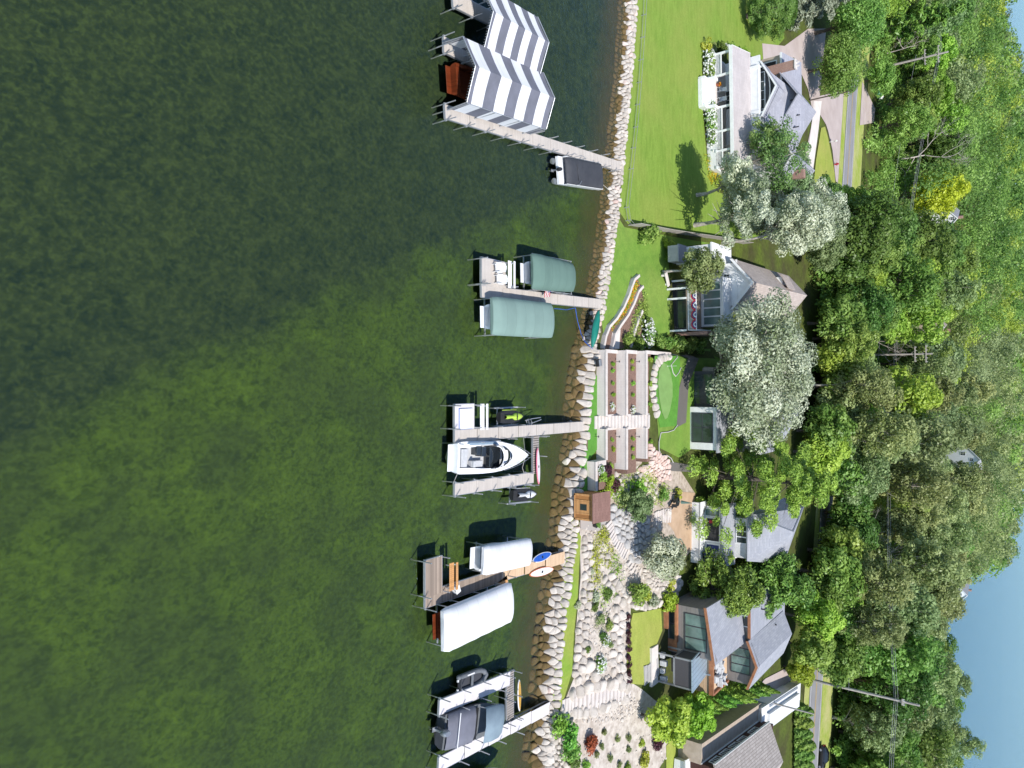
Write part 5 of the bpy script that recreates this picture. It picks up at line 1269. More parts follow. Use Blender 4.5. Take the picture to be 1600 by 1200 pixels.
for x, y in [(941, 1142), (962, 1152), (979, 1152), (938, 1165), (980, 1170), (950, 1183), (930, 1178), (965, 1195)]: shrub(x, y, .5, .55, 'olive', 'small olive grass tuft planted in the pale gravel', 'grass tufts on the gravel', 'plant', None, 'grass_tuft')
for i in range(9): shrub(979 + i * .1, 964 + i * 12.5, .5, .6, 'plum', 'small dark bush in the row along the lake side of the upper lawn', 'dark bushes along the upper lawn', 'shrub')
leaf_patch('ground_cover', [(935, 822), (945, 830), (950, 850), (958, 868), (950, 885), (936, 890), (930, 935), (918, 945), (918, 900), (922, 860)], 60, .4, .09, 'lime', clump=.6)
leaf_patch('ground_cover', [(948, 868), (962, 870), (970, 890), (968, 905), (955, 900)], 60, .4, .09, 'light', clump=.6)
leaf_patch('ground_cover', [(936, 918), (962, 915), (964, 940), (940, 948)], 50, .4, .09, 'light', clump=.6)
leaf_patch('slope_greens', [(945, 745), (960, 738), (975, 760), (990, 790), (965, 795), (948, 775)], 60, .6, .1, 'mid', clump=.6)
leaf_patch('ground_cover', [(922, 955), (945, 950), (955, 965), (940, 985), (925, 985)], 30, .35, .08, 'olive', clump=.5)
leaf_patch('slope_plants', [(960, 740), (985, 725), (1020, 740), (1045, 765), (1030, 790), (990, 795), (960, 780)], 60, .5, .09, 'light', clump=.5)
leaf_patch('yellow_flowers', [(1100, 245), (1112, 250), (1120, 275), (1108, 285), (1102, 265)], 45, .5, .08, 'gold', clump=.4)
leaf_patch('border_plants', [(1098, 240), (1125, 250), (1130, 300), (1115, 300), (1104, 270)], 40, .6, .1, 'lime', clump=.6)

# lawn fence: a run of posts and wire along the shore and up the lot line
def fence(px, label, h, post_step, mat, rail=True, name='fence', slab=False):
    pts = [G(*p) for p in px]; t = empty(name, (0, 0, 0), 0, label, 'fence'); pp = []
    for a, b in zip(pts[:-1], pts[1:]):
        n = max(1, int((b - a).length / post_step)); pp += [a.lerp(b, i / n) for i in range(n)]
    pp.append(pts[-1])
    for q in pp:
        m = MB(); z = gz(q.x, q.y); m.box(q.x - .04, q.x + .04, q.y - .04, q.y + .04, z - .2, z + h); m.build('post', M[mat], t)
    m = MB()
    for a, b in zip(pp[:-1], pp[1:]):
        za, zb = gz(a.x, a.y), gz(b.x, b.y)
        if slab: m.bar((a.x, a.y, za + h * .52), (b.x, b.y, zb + h * .52), .05, h * .92)
        else:
            for f in (.45, .95): m.bar((a.x, a.y, za + h * f), (b.x, b.y, zb + h * f), .035, .035)
    m.build('panel' if slab else 'rail', M[mat], t); return t
fence([(1003, -10), (999, 60), (994, 130), (988, 200), (981, 265), (974, 325), (977, 345), (984, 352)], 'low pale wire fence along the lake edge of the big lawn', .75, 2.6, 'alu')
fence([(982, 352), (1030, 361), (1070, 367), (1120, 374), (1160, 381)], 'grey board fence running up the lot line beside the big lawn', 1.7, 2.4, 'wood_grey', slab=True)
fence([(930, 555), (922, 555)], 'short dark railing at the corner of the terrace walls', .9, .8, 'black') if False else None
hose([(975, 290), (985, 296)], 'thin white pipe across the rocks', .05) if False else None
q = G(925, 567); t = empty('gas_grill', q, .2, 'small dark grill standing where the terraces meet the seawall', 'grill'); m = MB(); m.box(-.4, .4, -.25, .25, .6, .95); m.build('firebox', M['black'], t, bevel=.04); m = MB(); m.box(-.38, .38, -.23, .23, .96, 1.12); m.build('lid', M['steel'], t, bevel=.06)
for s in (-1, 1): m = MB(); m.box(s * .34 - .03, s * .34 + .03, -.2, .2, 0, .6); m.build('leg', M['black'], t)
q = G(1037, 437); t = empty('stone_bench', q, .5, 'grey stone bench under the tree in front of the brick-sided house', 'bench'); m = MB(); m.box(-.9, .9, -.3, .3, .4, .55); m.build('seat', M['concrete'], t, bevel=.03)
for s in (-1, 1): m = MB(); m.box(s * .6 - .12, s * .6 + .12, -.22, .22, -.1, .4); m.build('leg', M['concrete'], t)
q = G(1050, 783); t = empty('patio_set', q, .3, 'dark round table with a closed green parasol on the sandy yard', 'table')
m = MB(); m.tube((0, 0, .7), (0, 0, .75), .55, n=16); m.build('tabletop', M['black'], t); m = MB(); m.tube((0, 0, 0), (0, 0, .7), .05); m.tube((0, 0, 0), (0, 0, .05), .3); m.build('pedestal', M['black'], t); m = MB(); m.tube((0, 0, .75), (0, 0, 2.5), .03); m.tube((0, 0, 1.2), (0, 0, 2.4), .22, .05, 8); m.build('parasol', M['canvas_g'], t)
for i, (dx, dy, lab) in enumerate(((-1.0, .1, 'dark metal chair on the lake side of the round patio table'), (.5, -.9, 'dark metal chair on the step side of the round patio table'))):
    c = empty('patio_chair', (q.x + dx, q.y + dy, q.z), atan2(-dx, dy) + pi, lab, 'chair', 'chairs on the sandy yard')
    m = MB(); m.box(-.24, .24, -.24, .24, .42, .46); m.build('seat', M['black'], c); m = MB(); m.box(-.24, .24, .2, .24, .46, .92); m.build('backrest', M['black'], c)
    for a in (-.2, .2):
        for b in (-.2, .2): m = MB(); m.box(a - .02, a + .02, b - .02, b + .02, 0, .42); m.build('leg', M['black'], c)

if LEFT: stone_mass('smaller_boulders', [(c, r, 'stone') for c, r, k_ in LEFT])
# ------------------------------------------------------------------ houses
def uvw(o, u, n):
    """frame on a wall: o origin, u along the wall, n outwards, z up"""
    o = Vector(o); u = Vector(u).normalized(); n = Vector(n).normalized()
    return lambda a, b, c: tuple(o + u * a + Vector((0, 0, 1)) * b + n * c)
def fbox(m, f, a0, a1, b0, b1, c0, c1, mi=0):
    v = [f(a, b, c) for b in (b0, b1) for c in (c0, c1) for a in (a0, a1)]
    return m.add(v, [(0, 1, 3, 2), (4, 6, 7, 5), (0, 4, 5, 1), (2, 3, 7, 6), (0, 2, 6, 4), (1, 5, 7, 3)], mi)
def window(t, f, a0, a1, b0, b1, nx=1, nz=1, g='glass', fr='white', fw=.09, mw=.05, name='window', d=.06):
    m = MB()
    fbox(m, f, a0 - fw, a0, b0 - fw, b1 + fw, -.02, d); fbox(m, f, a1, a1 + fw, b0 - fw, b1 + fw, -.02, d); fbox(m, f, a0, a1, b1, b1 + fw, -.02, d); fbox(m, f, a0, a1, b0 - fw, b0, -.02, d + .03)
    for i in range(1, nx): x = a0 + (a1 - a0) * i / nx; fbox(m, f, x - mw / 2, x + mw / 2, b0, b1, .0, d - .015)
    for i in range(1, nz): z = b0 + (b1 - b0) * i / nz; fbox(m, f, a0, a1, z - mw / 2, z + mw / 2, .0, d - .02)
    w = m.build(name, M[fr], t); m = MB(); fbox(m, f, a0, a1, b0, b1, -.01, .02); m.build('pane', M[g], w); return w
def gable(m, x0, x1, y0, y1, ze, zr, th=.16, ov=.35, mi=0, ovy=.3):
    """gable roof slabs with the ridge along Y"""
    xm = (x0 + x1) / 2; s = (zr - ze) / (xm - x0); a, b = x0 - ov, x1 + ov; zo = ze - s * ov; y0 -= ovy; y1 += ovy
    m.slab([(xm, y1, zr), (a, y1, zo), (a, y0, zo), (xm, y0, zr)], th, mi); m.slab([(xm, y0, zr), (b, y0, zo), (b, y1, zo), (xm, y1, zr)], th, mi); return m
def gwall(m, x0, x1, y, ze, zr, zb, th=.2, mi=0):
    """gable end wall with face at y, thickness inwards"""
    xm = (x0 + x1) / 2; f = [(x0, y, zb), (x1, y, zb), (x1, y, ze), (xm, y, zr), (x0, y, ze)]; b = [(p[0], y + th, p[2]) for p in f]
    return m.add(f + b, [(0, 1, 2, 3, 4), (9, 8, 7, 6, 5)] + [(i, i + 5, (i + 1) % 5 + 5, (i + 1) % 5) for i in range(5)], mi)
def rake(m, x0, x1, y, ze, zr, w=.22, d=.06, ov=.35, mi=0):
    xm = (x0 + x1) / 2; s = (zr - ze) / (xm - x0); a, b = x0 - ov, x1 + ov; zo = ze - s * ov
    for p, q in (((a, zo), (xm, zr)), ((xm, zr), (b, zo))): m.slab([(p[0], y, p[1] - w), (q[0], y, q[1] - w), (q[0], y, q[1] + .02), (p[0], y, p[1] + .02)], d, mi)
    return m

# ---- grey-roofed white house with the long porch
g0 = 2.55; YP = Yof(1147, 6.3); t = empty('house', (Xof(165, YP, 3), YP, g0), radians(2.6), 'white house with grey roofs, a long shed-roofed porch and a gabled upper balcony', 'house')
lx = lambda y, dY=0, z=4: Xof(y, YP + dY, z) - Xof(165, YP, 3)      # local X of photo row y
ZL = lambda x, dY: zof(x, YP + dY) - g0                             # local Z seen at column x, dY behind the porch front
xa, xb = lx(84), lx(262); fz = 1.05
zp = ZL(1146, 0)
m = MB(); m.box(xa, xb, .1, 4.3, -.5, fz); m.build('porch_base', M['whitewood'], t)
m = MB(); m.box(xa + .2, xb - .2, .25, 4.2, fz, fz + .04); m.build('porch_floor', M['concrete'], t)
m = MB(); m.slab([(xa - .4, -.25, zp + .02), (xb + .4, -.25, zp + .02), (xb + .4, 4.1, zp + 1.05), (xa - .4, 4.1, zp + 1.05)], .14); m.build('porch_roof', M['roof_porch'], t)
m = MB(); m.box(xa - .42, xb + .42, -.31, -.25, zp - .42, zp + .05); m.box(xa, xb, -.1, .15, zp - .5, zp - .14); m.box(xa - .42, xa - .38, -.25, 4.1, zp - .1, zp + 1.0) if False else None
m.slab([(xa - .42, -.25, zp - .2), (xa - .42, -.25, zp + .06), (xa - .42, 4.1, zp + 1.08), (xa - .42, 4.1, zp + .8)], .05)
m.build('porch_fascia', M['white'], t)
s0, s1 = lx(123, -1.5, 3), lx(165, -1.5, 3)
m = MB(); n = 7
for i in range(n): m.box(s0, s1, -2.3 + .34 * i, .12, -.4, fz * (i + 1) / n - .002 * i)
m.build('porch_steps', M['white'], t)
for x in (xa + .15, lx(119), lx(168), lx(205), lx(235), xb - .15):
    m = MB(); m.box(x - .14, x + .14, .0, .28, fz, zp - .2); m.box(x - .19, x + .19, -.05, .33, fz, fz + .2); m.box(x - .19, x + .19, -.05, .33, zp - .55, zp - .4); m.build('porch_column', M['white'], t)
for a, b in ((xa, lx(119)), (lx(168), lx(205)), (lx(205), lx(235)), (lx(235), xb)):
    m = MB(); m.box(a + .1, b - .1, .02, .24, fz + .86, fz + .98); m.box(a + .1, b - .1, .09, .17, fz + .08, fz + .16); x = a + .25
    while x < b - .2: m.box(x - .035, x + .035, .1, .16, fz + .1, fz + .88); x += .16
    m.build('porch_railing', M['white'], t)
for x in (s0 - .05, s1 + .05):
    m = MB(); m.box(x - .2, x + .2, -2.2, .0, -.4, fz * .5); m.box(x - .2, x + .2, -1.2, .0, fz * .5, fz + .5); m.build('step_wall', M['white'], t)
m = MB(); m.box(xa + .1, xb - .1, 4.25, 4.5, -.5, zp + 2.3); m.build('wall', M['siding_w'], t)
f = uvw((0, 4.25, 0), (1, 0, 0), (0, -1, 0))
for a, b in ((xa + .8, xa + 2.6), (lx(178), lx(190)), (lx(210), lx(228)), (lx(238), lx(255))): window(t, f, a, b, fz + .7, zp - .4, 2, 2)
w_ = window(t, f, lx(130), lx(158), fz + .1, zp - .35, 4, 1)
# upper balcony and gable
YG = 5.0; ga, gb = lx(104, YG, 9.5), lx(180, YG, 9.5); zg = ZL(1217, YG); zeg = ZL(1196, YG)
m = MB(); gwall(m, ga, gb, YG, zeg, zg, zp + .6); m.build('gable_wall', M['siding'] if False else M['darksteel'], t)
m = MB(); m.box(ga + .1, gb + 1.3, 4.1, YG, zp + .6, zp + 1.0); m.build('balcony_floor', M['white'], t)
m = MB(); zb1 = ZL(1186, 4.1); m.box(ga + .3, gb - .3, 4.05, 4.2, zb1 - .14, zb1); m.box(ga + .3, gb - .3, 4.08, 4.18, zp + 1.05, zb1 - .14)
for x in (ga + .3, gb - .3, gb + 1.1): m.box(x - .25, x + .25, 3.95, 4.35, zp + .95, zb1 + .05)
m.box(gb - .3, gb + 1.1, 4.05, 4.15, zb1 - .08, zb1 + .02); m.build('balcony_railing', M['white'], t)
f = uvw((0, YG, 0), (1, 0, 0), (0, -1, 0)); za = zp + 1.15
window(t, f, ga + .9, gb - .9, za, zeg - .1, 4, 2, 'glass', 'white', .12)
m = MB(); pts = [((ga + gb) / 2 + (gb - ga) * .44 * cos(a), YG - .12, zeg - .25 + .95 * sin(a)) for a in [pi * i / 12 for i in range(13)]]
for p, q in zip(pts[:-1], pts[1:]): m.bar(p, q, .12, .14)
m.build('arch_trim', M['white'], t)
for x in (ga + .25, gb - .25): m = MB(); m.box(x - .13, x + .13, YG - .7, YG - .45, zb1 - .1, zeg - .1); m.build('balcony_column', M['white'], t)
YB = 11.5; zr_ = ZL(1257, YB)
m = MB(); gable(m, ga, gb, YG - .5, YB + .5, zeg, zg, .18, .4); m.build('roof', M['roof_grey'], t)
m = MB(); rake(m, ga, gb, YG - .86, zeg, zg, .24, .07, .4); m.build('rake_board', M['white'], t)
# main body behind: ridge along X, plus a rear gable
xm0, xm1 = ga - .6, lx(250, YB, 10); zem = zeg - .1
m = MB(); m.box(ga, xm1 - .5, YG + .2, YB + 5, -.5, zem); m.build('main_wall', M['siding_w'], t)
m = MB(); 
m.slab([(ga + .2, YG + .1, zem), (xm1, YG + .1, zem), (xm1 - 3.4, YB, zr_), (ga + 3.6, YB, zr_)], .16); m.slab([(xm1, YB + 5.5, zem), (ga + .2, YB + 5.5, zem), (ga + 3.6, YB, zr_), (xm1 - 3.4, YB, zr_)], .16)
m.slab([(xm1, YG + .1, zem), (xm1, YB + 5.5, zem), (xm1 - 3.4, YB, zr_)], .16); m.slab([(ga + .2, YB + 5.5, zem), (ga + .2, YG + .1, zem), (ga + 3.6, YB, zr_)], .16)
xk = lx(184, YB + 6, 12); zk_ = ZL(1275, YB + 6); gable(m, xk - 3.4, xk + 3.4, YB - 3.2, YB + 6, zk_ - 2.3, zk_, .16, .3)
m.build('main_roof', M['roof_grey'], t)
# left garage wing
wa, wb = lx(97, 9, 7), lx(150, 9, 7); zw0, zw1 = ZL(1223, 9), ZL(1253, 14.5)
m = MB(); m.box(wa + .2, wb, 9.2, 15, -.5, zw0 - .1); m.build('garage_wall', M['beige'], t)
m = MB(); m.slab([(wa, 8.9, zw0), (wb, 8.9, zw0), (wb, 14.6, zw1), (wa, 14.6, zw1)], .16); m.build('garage_roof', M['roof_grey'], t)
m = MB(); m.box(wa, wb, 8.82, 8.9, zw0 - .26, zw0 + .03); m.build('garage_fascia', M['white'], t)
f = uvw((0, 9.2, 0), (1, 0, 0), (0, -1, 0)); window(t, f, wa + .9, wa + 3.4, .2, zw0 - .9, 4, 1, 'interior', 'white', .12, name='garage_door')
xc = lx(118, 8, 8); zc0, zc1 = ZL(1215, 8), ZL(1243, 8)
ch = MB(); ch.box(xc - .55, xc + .55, 7.6, 8.4, zc0 - 3, zc1); ch = ch.build('chimney', M['brick'], t)
m = MB(); m.box(xc - .65, xc + .65, 7.5, 8.5, zc1, zc1 + .18); m.tube((xc - .25, 8, zc1 + .18), (xc - .25, 8, zc1 + .55), .14); m.tube((xc + .25, 8, zc1 + .18), (xc + .25, 8, zc1 + .55), .14); m.build('chimney_cap', M['concrete'], ch)
# right wing
wx0, wx1 = lx(226, 8, 8), lx(280, 8, 8); zre, zrw = ZL(1219, 8), ZL(1240, 8); yw1 = Yof(1272, zrw + g0) - YP
m = MB(); gwall(m, wx0, wx1, 8, zre, zrw - .1, -.5); m.box(wx0 + .02, wx1 - .02, 8.1, yw1, -.5, zre - .1); m.build('wing_wall', M['siding_w'], t)
m = MB(); gable(m, wx0, wx1, 8, yw1, zre, zrw, .16, .4); m.build('wing_roof', M['roof_grey'], t); m = MB(); rake(m, wx0, wx1, 7.62, zre, zrw); m.build('rake_board', M['white'], t)
c2 = MB(); x2 = lx(285, 13, 8); c2.box(x2 - .6, x2 + .6, 12, 13, -.5, ZL(1256, 12.5)); c2.build('chimney', M['brick'], t)
m = MB()
for dx, dy in ((-1.2, 9.2), (.8, 10.2), (2.6, 9.6)): m.tube((dx + (ga + gb) / 2 + 2, dy, zem + 1.0), (dx + (ga + gb) / 2 + 2, dy, zr_ - .3), .09)
m.build('roof_vent', M['darksteel'], t)
# porch furniture
for i, (dx, lab) in enumerate(((.9, 'white rocking chair on the porch beside the planter'), (2.3, 'second white chair on the porch by the steps'))):
    c = empty('porch_chair', (t.location.x + s0 + dx, YP + .95, g0 + fz + .04), radians(8 + i * 15), lab, 'chair', 'chairs on the porch')
    m = MB(); m.box(-.28, .28, -.28, .28, .38, .44); m.build('seat', M['white'], c); m = MB(); m.slab([(-.28, .26, .44), (.28, .26, .44), (.28, .42, 1.15), (-.28, .42, 1.15)], .05); m.build('backrest', M['white'], c)
    for a in (-.26, .26): m = MB(); m.box(a - .03, a + .03, -.26, .3, .58, .63); m.build('armrest', M['white'], c); m = MB(); m.box(a - .025, a + .025, -.28, -.22, 0, .6); m.box(a - .025, a + .025, .2, .26, 0, .6); m.build('leg', M['white'], c)
for dx, kd, lab in ((.35, 'gold', 'planter of yellow flowers beside the top porch step'), (3.5, 'rust', 'planter of red flowers beside the porch steps')):
    c = empty('planter', (t.location.x + s0 + dx, YP + .5, g0 + fz + .04), 0, lab, 'plant pot', 'porch planters'); m = MB(); m.tube((0, 0, 0), (0, 0, .4), .2, .27, 12); m.build('pot', M['terracotta'], c)
    o = bpy.data.objects.new('flowers', shrub_mesh(kd, 0)); C.objects.link(o); o.parent = c; o.location = (0, 0, .35); o.scale = (.36, .36, .3)

# ---- white gabled house with taupe roof, glazed sun room and bunting
g0 = 3.3; Y0 = Yof(1050, g0); t = empty('house', (Xof(478, Y0, 5), Y0, g0), radians(2.0), 'white gabled house with a taupe roof, glazed sun room and a deck hung with bunting', 'house'); HX = t.location.x
lx = lambda y, dY=0, z=5: Xof(y, Y0 + dY, z) - HX
ZL = lambda x, dY: zof(x, Y0 + dY) - g0
da, db = lx(436), lx(516); zd = ZL(1074, 0)
m = MB(); m.box(da + .3, db - .1, 1.2, 4.6, -.5, zd - .15); m.build('lower_wall', M['interior'], t)
f = uvw((0, 1.2, 0), (1, 0, 0), (0, -1, 0)); window(t, f, da + .6, db - .4, .2, zd - .3, 5, 1, 'glass', 'darksteel', .08, .07, 'porch_screen')
dk = [(da + 1.1, 0), (db, 0), (db, 4.7), (da, 4.7), (da, 1.4)]
m = MB(); m.prism(dk, zd - .16, zd); m.build('deck', M['oldwood'], t)
m = MB(); zt_ = zd + 1.12; rl = [(da, 4.6), (da, 1.4), (da + 1.1, 0), (db, 0), (db, 4.6)]
for p, q in zip(rl[:-1], rl[1:]):
    m.bar((p[0], p[1], zt_), (q[0], q[1], zt_), .14, .09); m.bar((p[0], p[1], zd + .1), (q[0], q[1], zd + .1), .08, .08); L2 = hypot(q[0] - p[0], q[1] - p[1])
    for i in range(int(L2 / .16)): g = (i + .5) * .16 / L2; x, y = p[0] + (q[0] - p[0]) * g, p[1] + (q[1] - p[1]) * g; m.box(x - .025, x + .025, y - .025, y + .025, zd + .1, zt_)
m.build('deck_railing', M['white'], t)
for x, y in rl[1:4] + [((da + db) / 2 - .8, 0)]:
    m = MB(); m.box(x - .11, x + .11, y - .13, y + .09, -.6, zd - .1); m.build('deck_post', M['white'], t)
# bunting fans hung outside the railing
def fan(c, u, r):
    b = empty('bunting', (0, 0, 0), 0, None) if False else None
    m = MB(); u = Vector((u[0], u[1], 0)).normalized(); n = Vector((u.y, -u.x, 0))
    for k_, (r0, r1) in enumerate(((0, .3), (.3, .52), (.52, .76), (.76, 1.0))):
        for i in range(12):
            a0, a1 = pi + pi * i / 12, pi + pi * (i + 1) / 12
            def pp(a, rr, j): return Vector(c) + u * (rr * r * cos(a)) + Vector((0, 0, rr * r * sin(a) * .98)) + n * (.05 + .035 * (j % 2))
            m.add([pp(a0, r0, i), pp(a0, r1, i), pp(a1, r1, i + 1), pp(a1, r0, i + 1)], [(0, 1, 2, 3)], (0, 1, 0, 1)[k_] if k_ != 3 else 2)
    m.build('bunting', [M['bluefab'], M['boardwhite'], M['red']], t)
for i in range(4): fan((da + 2.1 + i * 1.25 * (db - da - 1.6) / 5, -.06, zt_ - .02), (1, 0), .6)
fan((da + .55, .62, zt_ - .02), (1.1, -1.4), .62)
# sun room
zs = ZL(1130, 4.4); sa, sb = lx(438, 4.4, 8), lx(511, 4.4, 8)
m = MB(); m.box(sa, sb, 4.4, 7.2, -.5, zs); m.box(sa - .25, sb + .25, 4.15, 7.4, zs, zs + .14); m.build('sun_room_wall', M['white'], t)
f = uvw((0, 4.4, 0), (1, 0, 0), (0, -1, 0)); wn = 5
for i in range(wn):
    a = sa + .25 + (sb - sa - .4) * i / wn; window(t, f, a + .06, a + (sb - sa - .4) / wn - .1, zd + .35, zs - .35, 1, 1, 'glass_teal', 'white', .06, d=.09, name='sun_room_window')
f2 = uvw((sa, 4.4, 0), (0, 1, 0), (-1, 0, 0)); window(t, f2, .4, 2.4, zd + .4, zs - .35, 2, 1, 'glass_teal', 'white')
# main gabled block
YG = 7.0; zg = ZL(1180, YG); zeg = ZL(1152, YG); xm = lx(445, YG, 11); hw = xm - lx(413, YG, 9.5)
m = MB(); gwall(m, xm - hw, xm + hw, YG, zeg, zg, -.5); m.box(xm - hw + .02, xm + hw - .02, YG + .15, YG + 24, -.5, zeg); gwall(m, xm - hw, xm + hw, YG + 23.8, zeg, zg, -.5); m.build('wall', M['white'], t)
YE = YG + 24
m = MB(); gable(m, xm - hw, xm + hw, YG, YE, zeg, zg, .2, .5, 0, .45); m.build('roof', M['roof_taupe'], t); m = MB(); rake(m, xm - hw, xm + hw, YG - .52, zeg, zg, .34, .07, .5); m.slab([(xm - hw - .4, YG - .06, zeg - .16), (xm + hw + .4, YG - .06, zeg - .16), (xm + hw + .4, YG - .06, zeg + .06), (xm - hw - .4, YG - .06, zeg + .06)], .05); m.build('rake_board', M['white'], t)
f = uvw((0, YG, 0), (1, 0, 0), (0, -1, 0))
for a, b in ((lx(431, YG, 9), lx(437, YG, 9)), (lx(443, YG, 9), lx(455, YG, 9)), (lx(458, YG, 9), lx(464, YG, 9))): window(t, f, a, b, ZL(1132, YG), ZL(1140, YG), max(2, round((b - a) / .5)), 2)
# roof dormer on the lake-left slope
sl = (zg - zeg) / hw
dm = MB(); dx0 = xm - hw * .75; zdm = zeg + sl * hw * .25
dm.prism([(dx0, YE - 9.5), (xm - .6, YE - 9.5), (xm - .6, YE - 7), (dx0, YE - 7)], zdm - .2, zdm + .9); dmo = dm.build('dormer', M['white'], t)
m = MB(); m.slab([(dx0 - .3, YE - 9.9, zdm + .9), (xm - .3, YE - 9.9, zdm + 1.9), (xm - .3, YE - 6.6, zdm + 1.9), (dx0 - .3, YE - 6.6, zdm + .9)], .12); m.build('dormer_roof', M['roof_taupe'], dmo)
# white side wing on the upper side with a grey lean-to
wa, wb = lx(386, 2.6), lx(412, 2.6); zw = ZL(1112, 2.6)
m = MB(); m.box(wa, wb, 2.6, 9, -.5, zw); m.build('wing_wall', M['white'], t)
m = MB(); m.box(wa - .2, wb + .2, 2.4, 9.2, zw, zw + .18); m.build('wing_roof', M['white'], t)
f = uvw((0, 2.6, 0), (1, 0, 0), (0, -1, 0)); window(t, f, lx(398, 2.6), lx(404.5, 2.6), ZL(1082, 2.6), ZL(1091, 2.6), 2, 2)
m = MB(); m.slab([(wa - .1, .2, .9), (wb, .2, .9), (wb, 2.6, ZL(1074, 2.6)), (wa - .1, 2.6, ZL(1074, 2.6))], .15); m.build('lean_to_roof', M['roof_grey'], t); m = MB(); m.box(wa, wb - .1, .35, 2.55, -.6, .75); m.build('lean_to_wall', M['stone_grey'], t)
m = MB(); m.box(db + .15, db + .55, 1.5, 8.2, -.5, ZL(1075, 0) + 1.8); m.build('brick_side', M['brick'], t)
# ---- pale stucco house behind the silver maple
g0 = 4.75; Y0 = Yof(1074, g0); xa, xb = Xof(598, Y0, 6), Xof(703, Y0, 6); t = empty('house', ((xa + xb) / 2, Y0, g0), 0, 'pale stucco house with a big four-pane window, mostly hidden by the silver maple', 'house'); HX = t.location.x
lx = lambda y, dY=0, z=6: Xof(y, Y0 + dY, z) - HX
ZL = lambda x, dY: zof(x, Y0 + dY) - g0
a, b = lx(636), lx(702); zt_ = ZL(1120, 0)
m = MB(); m.box(a, b, 0, 12, -.6, zt_); m.build('wall', M['stucco'], t); f = uvw((0, 0, 0), (1, 0, 0), (0, -1, 0)); window(t, f, lx(646), lx(690), ZL(1082, 0), ZL(1113, 0), 2, 2, 'glass', 'darksteel', .1, .1)
m = MB(); m.box(a - .3, b + .3, -.25, 12.2, zt_, zt_ + .16); m.build('roof', M['roof_slate'], t)
a2 = lx(580, 1); m = MB(); m.box(a2, a, 1.2, 12, -.6, zt_ - .6); m.box(a2 - .3, a, .4, 12, zt_ - .6, zt_ - .42); m.build('porch_block', M['darksteel'], t)
f = uvw((0, 1.2, 0), (1, 0, 0), (0, -1, 0)); window(t, f, a2 + .4, a - .4, .1, zt_ - 1.0, 4, 1, 'glass', 'darksteel', .08, .08, 'porch_screen')
m = MB(); gable(m, a2 + 1, b + 1, 9, 20, zt_ + 1.4, zt_ + 4.2, .18, .5); m.build('rear_roof', M['roof_slate'], t); m = MB(); m.box(a2 + 1.1, b + .9, 9.1, 19.9, -.5, zt_ + 1.4); gwall(m, a2 + 1, b + 1, 9, zt_ + 1.4, zt_ + 4.0, zt_); m.build('rear_wall', M['stucco'], t)
# ---- white house with the red parasol seen through its window
g0 = 4.75; Y0 = Yof(1078, g0); t = empty('house', (Xof(830, Y0, 6), Y0, g0), radians(-2), 'low white house with large lake windows and grey hipped roofs under the pine', 'house'); HX = t.location.x
lx = lambda y, dY=0, z=6: Xof(y, Y0 + dY, z) - HX
ZL = lambda x, dY: zof(x, Y0 + dY) - g0
a, b = lx(786), lx(880); z1 = ZL(1094, 0); z2 = ZL(1130, 1.6)
m = MB(); m.box(a, b, 0, 1.6, -.6, z1); m.build('terrace_wall', M['white'], t); m = MB(); m.box(a - .1, b + .1, -.1, 1.6, z1, z1 + .06); m.build('terrace_floor', M['white'], t)
m = MB(); m.box(a + .5, b, 1.6, 13, -.6, z2); m.build('wall', M['stucco'], t)
f = uvw((0, 1.6, 0), (1, 0, 0), (0, -1, 0)); w0, w1 = ZL(1101, 1.6), ZL(1124, 1.6)
window(t, f, lx(797), lx(807), w0, w1, 1, 1, 'glass_teal', 'white', .14, d=.1); window(t, f, lx(811), lx(846), w0, w1, 1, 1, 'interior', 'white', .14, d=.1); window(t, f, lx(852), lx(862), w0 + .3, w1, 1, 1, 'bluefab', 'white', .14, d=.1)
m = MB(); m.slab([(a + .1, 1.2, z2), (b + .4, 1.2, z2), (b + .4, 4.5, z2 + .5), (a + .1, 4.5, z2 + .5)], .16); m.build('eave_roof', M['roof_slate'], t)
z3 = ZL(1170, 4.5); m = MB(); m.box(a + 2, b - .5, 4.5, 13, z2 - .3, z3); m.build('upper_wall', M['stucco'], t)
f = uvw((0, 4.5, 0), (1, 0, 0), (0, -1, 0)); window(t, f, lx(818, 4.5, 9), lx(845, 4.5, 9), z2 + .7, z3 - .3, 3, 1, 'glass', 'white', .1, .12)
YR = 12; zr = ZL(1240, YR); p = [(lx(800, 4, 9), 4.0, z3), (lx(872, 4, 9), 4.0, z3), (lx(872, 18, 9), 19, z3 + .2), (lx(770, 18, 9), 19, z3 + .2)]
r1, r2 = (lx(822, YR, 11), YR, zr), (lx(785, YR + 3, 11), YR + 5, zr)
m = MB(); m.slab([p[0], p[1], r1], .16); m.slab([p[1], p[2], r2, r1], .16); m.slab([p[2], p[3], r2], .16); m.slab([p[3], p[0], r1, r2], .16); m.build('roof', M['roof_slate'], t)
c = empty('parasol', (HX + lx(815), Y0 + .75, g0 + z1), 0, 'closed red parasol on the white terrace', 'parasol'); m = MB(); m.tube((0, 0, .06), (0, 0, 2.3), .03); m.build('pole', M['white'], c); m = MB(); m.tube((0, 0, .9), (0, 0, 2.2), .2, .06, 8); m.build('canopy', M['red'], c)
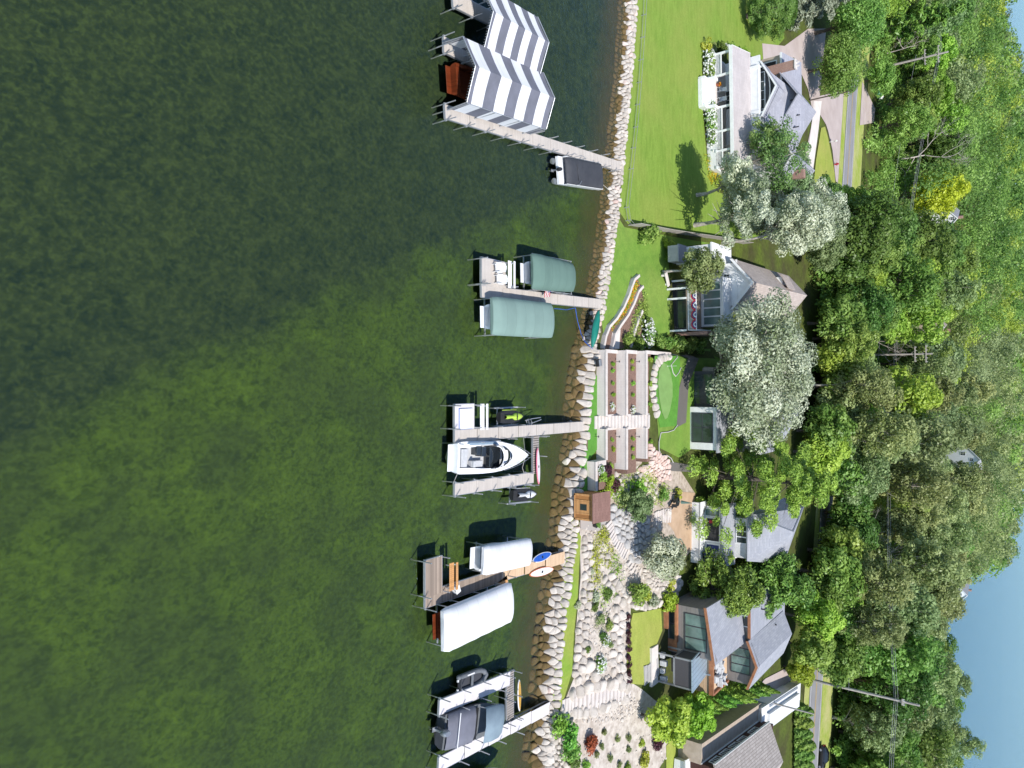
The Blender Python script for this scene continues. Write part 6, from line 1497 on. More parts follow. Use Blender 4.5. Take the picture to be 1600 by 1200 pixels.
c = empty('terrace_chair', (HX + lx(868), Y0 + .7, g0 + z1 + .06), .4, 'blue deck chair at the end of the white terrace', 'chair'); m = MB(); m.box(-.3, .3, -.3, .3, .35, .42); m.build('seat', M['boardblue'], c); m = MB(); m.slab([(-.3, .28, .42), (.3, .28, .42), (.3, .5, 1.0), (-.3, .5, 1.0)], .05); m.build('backrest', M['boardblue'], c); m = MB(); m.box(-.28, -.24, -.28, .28, 0, .36); m.box(.24, .28, -.28, .28, 0, .36); m.build('legs', M['black'], c)

# ---- dark modern house
g0 = 4.55; Y0 = Yof(1032, g0) + 2.2; t = empty('house', (Xof(985, Y0, 6), Y0, g0), 0, 'modern grey-sided house with cedar trim, slate roofs and a charcoal screened pavilion', 'house'); HX = t.location.x
lx = lambda y, dY=0, z=7: Xof(y, Y0 + dY, z) - HX
ZL = lambda x, dY: zof(x, Y0 + dY) - g0
a, b = lx(948), lx(1024); z0a, z0b = ZL(1106, 0), ZL(1119, 0)
m = MB(); v = [(a, 0, -.6), (b, 0, -.6), (b, 0, z0b), (a, 0, z0a)]; m.slab(v, .3); m.box(a, a + .3, .3, 9.5, -.6, z0a - .02); m.box(b - .3, b, .3, 9.5, -.6, z0b - .05); m.build('wall', M['siding'], t)
f = uvw((0, 0, 0), (1, 0, 0), (0, -1, 0)); window(t, f, lx(959), lx(1013), ZL(1071, 0), ZL(1103, 0), 3, 1, 'glass_teal', 'darksteel', .1, .12)
window(t, f, lx(955), lx(1003), .2, ZL(1056, 0), 2, 1, 'glass', 'darksteel', .08, .1)
m = MB(); m.box(a - .1, lx(1006), -.5, .02, ZL(1057, 0), ZL(1060, 0)); m.box(a - .1, lx(985), -1.0, -.75, -.6, .35); m.box(lx(1004), lx(1022), -.06, -.005, -.4, ZL(1058, 0)); m.build('cedar_band', M['trim'], t)
m = MB(); m.slab([(a - .35, -.45, z0a - .02), (b + .3, -.45, z0b + .02), (b + .3, 9.2, z0b + .35), (a - .35, 9.2, z0a + .3)], .2); m.build('roof', M['roof_slate'], t)
m = MB(); m.slab([(a - .38, -.5, z0a - .32), (b + .33, -.5, z0b - .28), (b + .33, -.5, z0b + .05), (a - .38, -.5, z0a + .01)], .05); m.build('roof_trim', M['trim'], t)
zc = ZL(1174, 9.2); m = MB(); m.box(a + .2, lx(1001, 9, 11), 9.2, 9.6, 0, zc); m.box(a + .5, lx(1001, 9, 11), 9.6, 22, -.5, zc - 1.5); m.build('clerestory_wall', M['siding'], t)
f = uvw((0, 9.2, 0), (1, 0, 0), (0, -1, 0)); window(t, f, lx(948, 9, 11), lx(980, 9, 11), ZL(1154, 9.2), ZL(1170, 9.2), 2, 1, 'glass', 'white', .1, .2, 'clerestory_window')
rx0, rx1 = lx(938, 9, 12), lx(1052, 9, 12)
zq = ZL(1226, 23.5)
m = MB(); m.slab([(rx0, 8.8, zc + .02), (rx1, 8.8, zc + .02), (rx1, 23.5, zq), (rx0, 23.5, zq)], .2); m.build('rear_roof', M['roof_slate'], t)
m = MB(); m.box(rx0, lx(1000, 9, 12), 8.72, 8.8, zc - .3, zc + .05); m.build('rear_trim', M['trim'], t)
m = MB()
for dx, dy in ((2.2, 13), (5.5, 18), (6.4, 18.6), (7.6, 20)): m.tube((rx0 + dx, dy, zc + (zq - zc) * (dy - 8.8) / 14.7), (rx0 + dx, dy, zc + (zq - zc) * (dy - 8.8) / 14.7 + .5), .1)
m.build('roof_vent', M['darksteel'], t)
# gabled wing
ga, gb = lx(1003, 8, 10), lx(1069, 8, 10); YW_ = 8.0; zge, zgr = ZL(1171, YW_), ZL(1184, YW_)
m = MB(); gwall(m, ga, gb, YW_ + .6, zge, zgr, -.4); m.box(ga + .02, gb - .02, YW_ + .75, 22, -.4, zge); m.build('gable_wall', M['siding'], t)
m = MB(); gable(m, ga, gb, YW_ + .6, 22, zge, zgr, .2, .35, 0, .6); m.build('wing_roof', M['roof_slate'], t); m = MB(); rake(m, ga, gb, YW_ - .06, zge, zgr, .3, .06); m.build('rake_board', M['trim'], t)
f = uvw((0, YW_ + .6, 0), (1, 0, 0), (0, -1, 0)); window(t, f, lx(1012, YW_, 9), lx(1050, YW_, 9), ZL(1143, YW_ + .6), ZL(1171, YW_ + .6), 3, 1, 'glass_teal', 'darksteel', .1, .12)
# pavilion
pa, pb = lx(1030, -2.5, 8), lx(1077, -2.5, 8); yp = -2.6; zp0, zp1 = ZL(1052, yp), ZL(1083, yp); zpb = ZL(1105, 3.2)
m = MB(); m.box(pa + .1, pb - .1, yp, yp + .1, zp0 + .2, zp1 - .2); m.build('screen', M['darkscreen'], t)
m = MB(); m.box(pa, pb, yp - .06, yp + .14, zp0, zp0 + .2); m.box(pa, pb, yp - .06, yp + .14, zp1 - .2, zp1); m.box(pa, pa + .12, yp - .06, 3, zp0, zp0 + .2)
for x, y in ((pa + .08, yp + .05), (pb - .08, yp + .05), (pa + .08, 0), (pb - .08, 2.6)): m.box(x - .1, x + .1, y - .1, y + .1, -.6, zp1 - .05)
m.build('pavilion_frame', M['steel'], t)
m = MB(); m.box(pa + .05, pa + .12, yp + .15, 0, zp0 + .2, zp1 - .1); m.build('side_screen', M['darkscreen'], t)
m = MB(); m.slab([(pa - .15, yp - .2, zp1 + .03), (pb + .15, yp - .2, zp1 + .03), (pb + .15, 3.2, zpb), (pa - .15, 3.2, zpb)], .14); m.build('pavilion_roof', M['roof_metal'], t)
m = MB(); m.box(pa - .9, pb + .1, yp - 1.6, yp, -.9, -.1); m.build('patio_slab', M['concrete'], t)
m = MB(); m.box(pa + .2, pb - .2, .6, .8, -.4, zp0 + .3); m.build('patio_back_wall', M['interior'], t)
m = MB()
for s in range(4): m.box(pa + .15 + s * .9, pa + .75 + s * .9, yp + .35, yp + .9, -.1, .45 + .25 * (s % 2))
m.build('patio_seating', M['upholstery'], t, bevel=.05)
# roof terrace between pavilion and gabled wing
ta, tb = lx(1026, 4, 8), lx(1080, 4, 8); zt_ = ZL(1112, 3.4)
m = MB(); m.box(ta, tb, 3.3, 8.5, -.5, zt_); m.build('roof_terrace', M['tanwood'], t); m = MB(); m.box(ta - .1, tb + .1, 3.15, 3.4, zt_ - .25, zt_ + .3); m.box(tb - .1, tb + .15, 3.4, 8.4, zt_ - .25, zt_ + .3); m.build('terrace_kerb', M['trim'], t)
W = t.location
for i, (dx, dy, s_) in enumerate([(.8, 1.0, .5), (1.7, 1.6, .6), (2.5, .9, .45), (1.2, 2.2, .4), (3.1, 2.0, .55), (3.4, 3.2, .45), (2.3, 2.8, .4)]):
    c = empty('cushioned_chair', (W.x + ta + dx, W.y + 3.3 + dy, W.z + zt_), i * .8, 'pale cushioned seat on the roof terrace of the modern house', 'chair', 'seats on the roof terrace')
    m = MB(); m.box(-s_, s_, -s_, s_, .12, .42); m.build('cushion', M['upholstery'], c, bevel=.06); m = MB(); m.box(-s_, s_, s_ - .15, s_, .42, .8); m.build('backrest', M['upholstery'], c, bevel=.05); m = MB(); m.box(-s_ + .05, s_ - .05, -s_ + .05, s_ - .05, 0, .12); m.build('base', M['darksteel'], c)

# ---- shake-roofed house at the bottom edge
g0 = 5.0; Y0 = Yof(1100, 7.6); t = empty('house', (Xof(1190, Y0, 7.6), Y0, g0), radians(-8), 'long brown house with a cedar shake roof at the bottom edge of the photo', 'house'); HX = t.location.x
LN = 21; z1 = 2.6; 
m = MB(); m.box(-2.2, 0, -1, LN, -.8, z1 - .1); m.build('lower_wall', M['beige'], t); m = MB(); m.box(0, 8, -1, LN, -.8, z1 + 1.9); m.build('wall', M['siding_b'], t)
m = MB(); m.box(-2.3, .0, -1.2, LN + .1, z1 - .1, z1); m.build('balcony_floor', M['beige'], t); m = MB(); m.box(-2.36, -2.3, -1.2, LN, z1 - .3, z1 + .12); m.box(-2.3, 0, -1.26, -1.2, z1 - 2.2, z1 + .12); m.build('balcony_edge', M['beige'], t)
m = MB(); m.box(-.12, -.03, -1.1, LN, z1 + .0, z1 + .16); m.build('base_trim', M['white'], t)
f = uvw((0, 0, 0), (0, 1, 0), (-1, 0, 0))
for i, y in enumerate((.4, 3.7, 6.9, 10.1, 14.4)): window(t, f, y, y + (2.4 if i < 4 else 2.9), z1 + .55, z1 + 1.65, 4, 1, 'glass', 'white', .12, .1)
ze = z1 + 1.95
m = MB(); m.slab([(-.6, LN - 1.5, ze - .1), (-.6, -1.5, ze - .1), (4.1, -1.5, ze + 1.9), (4.1, LN - 1.5, ze + 1.9)], .2); m.slab([(4.1, LN - 1.5, ze + 1.9), (4.1, -1.5, ze + 1.9), (9, -1.5, ze - .2), (9, LN - 1.5, ze - .2)], .2); m.build('roof', M['roof_shake'], t)
m = MB(); m.box(-.66, -.6, -1.5, LN - 1.5, ze - .32, ze - .06); m.build('gutter', M['white'], t)
# white entrance annexe with stepped white roofs
Ya = Yof(1190, 8.0); t = empty('annexe', (Xof(1108, Ya, 8), Ya, 6), radians(-9), 'long white flat-roofed annexe between the shake-roofed house and the road', 'building'); w = Xof(1134, Ya, 8) - Xof(1108, Ya, 8)
L_ = Yof(1252, 8.2) - Ya
m = MB(); m.box(0, w, 0, L_, -1.2, 2.0); m.build('wall', M['white'], t); m = MB(); m.box(-.2, w + .1, -.2, L_ + .1, 2.0, 2.14); m.build('roof', M['white'], t); m = MB(); m.box(w * .4, w + .6, 2, L_ - 2, 2.15, 2.6); m.build('roof_step', M['white'], t); m = MB(); m.box(-.02, .3, 3, L_ - 2, 2.141, 2.25); m.build('roof_kerb', M['alu'], t)
f = uvw((0, 0, 0), (0, 1, 0), (-1, 0, 0)); window(t, f, .5, 3.5, -.6, 1.6, 3, 1, 'glass_teal', 'white')
f = uvw((0, 0, 0), (1, 0, 0), (0, -1, 0)); window(t, f, .3, w - .3, -.6, 1.5, 2, 1, 'glass_teal', 'white')
q = G(1068, 1196); t = empty('garden_building', (q.x, q.y, q.z), radians(-10), 'low white roofed outbuilding cut by the bottom edge of the photo', 'building'); m = MB(); m.box(-1.5, 4, -3, 3, 0, 1.6); m.build('wall', M['siding_w'], t); m = MB(); m.slab([(-1.8, 3.2, 1.55), (-1.8, -3.3, 1.55), (4.2, -3.3, 2.1), (4.2, 3.2, 2.1)], .14); m.build('roof', M['whitewood'], t)

# ---- houses among the far trees
def far_house(xp, yp, z0, wd, ln, h, rise, rz, wall, roof, label, win=True):
    for _ in range(60): Y = Yof(xp, z0 + h); z0 += .4 * (gz(Xof(yp, Y, z0 + h), Y) - z0)
    Y = Yof(xp, z0 + h); t = empty('house', (Xof(yp, Y, z0 + h), Y, z0), rz, label, 'house', 'houses among the far trees'); w = wd / 2
    m = MB(); gwall(m, -w, w, 0, h, h + rise, -1); m.box(-w + .02, w - .02, .15, ln, -1, h); gwall(m, -w, w, ln - .2, h, h + rise, -1); m.build('wall', M[wall], t)
    m = MB(); gable(m, -w, w, 0, ln, h, h + rise, .2, .5); m.build('roof', M[roof], t); m = MB(); rake(m, -w, w, -.4, h, h + rise, .3); m.build('rake_board', M['white'], t)
    f = uvw((0, 0, 0), (1, 0, 0), (0, -1, 0))
    if win:
        window(t, f, -.5, .5, h + rise * .15, h + rise * .15 + 1.0, 2, 2)
        for x in (-w * .6, w * .3): window(t, f, x, x + 1.2, h - 2.2, h - .8, 2, 2)
    ch = MB(); ch.box(w * .3, w * .3 + .9, ln * .6, ln * .6 + .8, h, h + rise + 1.0); ch.build('chimney', M['brick'], t)
FARH = [far_house(1512, 718, 5, 9, 10, 10, 4, radians(-25), 'white', 'roof_grey', 'white gabled house showing through the woods left of the far water' if False else 'white gabled house standing clear among the far trees'),
        far_house(1497, 928, 4, 10, 12, 10, 4, radians(20), 'white', 'roof_slate', 'grey-roofed house at the edge of the woods by the far lake'),
        far_house(1483, 342, 5, 6, 7, 8, 2.5, radians(30), 'white', 'roof_grey', 'small white gable below the golden tree'),
        far_house(1463, 1185, 5, 7, 9, 8, 2, 0, 'beige', 'roof_grey', 'beige house by the far lake at the bottom edge of the woods'),
        far_house(1462, 512, 5, 7, 7, 6, 2.5, radians(10), 'beige', 'roof_taupe', 'tan gabled house deep in the woods beyond the wires')]

# ------------------------------------------------------------------ car, poles, wires
q = G(1279, 1186); t = empty('parked_car', (q.x - .4, q.y, q.z + .17), atan2(rd.y, rd.x) - pi / 2 + pi, 'black car on the road at the bottom edge of the photo', 'car')
prof = [(-2.3, .45, .8), (-2.25, .75, .86), (-1.5, .92, .9), (-.7, 1.0, .9), (.9, 1.0, .9), (1.9, .95, .88), (2.25, .75, .82), (2.3, .45, .78)]
m = MB(); m.loft([[(-w_, y, .3), (-w_, y, .3 + (h - .3) * .6), (-w_ * .92, y, h), (w_ * .92, y, h), (w_, y, .3 + (h - .3) * .6), (w_, y, .3)] for y, h, w_ in prof]); m.build('body', M['carpaint'], t)
m = MB(); m.loft([[(-.82 * s, y, .95), (-.66 * s, y, h), (.66 * s, y, h), (.82 * s, y, .95)] for y, h, s in ((-.95, 1.0, 1), (-.25, 1.52, .97), (1.2, 1.5, .97), (2.0, 1.02, .95))], 0, False); m.build('cabin_glass', M['screen'], t)
m = MB(); m.loft([[(-.62, y, 1.49), (-.6, y, 1.55), (.6, y, 1.55), (.62, y, 1.49)] for y in (-.25, 1.2)], 0, False); m.build('roof', M['carpaint'], t)
for sx in (-1, 1):
    for y in (-1.45, 1.45):
        m = MB(); m.tube((sx * .72, y, .33), (sx * .93, y, .33), .34, n=16); wo = m.build('wheel', M['rubber'], t); m = MB(); m.tube((sx * .9, y, .33), (sx * .945, y, .33), .2, n=12); m.build('rim', M['steel'], wo)
    m = MB(); m.box(sx * .62 - .16, sx * .62 + .16, -2.32, -2.2, .6, .74); m.build('headlight', M['gelcoat'], t); m = MB(); m.box(sx * .62 - .16, sx * .62 + .16, 2.22, 2.31, .65, .8); m.build('tail_light', M['red'], t); m = MB(); m.box(sx * .9 - .1, sx * .9 + .12, -.75, -.6, .95, 1.08); m.build('wing_mirror', M['carpaint'], t)
def pole(X, Y, z0, z1, mat, label, arms=(), r=.2, rz=0):
    t = empty('utility_pole', (X, Y, z0), rz, label, 'utility pole', 'utility poles'); m = MB(); m.tube((0, 0, -.5), (0, 0, z1 - z0), r, r * .65, 10); m.build('post', M[mat], t)
    for z, w in arms:
        m = MB(); m.box(-w, w, -.34, -.16, z - .1, z + .12); m.bar((-w * .5, -.25, z), (0, -.1, z - .9), .06, .06); m.bar((w * .5, -.25, z), (0, -.1, z - .9), .06, .06); a = m.build('crossarm', M[mat], t)
        for s in (-.9, -.45, .45, .9): m = MB(); m.tube((s * w, -.25, z + .12), (s * w, -.25, z + .35), .06, .04); m.build('insulator', M['white'], a)
    return t
Ya_ = Yof(1482, 20.8); Xa_ = Xof(82, Ya_, 20); pole(Xa_, Ya_, 6, 20.8, 'wood_grey', 'tall grey utility pole with crossarms above the driveway trees', ((12.6, 2.1), (9.6, 1.9)), .34, .2)
Yb_ = 178; Xb_ = Xof(553, Yb_, 18); zb2 = zof(1457, Yb_); pole(Xb_, Yb_, 6, zb2, 'wood_grey', 'grey utility pole with two crossarms rising from the middle of the woods', ((zb2 - 7.2, 1.9), (zb2 - 9.3, 1.7)), .28, .1)
qc = G(1254, 1059); zc2 = zof(1437, qc.y); pole(qc.x, qc.y, qc.z, zc2, 'wood_grey', 'tall utility pole standing by the end of the white annexe', ((zc2 - qc.z - 2.4, .5),), .26)
qd = (Xof(1093, Yof(1186, 6), 6), Yof(1186, 6)); pole(qd[0], qd[1], 5.5, zof(1272, qd[1]), 'wood_grey', 'shorter pole crossing in front of the annexe roof', (), .15)
qe = G(1264, 157); pole(qe.x, qe.y, qe.z, zof(1331, qe.y), 'wood_dark', 'thin dark pole behind the grey-roofed house by the driveway', (), .13)
def wires(A, B, n, dz, label, sag=1.2):
    t = empty('power_line', (0, 0, 0), 0, label, 'power line', 'power lines over the woods')
    for i in range(n):
        o = Vector((0, (i - (n - 1) / 2) * 1.0, -.4 * (i % 2))) + Vector((0, 0, dz)); m = MB()
        m.path([tuple((A + o).lerp(B + o, f) - Vector((0, 0, sag * 4 * f * (1 - f)))) for f in [j / 14 for j in range(15)]], .022, 4); m.build('cable', M['wire'], t)
vA, vB, vC = Vector((Xa_, Ya_, 19)), Vector((Xb_, Yb_, zb2 - 7)), Vector((qc.x, qc.y, zc2 - 3.2))
wires(vA, vB, 3, 0, 'thin power lines between the upper two utility poles'); wires(vB, vC, 3, 0, 'thin power lines between the middle pole and the annexe pole'); wires(vC, vC + (vC - vB).normalized() * 60, 3, 0, 'thin power lines leaving the bottom edge of the photo'); wires(vA, vA + (vA - vB).normalized() * 60, 3, 0, 'thin power lines leaving the top edge of the photo')
wires(vA - Vector((0, 3, 5)), vB - Vector((0, 3, 3)), 1, 0, 'single lower cable between the upper two poles'); wires(vB - Vector((0, 3, 3)), vC - Vector((0, 1, 7)), 1, 0, 'single lower cable between the middle pole and the annexe pole')
# hydrant and post boxes by the driveway
q = G(1303, 257); t = empty('hydrant', q, 0, 'red hydrant on the strip of grass beside the driveway', 'hydrant'); m = MB(); m.tube((0, 0, 0), (0, 0, .8), .16, n=10); m.ball((0, 0, .8), (.17, .17, .14)); m.build('barrel', M['red'], t); m = MB(); m.tube((-.3, 0, .55), (.3, 0, .55), .09); m.tube((0, 0, .55), (0, -.3, .55), .1); m.build('outlet', M['red'], t)
q = G(1296, 222); t = empty('mailbox', q, .3, 'small white mailbox on a post at the edge of the driveway', 'mailbox'); m = MB(); m.box(-.05, .05, -.05, .05, 0, 1.1); m.build('post', M['white'], t); m = MB(); m.box(-.16, .16, -.3, .3, 1.1, 1.4); m.build('box', M['white'], t, bevel=.05)
q = G(1368, 146); t = empty('tarp_pile', q, .3, 'teal tarpaulin bundle at the edge of the woods across the road', 'tarpaulin'); m = MB(); m.ball((0, 0, .7), (1.5, 1.2, .9)); m.build('sheet', M['teal'], t); m = MB(); m.ball((.9, .7, 1.0), (.9, .8, .7)); m.build('white_sheet', M['boardwhite'], t)
# ------------------------------------------------------------------ trees
def pixw(X, Y, Z):
    d = Y * cos(PT) + (HC - Z) * sin(PT); u_ = Y * sin(PT) - (HC - Z) * cos(PT); return 800 + F * u_ / d, 600 + F * X / d
def limbs_mb(m, base, tips, r0, rs, wob=.5):
    for tp in tips:
        tp = Vector(tp); st = Vector(base).lerp(Vector((0, 0, tp.z)), rs.uniform(.35, .75)); st.x += tp.x * .08; st.y += tp.y * .08
        mid = st.lerp(tp, .5) + Vector((rs.uniform(-wob, wob), rs.uniform(-wob, wob), rs.uniform(-.1, .5) * wob))
        m.tube(st, mid, r0 * .55, r0 * .33, 6); m.tube(mid, tp, r0 * .33, r0 * .1, 5)
def trunk_mb(h, r, rs, lean=(0, 0), n=5):
    m = MB(); p = Vector((0, 0, -.4)); pts = [p]
    for i in range(1, n + 1):
        f = i / n; pts.append(Vector((lean[0] * f * f + rs.uniform(-.12, .12) * (f > 0), lean[1] * f * f + rs.uniform(-.12, .12), h * f)))
    for i, (a, b) in enumerate(zip(pts[:-1], pts[1:])): m.tube(a, b, r * (1 - .75 * i / n) * (1.25 if i == 0 else 1), r * (1 - .75 * (i + 1) / n), 8)
    return m
def broad(R, h, cb, n, kd, seed, size=.26, clumps=30, bark='bark', lean=(0, 0), sparse=1.0, squash=1.0, core=.25, cr=.25, irr=.3):
    """(trunk object mesh, crown mesh): crown of leaf clumps in an ellipsoid from height cb to h"""
    rs = np.random.RandomState(seed); zc = (h + cb) / 2; rz = (h - cb) / 2; len_c = clumps ** (1 / 3.) * 1.55; P_, Nn, tips, T = [], [], [], []
    cs = []; lob = dirs(rs, 6, .2); lg = rs.uniform(-irr, irr * .6, 6)
    tries = 0
    while len(cs) < clumps and tries < 4000:
        tries += 1; d = dirs(rs, 1, .25)[0]; q = d * (rs.uniform(.12, .95) ** .5) * np.array([R, R * squash, rz]) * .84 * (1 + np.sum(lg * np.clip(lob @ d, 0, 1) ** 3))
        if all(np.linalg.norm((q - c) / [R, R, rz]) > 1.35 / len_c for c in cs) or tries > 1500: cs.append(q)
    w = rs.uniform(.5, 1.3, len(cs)); w = w / w.sum(); ctone = rs.rand(len(cs))
    for c, wi, ct in zip(cs, w, ctone):
        r = R * cr * (wi * len(cs)) ** .33; k_ = int(n * wi); d = dirs(rs, k_, .35); sub = rs.normal(size=(7, 3)); sub /= np.linalg.norm(sub, axis=1, keepdims=True)
        lump = 1 + .30 * np.max(d @ sub.T, axis=1) ** 3
        fr = np.where(rs.rand(k_) < core, rs.uniform(.3, .8, k_), rs.uniform(.82, 1.08, k_)) * lump
        p = c + d * (r * fr)[:, None] * [1, 1, .8]; p[:, 2] += zc; p[:, 0] += lean[0] * (p[:, 2] / h) ** 1.5; p[:, 1] += lean[1] * (p[:, 2] / h) ** 1.5
        P_.append(p); Nn.append(d * 1.0 + rs.normal(size=d.shape) * .38 + [0, 0, .4]); T.append(np.clip(rs.rand(k_) * .45 + ct * .65 - .05, 0, 1))
        tips.append((c[0] + lean[0] * .8, c[1] + lean[1] * .8, c[2] + zc - r * .2))
    cm = leaf_mesh('crown', np.vstack(P_), np.vstack(Nn), size, L[kd], np.concatenate(T), rs=rs)
    m = trunk_mb(h * .72, max(.14, R * .055), rs, (lean[0] * .7, lean[1] * .7)); limbs_mb(m, (0, 0, cb * .6), tips[::2], max(.1, R * .035), rs, R * .08)
    return m, bark, cm
def pine(R, h, n, kd, seed, tiers=9, per=6, size=.3, cb=.2, droop=.25, width=.17, bark='bark'):
    rs = np.random.RandomState(seed); P_, Nn, T, tips = [], [], [], []
    tot = tiers * per
    for t_ in range(tiers):
        f = t_ / (tiers - 1); z0_ = h * (cb + (1 - cb) * f * .97); L_ = R * (1 - f) ** .75 * rs.uniform(.8, 1.1) + .25
        for j in range(per if f < .8 else 3):
            a = 2 * pi * (j + .5 * (t_ % 2)) / per + rs.uniform(-.7, .7); ll = L_ * rs.uniform(.5, 1.25); z = z0_ + rs.uniform(-.05, .05) * h; nb = max(2, int(ll / (R * .22)))
            for b in range(nb):
                g = (b + 1) / nb
                if g < .3: continue
                c = np.array([cos(a) * ll * g, sin(a) * ll * g, z - droop * ll * g + .2 * ll * g ** 3]) + rs.normal(size=3) * R * .06
                k_ = int(n / tot / nb * 1.5 * (.6 + g)); d = dirs(rs, k_, .45); r = R * width * rs.uniform(.55, 1.35)
                P_.append(c + d * (r * rs.uniform(.5, 1.08, k_))[:, None] * [1.15, 1.15, .62]); Nn.append(d * .5 + rs.normal(size=d.shape) * .5 + [0, 0, .55]); T.append(np.clip(rs.rand(k_) * .7 + rs.uniform(0, .35), 0, 1))
            tips.append((cos(a) * ll, sin(a) * ll, z - droop * ll + .2 * ll)) if ll > .5 else None
    cm = leaf_mesh('crown', np.vstack(P_), np.vstack(Nn), size, L[kd], np.concatenate(T), .32, rs)
    m = trunk_mb(h * .95, max(.12, R * .05), rs, n=6)
    for tp in tips: m.tube((0, 0, tp[2] + droop * hypot(tp[0], tp[1]) * .8), tp, .07, .02, 5)
    return m, bark, cm
def cone(R, h, n, kd, seed, size=.14, pw=.8, round_=False, bark='bark'):
    """dense upright evergreen (juniper, arborvitae) or a dense egg when round_"""
    rs = np.random.RandomState(seed); f = rs.rand(n) ** .8; a = rs.uniform(0, 2 * pi, n)
    prof = R * np.sqrt(np.clip(1 - (2 * f - 1) ** 2, 0, 1)) ** .8 if round_ else R * (np.clip(1 - f, 0, 1) ** pw) * np.minimum(1, .55 + f * 5)
    lump = 1 + .14 * np.sin(a * 5 + f * 13 + seed) + .10 * np.sin(a * 9 - f * 23) + .08 * np.sin(a * 3 + f * 31)
    r = prof * lump * rs.uniform(.82, 1.06, n); p = np.column_stack([np.cos(a) * r, np.sin(a) * r, .08 * h + f * h * .92])
    nn = np.column_stack([np.cos(a), np.sin(a), np.full(n, .55)]) + rs.normal(size=(n, 3)) * .45
    cm = leaf_mesh('crown', p, nn, size, L[kd], np.clip(rs.rand(n) * .7 + (lump - .85) * .9, 0, 1), .42, rs)
    m = MB(); m.tube((0, 0, -.3), (0, 0, h * .85), R * .12, R * .03, 6); return m, bark, cm
def bare(h, R, seed, kd='bark_dead', depth=4):
    rs = np.random.RandomState(seed); m = MB()
    def grow(p, d, l, r, k_):
        q = p + d * l * .5 + Vector(rs.normal(size=3) * l * .05); e = q + (d + Vector(rs.normal(size=3) * .15)).normalized() * l * .5
        m.tube(p, q, r, r * .8, 5); m.tube(q, e, r * .8, r * .6, 5)
        if k_ == 0: return
        for i in range(3 if k_ > 1 else 4):
            nd = (d * .75 + Vector(rs.normal(size=3)) * .55 + Vector((0, 0, .12))).normalized(); grow(q.lerp(e, rs.uniform(.2, 1)), nd, l * rs.uniform(.55, .8), r * .5, k_ - 1)
    grow(Vector((0, 0, -.3)), Vector((0, 0, 1)), h * .42, h * .0125, depth); return m, kd, None
NTREE = [0]
def tree_obj(parts, loc, label, group=None, name='tree', rz=0.0):
    m, bark, cm = parts; t = empty(name, loc, rz, label, 'tree', group); m.build('trunk', M[bark], t); NTREE[0] += 1
    if cm is not None: o = bpy.data.objects.new('crown', cm); C.objects.link(o); o.parent = t
    return t
def near(x, y, parts, label, name='tree', group=None): return tree_obj(parts, G(x, y), label, group, name)
near(1166, 26, cone(3.7, 7.4, 15000, 'dark', 11, .15, round_=True), 'dense round dark green tree at the top edge beside the big lawn')
near(1224, 18, pine(4.2, 10, 9000, 'blue', 12, droop=.45, size=.3, width=.2), 'drooping grey-green spruce at the top edge by the driveway', 'spruce_tree')
near(1262, -10, pine(3.6, 10, 6000, 'blue', 13, droop=.4, size=.3, width=.2), 'second grey-green spruce cut by the top edge', 'spruce_tree')
near(1262, 112, broad(5.8, 10, 1.6, 14000, 'mid', 21, .18, 44), 'full green tree overhanging the driveway by the road', 'maple_tree')
near(1272, 52, broad(6.8, 13, 2.5, 17000, 'mid', 22, .19, 52), 'large green tree between the driveway and the road near the top edge', 'maple_tree')
near(1318, 5, broad(6.8, 14, 2.5, 16000, 'light', 23, .2, 50), 'light green tree across the road at the top edge', 'maple_tree')
near(1350, 128, broad(4.0, 7, .8, 8000, 'mid', 24, .2, 32), 'green tree in front of the tall grey utility pole', 'maple_tree')
near(1208, 346, broad(5.4, 12, 1.5, 13000, 'silver', 25, .17, 42, 'bark_pale', cr=.22), 'silver leaved poplar nearest the road', 'poplar_tree')
near(1240, 392, broad(4.0, 9, .8, 9000, 'willow', 26, .18, 34), 'grey-green tree behind the taupe roof', 'poplar_tree')
near(1184, 326, broad(4.4, 11, 1.0, 9500, 'silver', 28, .17, 38, 'bark_pale', cr=.22), 'silver leaved poplar beyond the birches', 'poplar_tree')
near(1150, 345, broad(3.8, 9, 1.0, 9000, 'silver', 27, .16, 36, 'bark_pale', cr=.22), 'silver leaved poplar over the far end of the board fence', 'poplar_tree')
near(1124, 262, broad(5.4, 12.5, 4.5, 5200, 'birch', 31, .16, 36, 'bark_pale', (-.5, 0), core=.3, cr=.16), 'airy birch with white limbs over the grey-roofed house', 'birch_tree')
near(1118, 232, broad(3.8, 10.5, 4.5, 2600, 'birch', 32, .16, 22, 'bark_pale', (.4, .5), core=.3, cr=.17), 'second thinner birch leaning over the porch roof', 'birch_tree')
near(1088, 305, broad(4.6, 11, 3.6, 7000, 'silver', 33, .15, 32, 'bark_pale', (.1, -9.0), cr=.18, irr=.5), 'pale silver leaved tree at the lower end of the porch border', 'poplar_tree')
near(1084, 352, broad(5.2, 13, 3.6, 8500, 'silver', 34, .16, 40, 'bark_pale', (.1, -9.0), cr=.17, irr=.5), 'leaning silver leaved tree standing by the board fence', 'poplar_tree')
near(1128, 380, broad(4.5, 15.5, 5.0, 10500, 'silver', 35, .16, 42, 'bark_pale', (-1.6, .5), cr=.22), 'tall silver leaved poplar beside the taupe roof', 'poplar_tree')
near(1152, 354, broad(5.0, 13.5, 3.0, 12000, 'silver', 36, .17, 40, 'bark_pale', cr=.22), 'silver leaved poplar behind the board fence', 'poplar_tree')
near(1180, 300, broad(4.6, 10, 2.5, 9000, 'willow', 37, .17, 34), 'grey-green tree between the grey and taupe roofs', 'poplar_tree')
